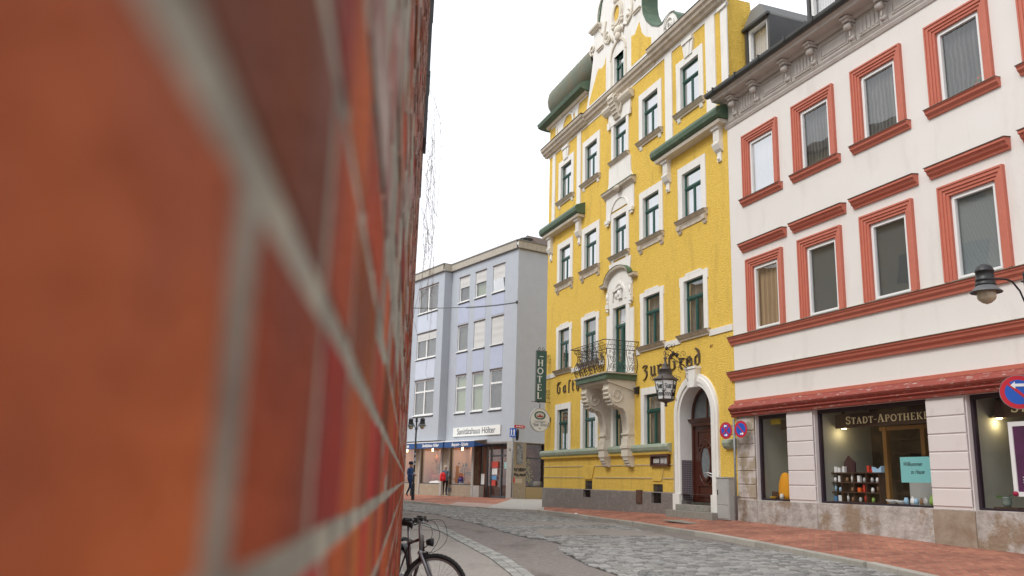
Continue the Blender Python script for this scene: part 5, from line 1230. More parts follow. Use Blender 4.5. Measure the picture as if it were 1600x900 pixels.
# shallow display on the sill of window 2
G2 = 'small goods along the sill of the large pharmacy window'
for k, (a, kd, m_, sc, lb) in enumerate(((1.55, 'bowl', 0, 1.3, 'white low bowl on the window sill beside the shelf'), (1.30, 'bowl', 0, 1.1, 'white bowl in front of the pale back wall'), (1.13, 'jar', 2, 1.3, 'pale blue jar on the window sill'), (.95, 'bag', 0, .6, 'white gift bag on the window sill'), (.84, 'jar', 2, 1.2, 'blue-white jar between two gift bags'),
    (.70, 'bag', 5, .5, 'brown paper bag below the mint poster'), (.58, 'bag', 6, .6, 'silver grey bag below the mint poster'), (.40, 'bag', 7, .75, 'lime green gift bag on the right of the sill'), (.25, 'bag', 7, .55, 'small green bag near the white pier'), (.14, 'jar', 1, 1.0, 'blue jar at the right end of the sill'))):
    goods(PW, a, .965, -.36, kd, GC[m_], sc, lb, {'bowl': 'bowl', 'jar': 'jar', 'bag': 'bag'}[kd], G2)
b = MB(FX); b.box(.1, 1.75, -1.2, -1.1, .88, 1.72); o = make('low_partition', b, SIL, WB)
# window 1: orange bag, camera box
b = MB(FX); b.lathe([(.001, 0), (.24, .0), (.27, .12), (.25, .4), (.17, .62), (.10, .7), (.02, .72)], n=12, sy=.5); o = make('orange_bag', b, mat('orange_cloth', (.75, .32, .01), .8, bump=.5, bscale=10)); o.location = PW.w(5.50, .95, -.50); o.rotation_euler = (0, 0, PW.rz); tag(o, 'bright orange cloth bag slumped in the narrow pharmacy window', 'bag')
b = MB(FX); b.cbox(-.13, .13, -.06, .06, 0, .2, .01); o = make('dark_box', b, BWOOD); o.location = PW.w(5.85, .95, -.45); o.rotation_euler = (0, RAD(6), PW.rz); o.name = 'brown_case'; tag(o, 'dark brown case left of the orange bag', 'case')
goods(PW, 5.42, .96, -.30, 'jar', GC[0], 1.3, 'white tin in front of the orange bag', 'tin')
goods(PW, 5.80, .96, -.30, 'bowl', mat('marigold', (.7, .4, .02), .6), .9, 'yellow bowl at the left end of the narrow pharmacy window', 'bowl')
# window 3: portrait poster, rose in vase
po = empty('portrait_poster', tuple(PW.w(-2.02, 1.20, -.34)), PW.rz, 'white framed purple portrait poster in the right-hand pharmacy window', 'poster')
b = MB(FX); b.frame(-.62, .36, 0, 1.44, .09, -.02, .02); make('frame', b, WPNT, po)
b = MB(FX); b.box(-.53, .27, -.01, .0, .09, 1.35); pn = make('print', b, mat('purple_print', (.10, .02, .09), .5, var=.6, vscale=3, vcol=(.03, .01, .03)), po)
b = MB(FX); b.prism(oval(-.12, .92, .16, .23), 1, .0, .006); b.prism([(-.06, .5), (-.2, .5), (-.2, .75), (-.06, .75)], 1, 0, .005); make('painted_face', b, mat('print_skin', (.45, .24, .16), .6), pn)
b = MB(FX); b.prism([(.06, 1.0), (.0, 1.18), (-.12, 1.24), (-.26, 1.18), (-.31, 1.0), (-.27, 1.12), (-.12, 1.16), (0, 1.1)], 1, .006, .01); b.prism([(.10, .45), (-.36, .45), (-.3, .62), (-.12, .68), (.04, .62)], 1, .005, .009); make('painted_hair', b, mat('print_dark', (.02, .012, .01), .6), pn)
b = MB(FX)
for z, w_ in ((.36, .3), (.31, .24), (.26, .28)): b.box(-w_ - .1, .15, .0, .004, z, z + .018)
make('small_print', b, GC[0], pn)
t = empty('rose_vase', tuple(PW.w(-1.50, .96, -.30)), PW.rz, 'glass bowl with a single dark pink rose on a wooden tray', 'vase')
b = MB(FX); b.lathe([(.001, .03), (.06, .03), (.09, .10), (.08, .2), (.10, .22), (.085, .2), (.05, .08)], n=12); make('bowl', b, mat('green_glass', (.18, .25, .22), .1, spec=.8), t)
b = MB(FX); b.box(-.3, .25, -.08, .08, 0, .03); make('tray', b, BWOOD, t)
b = MB(FX); b.tube([(0, 0, .15), (-.08, 0, .26), (-.18, 0, .28)], .008, 5); b.tube([(0, 0, .15), (.1, 0, .24), (.2, .02, .24)], .008, 5); b.box(.1, .22, -.01, .02, .2, .25); make('stem', b, LEAF, t)
b = MB(FX); b.ball((-.21, 0, .29), .055, .055, .05); make('bloom', b, mat('rose_pink', (.35, .01, .06), .6), t)
for k in range(7): goods(PW, -1.95 - k * .11, 2.30 - .02, -1.0, 'bottle', GC[(6, 5, 0, 5, 6, 0, 7)[k]], 1.2, ('silver', 'brown', 'white', 'amber', 'grey', 'pale', 'green')[k] + ' medicine bottle on the rear shelf above the portrait poster, ' + ('leftmost', 'second from left', 'third from left', 'middle one', 'third from right', 'second from right', 'rightmost')[k], 'bottle', 'medicine bottles on the rear shelf') 
b = MB(FX); b.box(-1.8, -2.85, -1.15, -.9, 2.25, 2.28); make('rear_shelf', b, OAK, WB)

# ============================================================ BLUE HOUSE
BB = empty('blue_house', (PB.o.x, PB.o.y, 0), PB.rz, 'pale blue-grey rendered shop and flats with flat roof at the street end', 'building')
bwin = []
for (x0, x1) in ((5.38, 6.62), (3.42, 4.68), (1.38, 2.68)):
    bwin += [(x0, x1, 12.18, 13.77), (x0, x1, 9.05, 10.66), (x0, x1, 5.28, 7.55)]
b = MB(FX); shopH = [(8.1, 10.8, .98, 3.30), (4.36, 7.02, .98, 3.30), (.66, 4.12, .30, 3.38)]
b.sheet(0, 20, 3.38, 14.36, bwin, 0, .12); make('front_wall', b, BLU, BB)
b = MB(FX)
b.add([(0, 0, 3.38), (0, -13, 3.38), (0, -13, 14.36), (0, 0, 14.36)], [(0, 1, 2, 3)]); b.add([(20, 0, 0), (20, -13, 0), (20, -13, 14.36), (20, 0, 14.36)], [(0, 1, 2, 3)]); make('side_wall', b, BLUG, BB)
b = MB(FX)
for (x0, x1) in ((5.38, 6.62), (3.42, 4.68), (1.38, 2.68)): b.box(x0, x1, 0, .012, 10.80, 12.08); b.box(x0, x1, 0, .012, 7.62, 8.95)
make('lilac_panels', b, BLUL, BB)
# ground floor
b = MB(FX); b.sheet(0, 20, -.1, 3.38, [(8.1, 10.8, .98, 3.30), (4.36, 7.02, .98, 3.30), (.66, 4.12, .1, 3.38), (11.6, 14.4, .98, 3.3)], -.02, .3); make('ground_floor_wall', b, AGG, BB)
b = MB(FX)
for x0, x1 in ((-.0, .62), (4.14, 4.36), (7.02, 7.22), (7.86, 8.1), (10.8, 11.0)): b.box(x0, x1, -.02, .03, .25, 3.38)
make('pier', b, CONC, BB)
b = MB(FX); b.box(-.0, 20, -.02, .018, 3.38, 3.44); b.box(4.12, .66, -.3, .0, 3.34, 3.40); make('lintel_line', b, CONC, BB)
b = MB(FX); b.sheet(0.84, 2.1, 0, 3.38, [(.9, 2.06, .98, 3.3)], .0, .2)
b.f = lambda a, bb, c: (-bb * -1 if False else bb, a, c)
def FS(a, bb, c): return (bb, a, c)      # side face of the blue house: a = metres back along the side, bb = proud
b = MB(FS); b.sheet(0, 13, -.1, 3.38, [(.86, 2.9, .98, 3.34)], -.02, .25); make('side_ground_wall', b, AGG, BB)
b = MB(FS); b.box(2.06, 2.9, -.10, .0, .98, 3.34) ; b.frame(.86, 2.9, .98, 3.34, .06, -.2, -.1); b.box(.86, 2.9, -.2, -.1, 2.5, 2.58); sw = make('side_shop_window', b, ANTH, BB)
b = MB(FS); b.add([(.86, -.15, .98), (2.9, -.15, .98), (2.9, -.15, 3.34), (.86, -.15, 3.34)], [(0, 1, 2, 3)]); make('pane', b, GLS, sw, recalc=False)
b = MB(FS); b.box(.86, 4.0, -1.2, -1.15, .9, 3.4); make('backdrop', b, mat('yellow_green_backdrop', (.23, .21, .06), .8, var=.6, vscale=1.5, vcol=(.10, .10, .05)), sw)
l = bpy.data.lights.new('side_window_glow', 'POINT'); l.energy = 45; l.color = (1, .8, .3); l.shadow_soft_size = .1; lo = bpy.data.objects.new('side_window_glow', l); COL.objects.link(lo); lo.parent = BB; lo.location = FS(1.5, -.7, 3.0)
b = MB(FS); b.ball((1.45, -.9, 2.95), .09, .09, .09); make('lamp_bulb', b, mat('yellow_lamp_glow', (1, .75, .2), .5, emit=5), sw)
b = MB(FS); rn = random.Random(8)
for i in range(160): z = rn.uniform(1.15, 2.5); w_ = (2.6 - z) * .33; x, y = 1.35 + rn.gauss(0, w_ * .5), -.6 + rn.gauss(0, .08); r_ = .05; b.add([(x - r_, y, z), (x, y + .02, z - r_), (x + r_, y, z), (x, y - .02, z + r_)], [(0, 1, 2, 3)])
make('display_tree', b, mat('yellowish_tree', (.35, .30, .06), .7, var=.5, vscale=9), sw)
b = MB(FS); b.box(1.6, 2.2, -.5, -.3, .98, 1.3); make('display_plinth', b, CONC, sw)
b = MB(FS); b.box(.86, 2.9, -.03, .0, .18, .98); b.box(.86, 2.9, -.03, .01, .40, .44); make('side_panel', b, mat('ochre_panel', (.36, .27, .14), .7), BB)
# bay on the left
b = MB(FX); bx0 = 7.62; bd = .55
bayH = [(8.42, 11.05, 12.0, 13.72), (8.42, 11.05, 8.95, 10.62), (8.42, 11.05, 5.26, 7.5)]
b.sheet(bx0, 14.5, 3.62, 14.36, bayH, bd, .12); b.add([(bx0, 0, 3.62), (bx0, bd, 3.62), (bx0, bd, 14.36), (bx0, 0, 14.36)], [(0, 1, 2, 3)]); b.box(bx0, 14.5, .01, bd, 3.62, 3.64); make('bay', b, BLU, BB)
b = MB(FX); b.box(bx0 - .008, 14.5, bd, bd + .02, 3.62, 3.98); b.box(bx0 - .02, bx0, .0, bd + .02, 3.62, 3.98)
make('bay_band', b, BLU, BB)
b = MB(FX); 
for z0, z1 in ((10.7, 11.9), (7.6, 8.85)): b.box(8.42, 11.05, bd, bd + .012, z0, z1)
make('pale_panels', b, BLUP, BB)
b = MB(FX); b.box(bx0, 14.5, .0, bd - .02, 3.30, 3.60); make('bay_soffit', b, mat('brown_soffit', (.10, .07, .055), .8), BB)
# fascia
b = MB(FX)
def fas(x0, x1, o):
    n = int((x1 - x0) / .32)
    for k in range(n): a0 = x0 + (x1 - x0) * k / n; b.box(a0 + .006, a0 + (x1 - x0) / n - .006, o, o + .05, 14.38, 14.80)
fas(0, bx0, .1); fas(bx0, 14.5, bd + .1)
b.m = 1; b.box(-.12, bx0 + .0, -.05, .19, 14.80, 14.86); b.box(bx0 - .12, 14.6, -.05, bd + .19, 14.80, 14.86); b.box(0, bx0, 0, .09, 14.34, 14.42); b.box(bx0 - .1, 14.5, 0, bd + .09, 14.34, 14.42)
b.m = 0; b.box(bx0 - .12, bx0 - .07, .15, bd + .1, 14.38, 14.8)
b.f = FS; b.m = 0
for k in range(28): b.box(-.12 + k * .32 + .006, -.12 + (k + 1) * .32 - .006, .10, .15, 14.38, 14.80)
b.m = 1; b.box(-.12, 9, -.05, .19, 14.80, 14.86); b.box(0, 9, 0, .09, 14.34, 14.42)
make('fascia', b, [TAN, mat('grey_flashing', (.20, .19, .18), .5)], BB)
b = MB(FX); b.box(0, 20, -13, 0, 14.5, 14.6); make('flat_roof', b, GREYT, BB)
b = MB(FX)
for k in range(16): b.tube([(k * .9, -.25, 14.6), (k * .9, -.25, 15.05)], .012, 4)
b.tube([(0, -.25, 15.05), (13.5, -.25, 15.05)], .014, 4); make('roof_rail', b, GALV, BB)
b = MB(FX); b.lathe([(.22, 0), (.22, .5), (.001, .5)], (1.0, -1.2, 14.6), 10); b.lathe([(.001, .9), (.12, .86), (.42, .72), (.001, .72)], (1.0, -1.2, 14.6), 12); b.box(.85, .9, -1.2, -1.15, 15.0, 15.4); b.box(1.1, 1.15, -1.2, -1.15, 15.0, 15.4)
b.box(2.6, 2.75, -1.5, -1.35, 14.6, 15.1)
make('vent_cowl', b, GALV, BB)
# tiled pitched roof rising behind the flat roof edge
b = MB(FS); b.prism([(-.5, 14.6), (-4.0, 17.6), (-7.5, 14.6)], 0, 3.2, 13)
b.v = []; b.fc = []; b.mi = []; b.smooth = []
b.add([(2.6, -.4, 14.62), (13, -.4, 14.62), (13, -3.6, 16.5), (3.0, -3.6, 16.5), (2.6, -7, 14.62), (13, -7, 14.62)], [(0, 1, 2, 3), (3, 2, 5, 4), (0, 3, 4), (1, 5, 2)]); make('pitched_roof', b, TILE, BB)
# blue house windows
def bwinf(x0, x1, z0, z1, o, cur, lites=1, shutter=0, tilt=False, transom=0):
    w = empty('window', (-(x0 + x1) / 2, -o, z0), 0, None, None, None, BB); h = (x1 - x0) / 2; H_ = z1 - z0
    g = MB(FX); g.frame(-h, h, 0, H_, .07, -.12, -.05)
    for k in range(1, lites): x = -h + 2 * h * k / lites; g.box(x - .06, x + .06, -.12, -.045, .05, H_ - .05)
    if transom: g.box(-h + .06, h - .06, -.12, -.04, transom, transom + .10)
    make('frame', g, PVC, w)
    p = MB(FX); p.add([(h, -.09, 0), (-h, -.09, 0), (-h, -.09, H_), (h, -.09, H_)], [(0, 1, 2, 3)]); make('pane', p, GLW, w, recalc=False)
    c = MB(FX); c.quad(-h, h, -.2, 0, H_); make('curtain', c, cur, w, recalc=False)  # the dark sheets stand in for trees mirrored in the panes
    s = MB(FX); s.m = 0; s.prism([(-.1, -.05), (.09, -.07), (.09, -.02), (-.1, .0)], 0, -h - .04, h + .04); s.m = 1; s.box(-h - .05, h + .05, 0, .03, -.14, -.07); make('sill', s, [PVC, ANTH], w)
    if shutter:
        s = MB(FX); s.box(-h + .02, h - .02, -.045, -.03, H_ * (1 - shutter), H_ + .0); n_ = int(H_ * shutter / .06)
        for k in range(n_): z = H_ - H_ * shutter + .06 * k; s.box(-h + .02, h - .02, -.03, -.026, z, z + .048)
        make('roller_shutter', s, SHUT, w)
    s = MB(FX); s.box(-h - .03, h + .03, 0, .03, H_, H_ + .05); make('lintel_strip', s, BWOOD, w)
    if tilt:
        s = MB(FX); s.add([(h - .1, -.06, .08), (-h + .1, -.06, .08), (-h + .1, .04, .72), (h - .1, .04, .72)], [(0, 1, 2, 3)]); make('tilted_sash', s, GLC, w, recalc=False)
bwinf(5.38, 6.62, 12.18, 13.77, 0, DARK, shutter=.43); bwinf(3.42, 4.68, 12.18, 13.77, 0, CGR, shutter=.44); bwinf(1.38, 2.68, 12.18, 13.77, 0, DARK, shutter=.54, tilt=True)
bwinf(5.38, 6.62, 9.05, 10.66, 0, DARK); bwinf(3.42, 4.68, 9.05, 10.66, 0, DARK, shutter=.97); bwinf(1.38, 2.68, 9.05, 10.66, 0, DARK, shutter=.98)
for x0, x1, cc in ((5.38, 6.62, CGR), (3.42, 4.68, CGR), (1.38, 2.68, DARK)): bwinf(x0, x1, 5.28, 7.55, 0, cc, transom=1.45)
bwinf(8.42, 11.05, 12.0, 13.72, bd, DARK, 2); bwinf(8.42, 11.05, 8.95, 10.62, bd, DARK, 2, shutter=.3); bwinf(8.42, 11.05, 5.26, 7.5, bd, DARK, 2, transom=1.45)
# shop windows / door of the blue house
TANB = mat('tan_backdrop', (.50, .30, .19), .8, var=.5, vscale=1.2, vcol=(.38, .20, .12))
for x0, x1 in ((8.1, 10.8), (4.36, 7.02), (11.6, 14.4)):
    w = empty('shop_window', (-(x0 + x1) / 2, 0, .98), 0, None, None, None, BB); h = (x1 - x0) / 2
    g = MB(FX); g.frame(-h, h, 0, 2.32, .07, -.16, -.08); make('frame', g, ANTH, w); p = MB(FX); p.add([(h, -.12, 0), (-h, -.12, 0), (-h, -.12, 2.32), (h, -.12, 2.32)], [(0, 1, 2, 3)]); make('pane', p, GLS, w, recalc=False)
    g = MB(FX); g.quad(-h, h, -1.2, 0, 2.4); g.box(h - .02, h + .02, -1.2, -.3, 0, 2.4); g.box(-h - .02, -h + .02, -1.2, -.3, 0, 2.4); g.box(-h, h, -1.2, -.3, -.02, .04); make('backdrop', g, TANB, w)
    g = MB(FX); g.tube([(h - .5, -.6, 2.05), (h - .5, -.6, 2.3)], .06, 8); g.tube([(-h + .8, -.6, 2.05), (-h + .8, -.6, 2.3)], .06, 8); make('spot_lamps', g, mat('shop_spot_glow', (1, .62, .3), .5, emit=6), w)
    l = bpy.data.lights.new('shop_glow', 'AREA'); l.energy = 34; l.color = (1, .78, .56); l.size = 1.6; lo = bpy.data.objects.new('shop_glow', l); COL.objects.link(lo); lo.parent = w; lo.location = (0, .65, 2.28)
# displays of the blue shop
DKG = mat('dark_foliage', (.02, .06, .05), .7); CLAY = mat('clay_red', (.33, .09, .05), .7, var=.5, vscale=8)
def plant(a, c, o, name, label, cat, m, h, spread, n, seed):
    t = empty(name, tuple(PB.w(a, c, o)), PB.rz, label, cat); rn = random.Random(seed); b = MB(ID)
    b.tube([(0, 0, 0), (.03, 0, h * .5), (-.02, 0, h * .8)], .025, 5); make('stem', b, BWOOD, t); b = MB(ID)
    for i in range(n):
        x, y, z = rn.gauss(0, spread), rn.gauss(0, .08), h * rn.uniform(.45, 1.1); r_ = rn.uniform(.05, .12)
        b.add([(x - r_, y, z), (x, y - .02, z - r_ * .4), (x + r_, y, z + .02), (x, y + .02, z + r_ * .5)], [(0, 1, 2, 3)])
    make('foliage', b, m, t)
plant(9.3, 1.03, -.6, 'dried_arrangement', 'tall bare twig arrangement in the left window of the blue shop', 'plant', BWOOD, 1.5, .35, 50, 1)
plant(6.2, 1.03, -.6, 'dark_plant', 'dark leafy plant in the right window of the blue shop', 'plant', DKG, 1.15, .22, 46, 2)
plant(5.2, 1.03, -.6, 'low_dark_plant', 'low dark leafy plant beside a blue vase', 'plant', DKG, .75, .25, 40, 3)
plant(4.75, 1.03, -.5, 'orange_dried_flowers', 'small orange dried flowers at the right end of the shop window', 'plant', CLAY, .55, .14, 40, 4)
b = MB(ID); b.lathe([(.001, 0), (.13, 0), (.2, .2), (.17, .35), (.1, .42), (.12, .46)], n=12); o = make('blue_vase', b, mat('cobalt_glaze', (.015, .03, .16), .2)); o.location = PB.w(6.25, 1.02, -.42); tag(o, 'cobalt blue vase under the dark plant in the shop window', 'vase')
for k in range(6):
    a = 8.55 + k * .38; b = MB(ID); b.lathe([(.001, 0), (.12, 0), (.2, .16), (.15, .3), (.06, .40), (.001, .42)], n=10); o = make('clay_ornament', b, CLAY); o.location = PB.w(a, 1.15 + .1 * (k % 2), -.7); o.scale = (1, 1, .8 + .35 * (k % 3)); tag(o, ('leftmost', 'second', 'third', 'fourth', 'fifth', 'rightmost')[k] + ' red clay ornament from the left on the white cloth in the left shop window', 'ornament', 'red clay ornaments in the shop window')
b = MB(FX); n_ = 20
for k in range(n_): x0_ = -1.0 + 2.0 * k / n_; x1_ = x0_ + .1; b.add([(x0_, -.15, .18 + .02 * sin(k * 3)), (x1_, -.15, .18 + .02 * sin(k * 3 + 3)), (x1_, .12, .0), (x0_, .12, .0)], [(0, 1, 2, 3)])
b.box(-1, 1, -.3, -.15, 0, .18); o = make('white_cloth', b, GC[0]); o.location = PB.w(9.35, 1.02, -.5); o.rotation_euler = (0, 0, PB.rz); tag(o, 'crumpled white cloth under the red ornaments', 'cloth')
for k in range(4):
    b = MB(ID); b.lathe([(.001, 0), (.09, 0), (.10, .03), (.001, .035)], n=10); o = make('white_dish', b, GC[0]); o.location = PB.w(6.75 - k * .33, 1.03, -.25); tag(o, ('leftmost', 'second', 'third', 'rightmost')[k] + ' small white dish from the left at the front of the right shop window', 'dish', 'white dishes in the shop window')
for a, z, lb in ((9.75, 2.55, 'left'), (9.1, 2.5, 'right')):
    b = MB(ID); b.lathe([(.001, -.3), (.12, -.15), (.15, 0), (.06, .2), (.01, .35)], n=9); o = make('hanging_ornament', b, mat('woven_orange', (.5, .2, .06), .7)); o.location = PB.w(a, z, -.6); tag(o, f'orange woven drop hanging in the left shop window, the {lb} of two', 'ornament', None)
# entrance of the blue shop
ed = empty('shop_entrance', (0, 0, 0), 0, None, None, None, BB)
b = MB(FX)
for x in (4.06, 3.45, 3.02, 1.92, .70): b.box(x - .07, x + .03, -.55, -.45, .34, 3.34)
b.box(.66, 4.1, -.55, -.45, 3.22, 3.34); b.box(.66, 3.05, -.55, -.45, 2.62, 2.72); b.box(.66, 3.05, -.55, -.45, .30, .45); make('door_frames', b, ANTH, ed)
b = MB(FX); b.add([(4.1, -.5, .34), (.66, -.5, .34), (.66, -.5, 3.3), (4.1, -.5, 3.3)], [(0, 1, 2, 3)]); make('pane', b, GLS, ed, recalc=False)
b = MB(FX); b.quad(.3, 4.5, -3.2, 0, 3.4); b.box(.3, 4.5, -3.2, -.55, .28, .32); b.box(.62, .66, -3.2, -.02, .3, 3.38); b.box(4.12, 4.16, -3.2, -.02, .3, 3.38); make('shop_interior', b, mat('interior_maroon', (.12, .04, .03), .8, var=.7, vscale=2, vcol=(.3, .16, .1)), ed)
b = MB(FX); b.box(3.44, 4.12, -.3, .02, .22, .98); make('bulkhead', b, CONC, ed)
b = MB(FX); b.m = 0; b.box(2.2, 2.85, -.43, -.42, 2.0, 2.35); b.box(2.4, 2.8, -.43, -.42, 1.0, 1.3); b.m = 1; b.box(2.25, 2.8, -.43, -.42, 1.62, 1.95); b.box(3.6, 3.95, -.43, -.42, 1.05, 1.65); b.m = 2; b.box(.95, 1.5, -.43, -.42, 1.95, 2.3); b.m = 3; b.box(2.3, 2.8, -.43, -.42, 1.35, 1.55); make('notices', b, [GC[3], GC[0], mat('mint_notice', (.3, .55, .52), .6), GC[1]], ed)
b = MB(FX)
for k in range(5): b.box(.9, 1.75, -1.5, -1.3, .5 + .4 * k, .53 + .4 * k)
b.box(1.72, 1.76, -1.3, -1.26, .3, 2.3); make('shop_racks', b, CONC, ed)
l = bpy.data.lights.new('entrance_glow', 'AREA'); l.energy = 40; l.color = (1, .8, .65); l.size = 2; lo = bpy.data.objects.new('entrance_glow', l); COL.objects.link(lo); lo.parent = ed; lo.location = (-2.3, 1.8, 3.3)
# air grille, house number, poster and graffiti
b = MB(FX); b.box(6.7, 7.4, -.02, .012, .55, .8)
for k in range(6): b.box(6.72, 7.38, .012, .02, .57 + k * .038, .585 + k * .038)
make('air_grille', b, GREYT, BB)
text_obj('house_number', '16', .22, BLK, BB, (-.30, -.04, 2.95), (RAD(90), 0, 0), .002, 0, .9)
b = MB(FS); b.box(.22, .62, .0, .012, 2.2, 3.3); b.box(.3, .42, .012, .016, 1.98, 2.25) if False else None; o = make('torn_poster', b, mat('grey_poster', (.12, .125, .14), .7, var=.8, vscale=6, vcol=(.4, .4, .4)), BB)
b = MB(FS); rn = random.Random(9)
for r in range(2):
    x = .08
    while x < .78:
        w_ = rn.uniform(.05, .10); z = 1.95 - r * .28
        for k in range(rn.randint(2, 3)): b.box(x, x + w_, -.018 + .004, -.01, z - rn.uniform(.0, .16), z - rn.uniform(.0, .16) + .05)
        x += w_ + .025
make('graffiti', b, BLK, BB)
b = MB(FS); b.box(.05, .62, -.018, -.012, 1.18, 1.42); make('paste_up', b, mat('beige_paper', (.5, .42, .32), .8), BB)
b = MB(FS); b.box(.0, .14, -.018, -.008, 1.2, 1.45); make('sticker', b, GC[3], BB)
# awnings: each an object
def awning(x0, x1, txt, label):
    t = empty('awning', tuple(PB.w((x0 + x1) / 2, 3.2, 0)), PB.rz, label, 'awning', 'awnings of the blue shop'); h = (x1 - x0) / 2
    b = MB(FX); b.prism([(.02, .40), (.85, .30), (.85, .26), (.02, .36)], 0, -h, h); make('top_cover', b, mat('awning_white_top', (.78, .78, .78), .6), t)
    b = MB(FX); b.box(-h + .02, h - .02, .84, .86, -.06, .25); b.prism([(.02, .05), (.84, .22), (.84, -.05)], 0, h - .02, h); b.prism([(.02, .05), (.84, .22), (.84, -.05)], 0, -h, -h + .02)
    n_ = 14
    for k in range(n_): a0 = -h + .02 + (2 * h - .04) * k / n_; b.prism([(a0, -.06), (a0 + (2 * h - .04) / n_, -.06), (a0 + (h - .02) / n_, -.10)], 1, .84, .86)
    make('valance', b, AWN, t)
    b = MB(FX); b.tube([(-h + .1, 0, .3), (-h + .1, .8, .24)], .02, 5); b.tube([(h - .1, 0, .3), (h - .1, .8, .24)], .02, 5); make('arms', b, GALV, t)
    text_obj('lettering', txt, .27, WPNT, t, (.1, -.868, .09), (RAD(90), 0, 0), .002, .3, 1.0, .006)
awning(6.35, 9.75, 'Sanitätshaus Hölter', 'blue awning lettered with the shop name over the left window'); awning(2.75, 6.22, 'Bequem - Schuhe', 'blue awning lettered Bequem - Schuhe over the right window'); awning(9.9, 13.2, 'Orthopädie', 'blue awning behind the street lamp, partly hidden by the brick wall')
t = empty('shop_sign', tuple(PB.w(3.95, 3.82, .02)), PB.rz, 'long white sign board lettered Sanitätshaus Hölter on the blue house', 'sign')
b = MB(FX); b.cbox(-2.65, 2.65, 0, .05, 0, .54, .008); make('board', b, SIGNW, t); text_obj('lettering', 'Sanitätshaus Hölter', .50, SGREY, t, (0, -.054, .27), (RAD(90), 0, 0), .004, 0, 1.09, .004)
LAMPX, REDX, BLUX = -4.41, -3.71, -5.07

# ============================================================ STREET THINGS
# hotel sign: hangs from the inn, faces along the street
def facing(x, y, yaw_deg): return RAD(yaw_deg)
def sign_plane(name, loc, yaw, label, cat): return empty(name, loc, RAD(yaw), label, cat)   # local +X to the reader's right, -Y towards the reader
hs = sign_plane('hotel_sign', tuple(PY.w(14.1, 4.72, .46)), 19.6, 'tall green enamel sign lettered HOTEL downwards on iron brackets', 'sign')
b = MB(ID); b.cbox(-.24, .24, .04, -.04, 0, 2.28, .008); bd_ = make('panel', b, SIGNG, hs)
b = MB(ID); b.frame(-.255, .255, -.012, 2.292, .03, -.05, .05); b.frame(-.215, .215, .03, 2.25, .01, -.046, -.04); make('border', b, mat('sign_border', (.12, .15, .14), .5), hs)
b = MB(ID)
for i, ch in enumerate('HOTEL'): serif(b, ch, -.155, 1.60 - i * .365, .29, -.052, -.046, 1.25, sg=1) 
b.v = [(v[0] * (1.22) , v[1], v[2]) for v in b.v]; make('lettering', b, SIGNW, hs)
b = MB(ID); b.box(-.09, .09, -.045, -.04, 2.02, 2.05); make('small_line', b, SIGNW, hs)
b = MB(ID)
def scroll(pl, r_, tr, st, sg, rad, n=14): b.tube([(p[0] + pl[0], 0, p[1] + pl[1]) for p in spiral((0, 0), r_, tr, st, n, sg)], rad, 5)
for sx in (-1, 1): scroll((sx * .12, 2.38), .09, 1.2, pi / 2, sx, .012)
b.tube([(-.25, 0, 2.30), (.25, 0, 2.30)], .012, 5)
for z in (1.95, .35):
    b.tube([(.24, 0, z), (.62, 0, z)], .014, 5); scroll((.34, z + .11), .09, 1.3, 0, 1, .010); scroll((.36, z - .11), .09, 1.3, 0, -1, .010); b.box(.56, .60, -.02, .02, z - .2, z + .2); scroll((.52, z + .17), .05, 1.1, 0, 1, .010)
make('iron_bracket', b, IRON, hs)
bs = sign_plane('brewery_sign', tuple(PY.w(14.0, 3.92, .52)), 19.6, 'round white hanging sign with a green and red oval emblem and black lettering', 'sign')
b = MB(ID); b.prism(oval(0, 0, .47, .52, 32), 1, -.04, .04); make('disc', b, SIGNW, bs)
b = MB(ID); b.ring(oval(0, 0, .44, .49, 32), oval(0, 0, .475, .525, 32), 1, -.05, .05); make('rim', b, mat('sign_rim', (.45, .46, .45), .5), bs)
b = MB(ID); b.prism(oval(0, .20, .27, .19, 24), 1, -.048, -.04); em = make('emblem', b, mat('emblem_green', (.03, .12, .08), .5), bs)
b = MB(ID); b.prism(oval(0, .20, .20, .13, 24), 1, -.053, -.048); b.prism([(-.10, .03), (.10, .03), (0, -.0)], 1, -.052, -.047); make('emblem_field', b, mat('emblem_pale', (.6, .55, .5), .5), em)
b = MB(ID); b.prism([(-.12, .12), (.12, .12), (.16, .2), (.05, .18), (0, .28), (-.05, .18), (-.16, .2)], 1, -.057, -.053); make('emblem_crown', b, mat('emblem_red', (.35, .06, .05), .5), em)
b = MB(ID); b.box(-.30, .30, -.045, -.04, -.07, -.045); b.box(-.24, .24, -.045, -.04, -.11, -.095); b.box(-.05, .05, -.045, -.04, -.39, -.34); make('small_line', b, mat('sign_small_text', (.35, .36, .36), .6), bs)
b = MB(ID); frak(b, 'Zur Gred', -.33, -.27, .17, -.048, -.042, .045, 1.28); make('lettering', b, BLK, bs)
b = MB(ID); b.tube([(0, 0, .52), (0, 0, .74)], .018, 5); scroll((-.06, .78), .07, 1.1, 0, 1, .012); b.tube([(-.42, 0, .80), (.5, 0, .80)], .012, 5); b.tube([(.46, 0, .1), (.62, 0, .05)], .02, 5); b.ball((.54, 0, .05), .06, .06, .12); make('iron_bracket', b, IRON, bs)

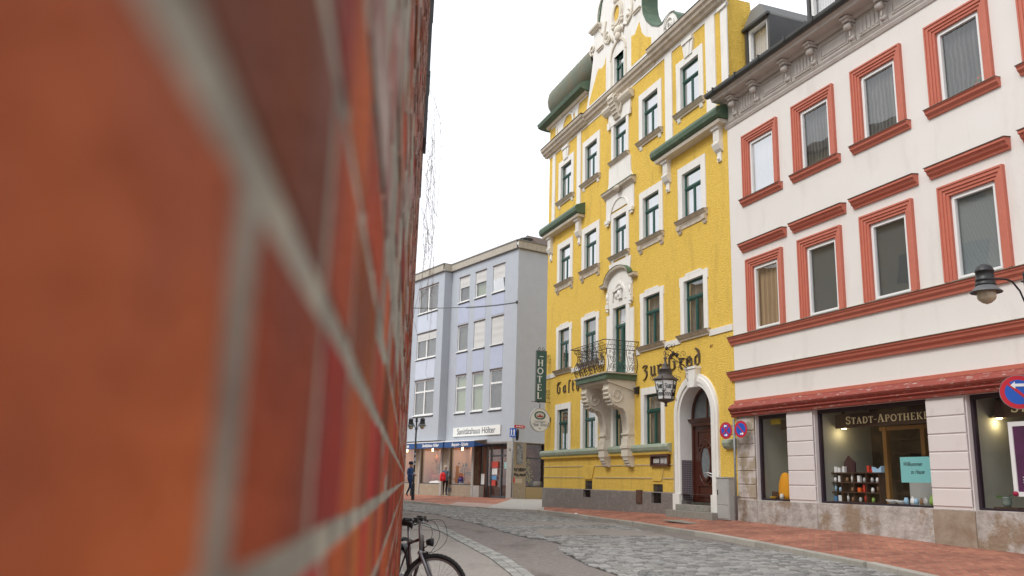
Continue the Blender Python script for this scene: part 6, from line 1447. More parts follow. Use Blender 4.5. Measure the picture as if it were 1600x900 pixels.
# hanging lantern over the entrance
ln = empty('hanging_lantern', tuple(PY.w(2.12, 0, 1.0)), PY.rz, 'black iron six-sided lantern lettered Zur Gred hanging from a scrolled bracket', 'lantern')
p = PY
cz = 3.86
b = MB(ID); n6 = 6
def hexp(r, z, ph=RAD(15)): return [(r * cos(ph + 2 * pi * k / 6), r * sin(ph + 2 * pi * k / 6), z) for k in range(6)]
for k in range(6):
    A, B_ = hexp(.25, cz)[k], hexp(.35, cz + .60)[k]; b.tube([A, B_], .016, 5)
    A2, B2 = hexp(.25, cz)[(k + 1) % 6], hexp(.35, cz + .60)[(k + 1) % 6]; b.tube([A, A2], .018, 5); b.tube([B_, B2], .02, 5)
    sp = spiral((0, 0), .10, 1.3, -pi / 2, 10, 1); ph = RAD(15) + 2 * pi * k / 6
    b.tube([((.40 + q[0]) * cos(ph), (.40 + q[0]) * sin(ph), cz + .72 + q[1] - .05) for q in sp], .008, 4); b.tube([((.30 + q[0] * .6) * cos(ph), (.30 + q[0] * .6) * sin(ph), cz + .02 + q[1] * .6) for q in sp], .007, 4)
b.lathe([(.27, -.02), (.20, -.06), (.05, -.1), (.03, -.16), (.06, -.19), (.001, -.23)], (0, 0, cz), 6)
b.lathe([(.39, .60), (.41, .63), (.30, .70), (.20, .78), (.21, .80), (.19, .92), (.24, .94), (.12, 1.0), (.08, 1.06), (.10, 1.1), (.05, 1.14), (.03, 1.26), (.07, 1.3), (.02, 1.36)], (0, 0, cz), 6)
make('housing', b, mat('lantern_iron', (.10, .085, .08), .5, var=.5, vscale=8), ln)
b = MB(ID)
H0, H1 = hexp(.235, cz + .02), hexp(.335, cz + .58); b.add(H0 + H1, [(k, (k + 1) % 6, 6 + (k + 1) % 6, 6 + k) for k in range(6)]); pn = make('glass', b, LGL, ln)
for k in range(6):
    a_ = RAD(15) + 2 * pi * (k + .5) / 6; e = empty('lettering', (cos(a_) * .252, sin(a_) * .252, cz + .30), a_ + pi / 2) ; 
    b = MB(ID); frak(b, 'Zur', -.12, .04, .19, -.014, -.002, .055, 1.0); frak(b, 'Gred', -.135, -.19, .17, -.014, -.002, .055, .88); nm = make('lettering', b, BLK, pn); nm.location = e.location; nm.rotation_euler = (RAD(9.5), 0, e.rotation_euler[2]); nm.scale = (.95, 1, 1); bpy.data.objects.remove(e)
b = MB(ID)
def bp(a, o, z): return (a, o, z)
# arm in the plane perpendicular to the wall, from the keystone out to the lantern (local a = 0 at lantern, wall at a = -.85, o = -1)
def arm(t, dz): # t 0 wall .. 1 lantern
    return (0, .95 - .95 * t, dz)
A_ = [arm(t / 10, 5.02 + .42 * (t / 10) ** .8 + .06 * sin(t * .9)) for t in range(11)]; b.tube(A_, .015, 6)
b.tube([arm(t / 8, 4.82 + .50 * (t / 8)) for t in range(9)], .014, 5); b.tube([arm(.0, 4.45), arm(0, 5.25)], .022, 6); b.tube([arm(1, 5.42), arm(1, 5.15)], .014, 5)
for (t0, z0_, r_, tr, st, sg) in ((.16, 4.66, .16, 1.4, 1.5, 1), (.14, 5.20, .13, 1.4, -1.5, -1), (.36, 4.90, .17, 1.4, -1.2, 1), (.48, 5.27, .15, 1.3, 1.5, -1), (.60, 5.02, .15, 1.3, 2.5, 1), (.82, 5.50, .15, 1.4, -1.4, 1), (.95, 5.30, .12, 1.3, 1, -1), (.72, 5.58, .10, 1.2, 2, 1), (.30, 5.35, .10, 1.2, 0, 1), (.07, 4.5, .10, 1.3, 1, -1)):
    sp = spiral((0, 0), r_, tr, st, 14, sg); b.tube([arm(t0 + q[0] / .95, z0_ + q[1]) for q in sp], .0075, 5)
for t0, z0_ in ((.55, 5.3), (.7, 5.35), (.95, 5.48), (.4, 5.1)): q = arm(t0, z0_); b.ball(q, .05, .05, .07, 6, 5)
make('scroll_bracket', b, IRON, ln)

# no-stopping signs
def disc(parent, x, z, kind, r=.225, nm='sign_disc'):
    b = MB(ID); n = 32; C_ = [(x + r * cos(2 * pi * k / n), z + r * sin(2 * pi * k / n)) for k in range(n)]; b.m = 1; b.prism(C_, 1, -.03, -.022)
    b.m = 2; b.add([(q[0], -.0218, q[1]) for q in C_], [tuple(range(n))]); b.m = 0
    f = MB(ID)
    f.m = 3; f.prism([(x + (r + .008) * cos(2 * pi * k / n), z + (r + .008) * sin(2 * pi * k / n)) for k in range(n)], 1, -.028, -.020)
    f.m = 1; f.prism(C_, 1, -.030, -.028)
    ri_ = r * .74; D_ = [(x + ri_ * cos(2 * pi * k / n), z + ri_ * sin(2 * pi * k / n)) for k in range(n)]; f.m = 0; f.prism(D_, 1, -.0325, -.030)
    def bar(a_, w_=.16):
        L_ = r * .80; dx, dz = cos(a_) * L_, sin(a_) * L_; nx, nz = -sin(a_) * r * w_ / 2, cos(a_) * r * w_ / 2
        f.m = 1; f.prism([(x - dx - nx, z - dz - nz), (x + dx - nx, z + dz - nz), (x + dx + nx, z + dz + nz), (x - dx + nx, z - dz + nz)], 1, -.035 - (.0008 if a_ > 1 and a_ < 2 and kind == 'X' else 0), -.0325)
    bar(RAD(135))
    if kind == 'X': bar(RAD(45))
    def arrow(cx, cz_, s_, L_=.5):
        f.m = 2; L_ *= r; f.prism([(cx - L_ / 2, cz_ - .02), (cx + L_ / 2, cz_ - .02), (cx + L_ / 2, cz_ + .02), (cx - L_ / 2, cz_ + .02)], 1, -.0375, -.0358)
        tp = cx + s_ * L_ * .72; bs_ = cx + s_ * L_ * .32; f.prism([(tp, cz_), (bs_, cz_ - .05), (bs_, cz_ + .05)], 1, -.0382, -.0359)
    if kind == 'X': arrow(x, z + r * .55, -1, .4); arrow(x, z - r * .55, 1, .4)
    elif kind == 'R': arrow(x + .03, z - r * .55, 1, .45)
    else: arrow(x + .01, z + r * .42, -1, .62)
    make(nm, f, [RBLU, RRED, WPNT, GALV], parent)
def signpost(loc, yaw, label, discs, H_, r=.225, grp=None):
    t = empty('no_stopping_sign', loc, RAD(yaw), label, 'road sign', grp)
    b = MB(ID); b.tube([(0, 0, 0), (0, 0, H_)], .032, 10); b.lathe([(.034, H_), (.03, H_ + .02), (.001, H_ + .025)], n=10); make('post', b, GALV, t)
    for x, z, k in discs: disc(t, x, z, k, r)
    b = MB(ID)
    for z in (-.12, .12): b.box(min(d_[0] for d_ in discs) - .02, max(d_[0] for d_ in discs) + .02, -.022, .0, discs[0][1] + z - .015, discs[0][1] + z + .015)
    make('bracket', b, GALV, t)
    b = MB(ID); rn = random.Random(int(loc[0] * 10))
    for k in range(7): z = rn.uniform(.9, H_ - .7); b.lathe([(.0335, z), (.0335, z + rn.uniform(.06, .14))], n=10)
    make('stickers', b, GC[0], t) if False else None
signpost((6.42, 24.80, .34), -58, 'two round no stopping signs on one grey post beside the inn door', [(-.29, 2.48, 'X'), (.28, 2.50, 'R')], 2.78, .235)
signpost((7.26, 11.90, .02), -31, 'large round no stopping sign with white arrow at the right edge of the photo', [(-.20, 2.595, 'L')], 2.8, .23)
# grey distribution cabinet
ca_ = empty('distribution_cabinet', tuple(PY.w(.28, .32, .02)), PY.rz, 'slim grey utility cabinet standing between inn door and sign post', 'cabinet')
b = MB(FX); b.cbox(-.32, .30, 0, .22, 0, 1.17, .01); b.box(-.34, .32, 0, .24, 1.17, 1.20); make('body', b, CAB, ca_)
b = MB(FX); b.cbox(-.29, .27, .22, .232, .42, 1.13, .004); b.cbox(-.29, .27, .22, .232, .04, .39, .004); dd_ = make('doors', b, CAB, ca_)
b = MB(FX); b.box(.20, .23, .232, .25, .70, .84); make('latch', b, GREYT, dd_)
b = MB(FX); b.box(-.55, -.42, .0, .1, .3, .9) if False else None

# street name plate, pedestrian sign on the blue house corner
def FSw(a, bb, c): return tuple(PC.w(a, c, -bb))

cf = PC.d; cn = Vector((cf.y, -cf.x))
def side(a, c, pr): q = PC.o + cf * a + cn * pr; return (q.x, q.y, c)
t = empty('street_name_plate', side(.33, 4.22, .03), RAD(33.446), 'small red enamel street name plate on the blue house corner', 'sign')
b = MB(ID); b.cbox(-.34, .34, 0, -.02, -.07, .07, -.003); make('plate', b, RRED, t)
b = MB(ID)
for k, (x, w_) in enumerate(((-.22, .05), (-.15, .07), (-.03, .06), (.05, .03), (.10, .05), (.17, .07))): b.box(x, x + w_, -.026, -.02, -.03, .035 if k in (0, 2) else .015)
make('lettering', b, WPNT, t)
t = empty('pedestrian_sign', (.275, 47.5, .42), RAD(-8), 'blue square pedestrian zone sign on a thin post at the blue house corner', 'road sign')
b = MB(ID); b.tube([(0, 0, 0), (0, 0, 3.68)], .038, 8); make('post', b, GALV, t)
b = MB(ID); b.cbox(-.17, .17, -.04, -.07, 3.18, 3.66, -.004); pn = make('panel', b, RBLU, t)
b = MB(ID)
for cx, sc in ((-.13, 1.0), (.07, .8)):
    b.prism(oval(cx, 3.88 - (1 - sc) * .1, .035, .04, 12), 1, -.078, -.07); b.prism([(cx - .03, 3.52), (cx + .035, 3.52), (cx + .05, 3.82), (cx - .05, 3.82)], 1, -.078, -.07)
    b.prism([(cx - .03, 3.52), (cx + .0, 3.52), (cx - .05, 3.34), (cx - .085, 3.34)], 1, -.077, -.07); b.prism([(cx + .005, 3.52), (cx + .035, 3.52), (cx + .09, 3.34), (cx + .055, 3.34)], 1, -.077, -.07)
b.v = [((v[0] + .02) * .72, v[1], (v[2] - 3.62) * .68 + 3.42) for v in b.v]; make('pictogram', b, WPNT, pn)
b = MB(ID); b.lathe([(.001, 3.0), (.09, 3.04), (.13, 3.2), (.14, 3.5), (.1, 3.62), (.001, 3.66)], (.22, .10, 0), 12, .7, .6); make('back_lamp', b, BLK, t)

# overhead cable
b = MB(ID); A_ = Vector(tuple(PB.w(-.02, 11.18, .06))); B_ = Vector((-12.2, 20.0, 7.2)); pa = []
B_ = A_ + (Vector((-3.39, 30.0, 7.39)) - A_) * 1.65
for k in range(41): t_ = k / 40; q = A_.lerp(B_, t_); q.z -= 1.1 * t_ * (1 - t_); pa.append(tuple(q))
b.tube(pa, .016, 5, True); b.ball(tuple(A_), .08, .08, .1)
for k in range(30): q = A_.lerp(B_, .02 + k * .012); q.z -= 1.1 * (.02 + k * .012) * (1 - .02 - k * .012); b.ball((q.x, q.y, q.z - .02), .035, .035, .04, 5, 4)
tag(make('overhead_cable', b, GREYT), 'dark cable stretched across the street to the blue house wall', 'cable')

# street lamps
def lamp_head(parent, loc, sc=1.0):
    h = empty('lamp_head', loc, 0, None, None, None, parent)
    b = MB(ID); b.lathe([(.001, .30), (.05, .295), (.095, .265), (.118, .21), (.122, .195), (.112, .19), (.115, .10), (.125, .09), (.125, .07), (.116, .06), (.12, .04), (.13, .03), (.13, .01), (.125, .0)], n=20); make('hood', b, BLK, h)
    b = MB(ID); b.lathe([(.12, .005), (.16, -.045), (.20, -.080), (.20, -.088), (.16, -.06), (.10, -.03), (.001, -.02)], n=24); make('shade', b, mat('lamp_shade_grey', (.12, .125, .13), .45, var=.4, vscale=8), h)
    b = MB(ID); prof = [(.112, -.05), (.118, -.09), (.116, -.16), (.105, -.185), (.06, -.225), (.012, -.245), (.001, -.25)]
    b.lathe(prof, n=24); make('lamp_glass', b, GLZ, h)
    return h
def lamp(loc, yaw, arms, H_, label):
    t = empty('street_lamp', loc, RAD(yaw), label, 'street lamp')
    b = MB(ID); b.tube([(0, 0, 0), (0, 0, .9), (0, 0, H_)], [.055, .045, .038], 10); b.lathe([(.075, 0), (.08, .05), (.065, .7), (.07, .74), (.05, .78)], n=12); b.lathe([(.05, H_ - .16), (.055, H_ - .1), (.05, H_ - .05), (.06, H_), (.03, H_ + .06), (.001, H_ + .08)], n=10); make('post', b, BLK, t)
    for (dx, dy) in arms:
        L_ = sqrt(dx * dx + dy * dy); b = MB(ID); ux, uy = dx / L_, dy / L_
        pa = [(ux * r_, uy * r_, H_ - .50 + z) for r_, z in ((.03, -.10), (.08, .06), (.17, .24), (.30, .36), (.42, .38), (L_ - .1, .36))]; b.tube(pa, .014, 6)
        b.tube([(0, 0, H_ - .12), (ux * .12, uy * .12, H_ - .12)], .012, 5); make('arm', b, BLK, t)
        lamp_head(t, (dx, dy, H_ - .26))
    return t
lamp((LAMPX, 42.0, .27), 0, ((-.30, .25), (.31, -.25)), 3.80, 'black double-headed street lamp standing before the blue shop')
lamp((7.10, 11.55, .02), 0, ((-.75, -.29), (.60, .30)), 4.18, 'black bell-shaped street lamp reaching in from the right edge')
for k, (z, cm, h_) in enumerate(((1.55, GC[0], .14), (1.75, GC[2], .12), (1.95, RBLU, .2), (1.2, GC[0], .1))):
    pass
b = MB(ID)
for z, h_ in ((1.18, .12), (1.62, .10), (1.80, .18), (2.1, .1)): b.lathe([(.047, z), (.047, z + h_)], n=8)
o = make('stickers', b, mat('sticker_mix', (.6, .62, .66), .6, var=1, vscale=18, vcol=(.05, .1, .3))); o.parent = bpy.data.objects['street_lamp']

# manhole plate by the steps, litter
b = MB(ID); q0 = PY.w(.9, .262, 1.15); b.cbox(-.8, .8, 0, .0, 0, 0, 0) if False else None
b.m = 0; b.box(-.75, .75, -.3, .3, 0, .02); b.m = 1; b.frame(-.78, .78, -.33, .33, .03, 0, .0) if False else None
o = make('cover_plate', b, mat('cover_plate', (.30, .27, .23), .8, var=.6, vscale=8)); o.location = (q0.x, q0.y, .214); o.rotation_euler = (RAD(0), RAD(1), PY.rz); tag(o, 'flat stone cover plate set in the red pavement before the cabinet', 'cover')
b = MB(ID); b.add([(-.07, -.04, 0), (.06, -.05, .02), (.08, .03, .0), (.0, .05, .05), (-.06, .04, .01)], [(0, 1, 3), (1, 2, 3), (0, 3, 4), (0, 1, 2, 3, 4)]); o = make('crumpled_paper', b, GC[0]); o.location = (2.6, 33.0, .125); tag(o, 'small scrap of white paper lying on the kerb', 'litter')
# potted plant on the inside sill of the upper white house window
for a, lb in ((-1.95, 'small pink flowering plant behind the upper right townhouse window'),):
    t = empty('flower_pot', tuple(PW.w(a, 9.63, -.14)), PW.rz, lb, 'plant'); b = MB(ID); b.lathe([(.05, 0), (.07, .1), (.001, .09)], n=10); make('pot', b, CLAY, t); b = MB(ID); rn = random.Random(4)
    for k in range(46): x, y, z = rn.gauss(0, .10), rn.uniform(-.02, .02), rn.uniform(.08, .30); r_ = .03; b.m = 1 if rn.random() < .2 else 0; b.add([(x - r_, y, z), (x, y, z - r_), (x + r_, y, z), (x, y, z + r_)], [(0, 1, 2, 3)])
    make('foliage', b, [LEAF, GC[3]], t)

# ------------------------------------------------------------ people
def skin_body(name, joints, edges, mats, assign, parent, root=0):
    me = bpy.data.meshes.new(name); me.from_pydata([j[0] for j in joints], edges, []); o = bpy.data.objects.new(name, me); COL.objects.link(o)
    o.modifiers.new('skin', 'SKIN'); sv = me.skin_vertices[0].data
    for i, j in enumerate(joints): sv[i].radius = (j[1], j[1] if len(j) < 3 else j[2]); sv[i].use_root = (i == root)
    s_ = o.modifiers.new('sub', 'SUBSURF'); s_.levels = 2; s_.render_levels = 2
    dg = bpy.context.evaluated_depsgraph_get(); dg.update(); m2 = bpy.data.meshes.new_from_object(o.evaluated_get(dg)); bpy.data.objects.remove(o)
    m2.materials.clear()
    for m_ in mats: m2.materials.append(m_)
    for p_ in m2.polygons: p_.material_index = assign(p_.center); p_.use_smooth = True
    o = bpy.data.objects.new(name, m2); COL.objects.link(o)
    if parent: o.parent = parent
    return o
SKIN = mat('skin', (.50, .27, .19), .6)
def person(loc, yaw, label, pose, cloth, trousers, shoes, hair, cap=None):
    t = empty('person', loc, RAD(yaw), label, 'person')       # faces local -Y
    P_ = pose
    J = [((0, 0, .95), .15, .11), ((0, 0, 1.12), .135, .10), ((0, -.01, 1.32), .165, .115), ((0, 0, 1.44), .10, .08), ((0, 0, 1.50), .055), ((0, -.015, 1.58), .075, .085), ((0, -.015, 1.66), .085, .10), ((0, -.01, 1.73), .05, .06)]
    E_ = [(0, 1), (1, 2), (2, 3), (3, 4), (4, 5), (5, 6), (6, 7)]
    for s_ in (-1, 1):
        k = 'l' if s_ < 0 else 'r'; hip, kn, an, toe = P_['leg' + k]; n0 = len(J)
        J += [((s_ * .09, 0, .86), .10), ((hip[0], hip[1], hip[2]), .085), (kn, .06), (an, .042), ((an[0], an[1] - .02, an[2] - .04), .045), (toe, .035)]
        E_ += [(0, n0), (n0, n0 + 1), (n0 + 1, n0 + 2), (n0 + 2, n0 + 3), (n0 + 3, n0 + 4), (n0 + 4, n0 + 5)]
        sh_, el, wr_, ha = P_['arm' + k]; n0 = len(J)
        J += [(sh_, .062), (el, .048), (wr_, .032), (ha, .036)]; E_ += [(3, n0), (n0, n0 + 1), (n0 + 1, n0 + 2), (n0 + 2, n0 + 3)]
        # fingers and thumb
        d_ = (Vector(ha) - Vector(wr_)).normalized(); sd = d_.cross(Vector((s_ * .2, 1, .1))).normalized()
        for f_ in range(4):
            a_ = Vector(ha) + sd * (.024 * (f_ - 1.5)); m0 = len(J); ln_ = (.055, .065, .06, .045)[f_]; J += [(tuple(a_ + d_ * .045), .0095), (tuple(a_ + d_ * (.045 + ln_ * .7) + Vector((0, -.012, -.006))), .008)]; E_ += [(n0 + 3, m0), (m0, m0 + 1)]
        m0 = len(J); J += [(tuple(Vector(ha) + sd * -.045 + d_ * .02), .010)]; E_ += [(n0 + 3, m0)]
    hands = [Vector(P_['arml'][3]), Vector(P_['armr'][3])]
    def asg(c):
        if min((c - h).length for h in hands) < .085: return 0
        if c.z > 1.475 and abs(c.x) < .12: return 0
        if c.z < .11: return 3
        if c.z < .93 and min((c - Vector(P_[k][i])).length for k in ('arml', 'armr') for i in (1, 2)) > .12: return 2
        return 1
    skin_body('body', J, E_, [SKIN, cloth, trousers, shoes], asg, t)
    b = MB(ID)      # jacket hem, collar
    b.lathe([(.155, .86), (.185, .90), (.175, 1.05), (.16, 1.12)], n=14, sy=.78); b.lathe([(.07, 1.46), (.085, 1.50), (.08, 1.53)], n=12); make('jacket', b, cloth, t)
    b = MB(ID); b.lathe([(.001, 1.785), (.06, 1.775), (.095, 1.73), (.105, 1.67), (.10, 1.64)], (0, .012, 0), 14, 1, 1.15); make('hair', b, hair, t)
    b = MB(ID); b.ball((0, -.115, 1.635), .014, .018, .022, 6, 5); b.ball((-.094, 0, 1.64), .012, .02, .03, 6, 5); b.ball((.094, 0, 1.64), .012, .02, .03, 6, 5); make('nose_and_ears', b, SKIN, t)
    b = MB(ID)
    for x in (-.033, .033): b.ball((x, -.105, 1.665), .011, .008, .008, 6, 4)
    b.box(-.024, .024, -.108, -.098, 1.590, 1.597); make('eyes_and_mouth', b, mat('dark_features', (.08, .03, .025), .5), t)
    if cap: b = MB(ID); b.lathe([(.001, 1.82), (.07, 1.81), (.108, 1.76), (.112, 1.70), (.11, 1.69)], (0, .005, 0), 14, 1, 1.12); b.prism([(-.08, -.1), (.08, -.1), (.06, -.2), (-.06, -.2)], 2, 1.695, 1.71); make('cap', b, cap, t)
    return t
stand = dict(legl=((-.10, 0, .70), (-.095, .0, .48), (-.09, .02, .09), (-.10, -.10, .035)), legr=((.10, .02, .70), (.10, .03, .48), (.09, .06, .09), (.11, -.05, .035)),
             arml=((-.20, .0, 1.40), (-.26, .03, 1.14), (-.20, -.12, .98), (-.18, -.19, .96)), armr=((.20, 0, 1.40), (.27, .04, 1.14), (.23, -.08, .95), (.22, -.13, .89)))
walk = dict(legl=((-.10, -.10, .70), (-.10, -.20, .50), (-.10, -.16, .10), (-.11, -.29, .05)), legr=((.10, .06, .70), (.10, .10, .48), (.10, .30, .14), (.11, .22, .035)),
            arml=((-.20, 0, 1.40), (-.26, -.02, 1.14), (-.14, -.24, 1.10), (-.08, -.30, 1.12)), armr=((.20, 0, 1.40), (.26, -.03, 1.14), (.14, -.24, 1.08), (.07, -.30, 1.10)))
CL1 = mat('grey_blue_jacket', (.10, .14, .19), .9); TR1 = mat('black_trousers', (.018, .016, .018), .9); SHO = mat('dark_shoes', (.03, .02, .018), .6)
CL2 = mat('blue_anorak', (.02, .055, .17), .7); TR2 = mat('navy_trousers', (.012, .028, .09), .9)
person((REDX, 53.6, .34), 165, 'person in grey-blue jacket and black trousers looking into the shop window, seen from behind', stand, CL1, TR1, SHO, mat('grey_hair', (.42, .41, .40), .8))
person((BLUX, 46.6, .34), 55, 'person in a blue anorak and dark cap walking with papers by the street lamp', walk, CL2, TR2, mat('brown_shoes', (.12, .04, .02), .6), mat('dark_hair', (.03, .02, .015), .8), mat('navy_cap', (.012, .02, .05), .8))
bp_ = empty('backpack', (REDX - .16, 53.42, 1.17), RAD(20), 'bright red backpack slung on the back of the window shopper', 'backpack')
b = MB(ID); b.lathe([(.001, 0), (.15, .01), (.185, .08), (.18, .35), (.14, .48), (.001, .53)], n=14, sy=.62); make('bag_body', b, mat('red_nylon', (.70, .02, .03), .6), bp_)
b = MB(ID); b.lathe([(.001, .03), (.10, .04), (.12, .1), (.11, .24), (.001, .28)], (0, -.09, 0), 12, 1, .5); make('front_pocket', b, mat('red_nylon'  , (.70, .02, .03), .6), bp_)
b = MB(ID); b.tube([(-.09, -.06, .45), (-.11, -.16, .47), (-.12, -.26, .36), (-.12, -.22, .12), (-.10, -.08, .05)], .016, 5); make('strap', b, mat('black_strap', (.02, .02, .02), .7), bp_)
pp = empty('papers', (BLUX + .22, 46.42, 1.40), RAD(55), 'white and red papers held by the person in the blue anorak', 'papers')
b = MB(ID); b.add([(-.12, -.12, .0), (.12, -.12, .02), (.11, .06, .05), (-.13, .06, .03)], [(0, 1, 2, 3)]); b.add([(-.10, -.10, .012), (.10, -.10, .03), (.09, .06, .058), (-.11, .06, .04)], [(0, 1, 2, 3)]); make('sheets', b, GC[0], pp); b = MB(ID); b.add([(-.05, -.125, .02), (.09, -.125, .036), (.08, .0, .05), (-.05, .0, .04)], [(0, 1, 2, 3)]); make('red_leaflet', b, GC[3], pp)

# ------------------------------------------------------------ bicycle
RUB = mat('black_tyre', (.018, .018, .018), .75, var=.5, vscale=30, vcol=(.06, .055, .05)); ALU = mat('brushed_alloy', (.42, .42, .43), .35, metal=.8); CHR = mat('chrome', (.6, .6, .6), .2, metal=1)
FRM = mat('dark_wine_frame', (.075, .045, .045), .35, coat=.5); FSIL = mat('grey_fork_paint', (.30, .30, .32), .35, metal=.5); BPL = mat('black_plastic', (.02, .02, .022), .5)
HEADING = -71.5
bk = empty('bicycle', (-.784, 9.11, -.22), RAD(HEADING), 'dark trekking bicycle leaning at the far end of the brick wall', 'bicycle')
bk.rotation_euler = (RAD(1), 0, RAD(HEADING))
# local: +X forward, +Y left of rider, Z up; origin on the ground under the front hub
RW = .345
def wheel(name, parent, loc, steer=0.0):
    w = empty(name, loc, steer, None, None, None, parent)
    def ringx(r_, rad, n=40, m_=8, knob=0):
        b = MB(ID); vs = []; fs = []
        for i in range(n):
            a = 2 * pi * i / n
            for k in range(m_):
                q = 2 * pi * k / m_; rr = r_ + rad * cos(q) * (1 + (knob if i % 2 and cos(q) > .3 else 0)); vs.append((rr * cos(a), rad * sin(q), rr * sin(a)))
        for i in range(n):
            for k in range(m_): fs.append((i * m_ + k, ((i + 1) % n) * m_ + k, ((i + 1) % n) * m_ + (k + 1) % m_, i * m_ + (k + 1) % m_))
        b.sm = not knob; b.add(vs, fs); return b
    make('tyre', ringx(RW - .022, .022, 96, 8, .16), RUB, w)
    b = MB(ID); b.sm = True; n = 48; pr = [(RW - .045, -.012), (RW - .062, -.011), (RW - .066, 0), (RW - .062, .011), (RW - .045, .012)]; vs = []
    for i in range(n):
        a = 2 * pi * i / n
        for r_, y in pr: vs.append((r_ * cos(a), y, r_ * sin(a)))
    b.add(vs, [(i * 5 + k, ((i + 1) % n) * 5 + k, ((i + 1) % n) * 5 + k + 1, i * 5 + k + 1) for i in range(n) for k in range(4)]); make('rim', b, ALU, w)
    b = MB(ID)
    for i in range(32):
        a = 2 * pi * i / 32; a2 = a + (.55 if i % 4 < 2 else -.55); y = .03 if i % 2 else -.03; b.tube([(.025 * cos(a2), y, .025 * sin(a2)), ((RW - .06) * cos(a), 0, (RW - .06) * sin(a))], .0013, 4, False)
    make('spokes', b, CHR, w)
    b = MB(ID); b.tube([(0, -.05, 0), (0, .05, 0)], .016, 10); b.tube([(0, -.034, 0), (0, -.028, 0)], .028, 12); b.tube([(0, .028, 0), (0, .034, 0)], .028, 12); make('hub', b, ALU, w); return w
STEER = RAD(64)
hd0, hd1 = Vector((-.20, 0, .86)), Vector((-.145, 0, .70)); ax = (hd1 - hd0).normalized()
# steering group rotated about a vertical axis through the head tube
stg = empty('steering', (-.13, 0, 0), STEER, None, None, None, bk)
wheel('front_wheel', stg, (.13, 0, RW))
b = MB(ID)
for s_ in (-1, 1): b.tube([(-.02, s_ * .055, .70), (.03, s_ * .058, .60), (.13, s_ * .052, RW)], [.019, .017, .011], 8)
b.tube([(-.02, -.07, .70), (-.02, .07, .70)], .022, 8); make('fork', b, FSIL, stg)
b = MB(ID); b.tube([(-.02, 0, .72), (-.035, 0, .90), (-.04, 0, .96), (-.01, 0, 1.0)], [.02, .018, .016, .016], 8); b.tube([(-.04, 0, 1.0), (0.0, 0, 1.0)], .022, 8); make('stem', b, ALU, stg)
b = MB(ID); b.tube([(-.13, -.30, 1.035), (-.06, -.20, 1.03), (-.02, -.08, 1.0), (-.02, .08, 1.0), (-.06, .20, 1.03), (-.13, .30, 1.035)], .0125, 8); hb = make('handlebar', b, ALU, stg)
for s_ in (-1, 1):
    b = MB(ID); b.tube([(-.08, s_ * .225, 1.032), (-.135, s_ * .31, 1.036)], .018, 8); make('grip', b, BPL, hb)
    b = MB(ID); b.tube([(-.05, s_ * .19, 1.025), (.0, s_ * .20, 1.0), (-.03, s_ * .29, .985)], .007, 5); b.box(-.07, -.02, *sorted((s_ * .15, s_ * .21)), 1.0, 1.05); make('brake_lever', b, BPL, hb)
b = MB(ID); b.box(-.05, .0, -.06, -.02, 1.01, 1.045); b.tube([(-.03, .06, 1.02), (-.03, .10, 1.03)], .02, 8); make('bell_and_computer', b, BPL, hb)
b = MB(ID); b.lathe([(.001, -.045), (.025, -.04), (.038, -.0), (.042, .03), (.001, .035)], (0, 0, 0), 14); hl = make('headlight', b, BPL, stg, (.075, 0, .80)); hl.rotation_euler = (0, RAD(90), 0)
b = MB(ID); b.tube([(-.02, 0, .72), (.05, 0, .77)], .006, 5); make('light_bracket', b, BPL, stg)
b = MB(ID)
for pts in ([(-.01, -.19, 1.01), (.13, -.18, 1.02), (.19, -.09, .88), (.10, -.02, .72), (.02, -.01, .66)], [(-.01, .19, 1.01), (.16, .20, 1.0), (.22, .12, .82), (.10, .03, .70), (-.06, .02, .74)], [(-.01, -.16, 1.01), (.10, -.12, .96), (.08, 0, .84), (-.04, .01, .78)]):
    C_ = [Vector(p_) for p_ in pts]; out = []
    for i in range(len(C_) - 1):
        p0_, p1_, p2_, p3_ = C_[max(i - 1, 0)], C_[i], C_[i + 1], C_[min(i + 2, len(C_) - 1)]
        for k in range(6):
            u = k / 6; out.append(tuple(.5 * ((2 * p1_) + (-p0_ + p2_) * u + (2 * p0_ - 5 * p1_ + 4 * p2_ - p3_) * u * u + (-p0_ + 3 * p1_ - 3 * p2_ + p3_) * u ** 3)))
    b.tube(out, .0028, 5, False)
make('brake_cables', b, BPL, stg)
b = MB(ID)
for s_ in (-1, 1): b.box(.015, .045, *sorted((s_ * .03, s_ * .06)), .61, .70)
make('front_brake', b, BPL, stg)
# frame
b = MB(ID); BBk = (-.62, 0, .29); SEATT = (-.80, 0, .74)
b.tube([(-.20, 0, .86), (-.15, 0, .71)], .022, 10); b.tube([(-.195, 0, .83), SEATT], .016, 8); b.tube([(-.16, 0, .73), BBk], .019, 8); b.tube([BBk, SEATT], .016, 8)
for s_ in (-1, 1): b.tube([(-.62, s_ * .02, .29), (-1.08, s_ * .06, RW)], .010, 6); b.tube([(-.79, s_ * .015, .70), (-1.08, s_ * .06, RW)], .009, 6)
b.tube([(-.62, -.04, .29), (-.62, .04, .29)], .022, 10); make('frame', b, FRM, bk)
wheel('rear_wheel', bk, (-1.08, 0, RW))
b = MB(ID); b.tube([SEATT, (-.875, 0, .93)], .014, 8); make('seat_post', b, ALU, bk)
b = MB(ID); vs = []; n = 10
secs = [(-.98, .085, .0), (-.95, .092, .012), (-.90, .085, .012), (-.84, .05, .006), (-.78, .028, .0), (-.71, .022, -.008), (-.69, .010, -.014)]
for x, w_, dz in secs:
    for k in range(n): a = 2 * pi * k / n; vs.append((x, w_ * cos(a), .955 + dz + (.022 if sin(a) > 0 else .045) * sin(a)))
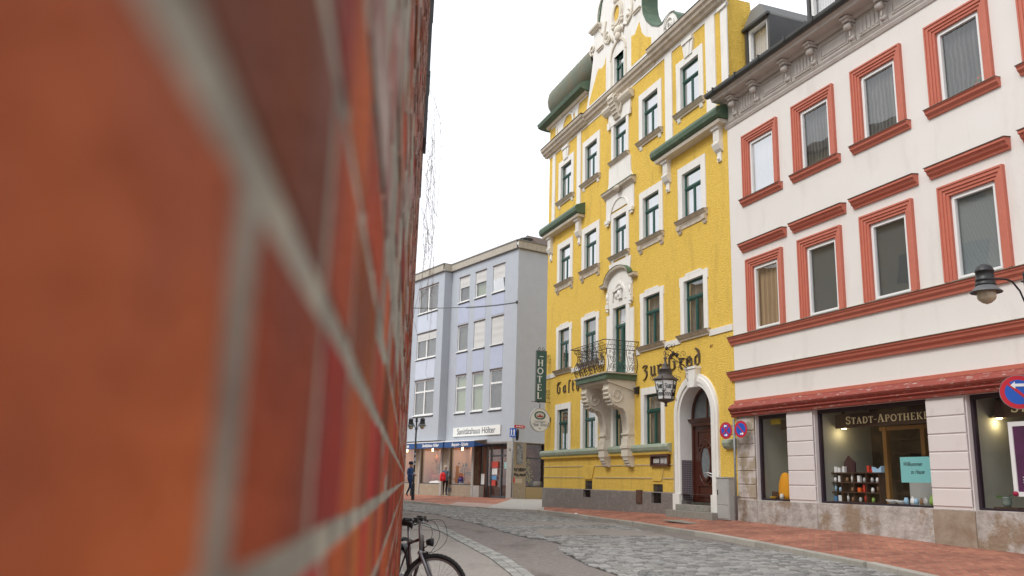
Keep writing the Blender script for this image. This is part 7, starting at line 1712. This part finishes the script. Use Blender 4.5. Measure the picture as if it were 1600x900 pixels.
b.sm = True; b.add(vs, [(i * n + k, i * n + (k + 1) % n, (i + 1) * n + (k + 1) % n, (i + 1) * n + k) for i in range(len(secs) - 1) for k in range(n)] + [tuple(range(n)), tuple(range((len(secs) - 1) * n, len(secs) * n))]); make('saddle', b, BPL, bk)
b = MB(ID); pa = [(-.13 + 0, 0, 0)] ; 
fen = lambda cx, a0, a1, R_: [(cx + R_ * cos(RAD(a)), 0, RW + R_ * sin(RAD(a))) for a in range(a0, a1 + 1, 8)]
F1 = fen(-1.08, 20, 200, RW + .03)
for i in range(len(F1) - 1): p_, q_ = F1[i], F1[i + 1]; b.add([(p_[0], -.03, p_[2]), (p_[0], .03, p_[2]), (q_[0], .03, q_[2]), (q_[0], -.03, q_[2])], [(0, 1, 2, 3)])
make('mudguard', b, BPL, bk)
b = MB(ID)
for s_ in (-1, 1): b.tube([(-.86, s_ * .06, .76), (-1.25, s_ * .06, .77), (-1.30, s_ * .03, .77)], .006, 5); b.tube([(-1.05, s_ * .065, .765), (-1.08, s_ * .07, RW)], .006, 5); b.tube([(-1.22, s_ * .065, .765), (-1.08, s_ * .07, RW)], .006, 5)
for x in (-.9, -1.0, -1.1, -1.2): b.tube([(x, -.06, .765), (x, .06, .765)], .005, 5)
make('luggage_rack', b, BPL, bk)
b = MB(ID); b.tube([(-.62, -.075, .29), (-.62, -.055, .29)], .095, 24); make('chainring', b, GREYT, bk)
b = MB(ID)
for s_, a in ((-1, 60), (1, 240)):
    e = (-.62 + .17 * cos(RAD(a)), s_ * .09, .29 + .17 * sin(RAD(a))); b.tube([(-.62, s_ * .08, .29), e], .009, 6); b.box(e[0] - .045, e[0] + .045, *sorted((s_ * .10, s_ * .19)), e[2] - .01, e[2] + .01)
make('cranks_and_pedals', b, ALU, bk)
b = MB(ID); b.tube([(-1.08, -.045, RW + .04), (-.62, -.065, .385)], .004, 4); b.tube([(-1.08, -.045, RW - .04), (-.62, -.065, .195)], .004, 4); make('chain', b, GREYT, bk)
b = MB(ID); b.tube([(-.70, .05, .27), (-.76, .17, .02)], .007, 5); make('kickstand', b, BPL, bk)

# ------------------------------------------------------------ house row on the opposite side, behind the brick wall (seen only in the panes)
ob = empty('opposite_house', (-10.5, 30, 0), 0, 'plain ochre town house across the street mirrored in the windows', 'building')
OCH = mat('ochre_plaster', (.42, .33, .20), .9, var=.3, vscale=1)
b = MB(ID); b.box(-6, 0, -18, 4, 0, 18); b.box(-6, 0, 4, 16, 0, 12.5); make('wall', b, OCH, ob)
b = MB(ID); b.prism([(0.4, 18), (-3, 20), (-6, 18)], 1, -18, 4); b.v = [(v[0], v[1], v[2]) for v in b.v]; make('roof', b, TILE, ob)
for z in (1.2, 4.3, 7.4, 10.5, 13.8):
    for k in range(11):
        y = -16.4 + k * 2.8
        if z > 10 and y > 3: continue
        b = MB(ID); b.box(-.02, .04, y - .6, y + .6, z, z + 1.8 if z < 9 else z + 1.5); make('window', b, DARK, ob)
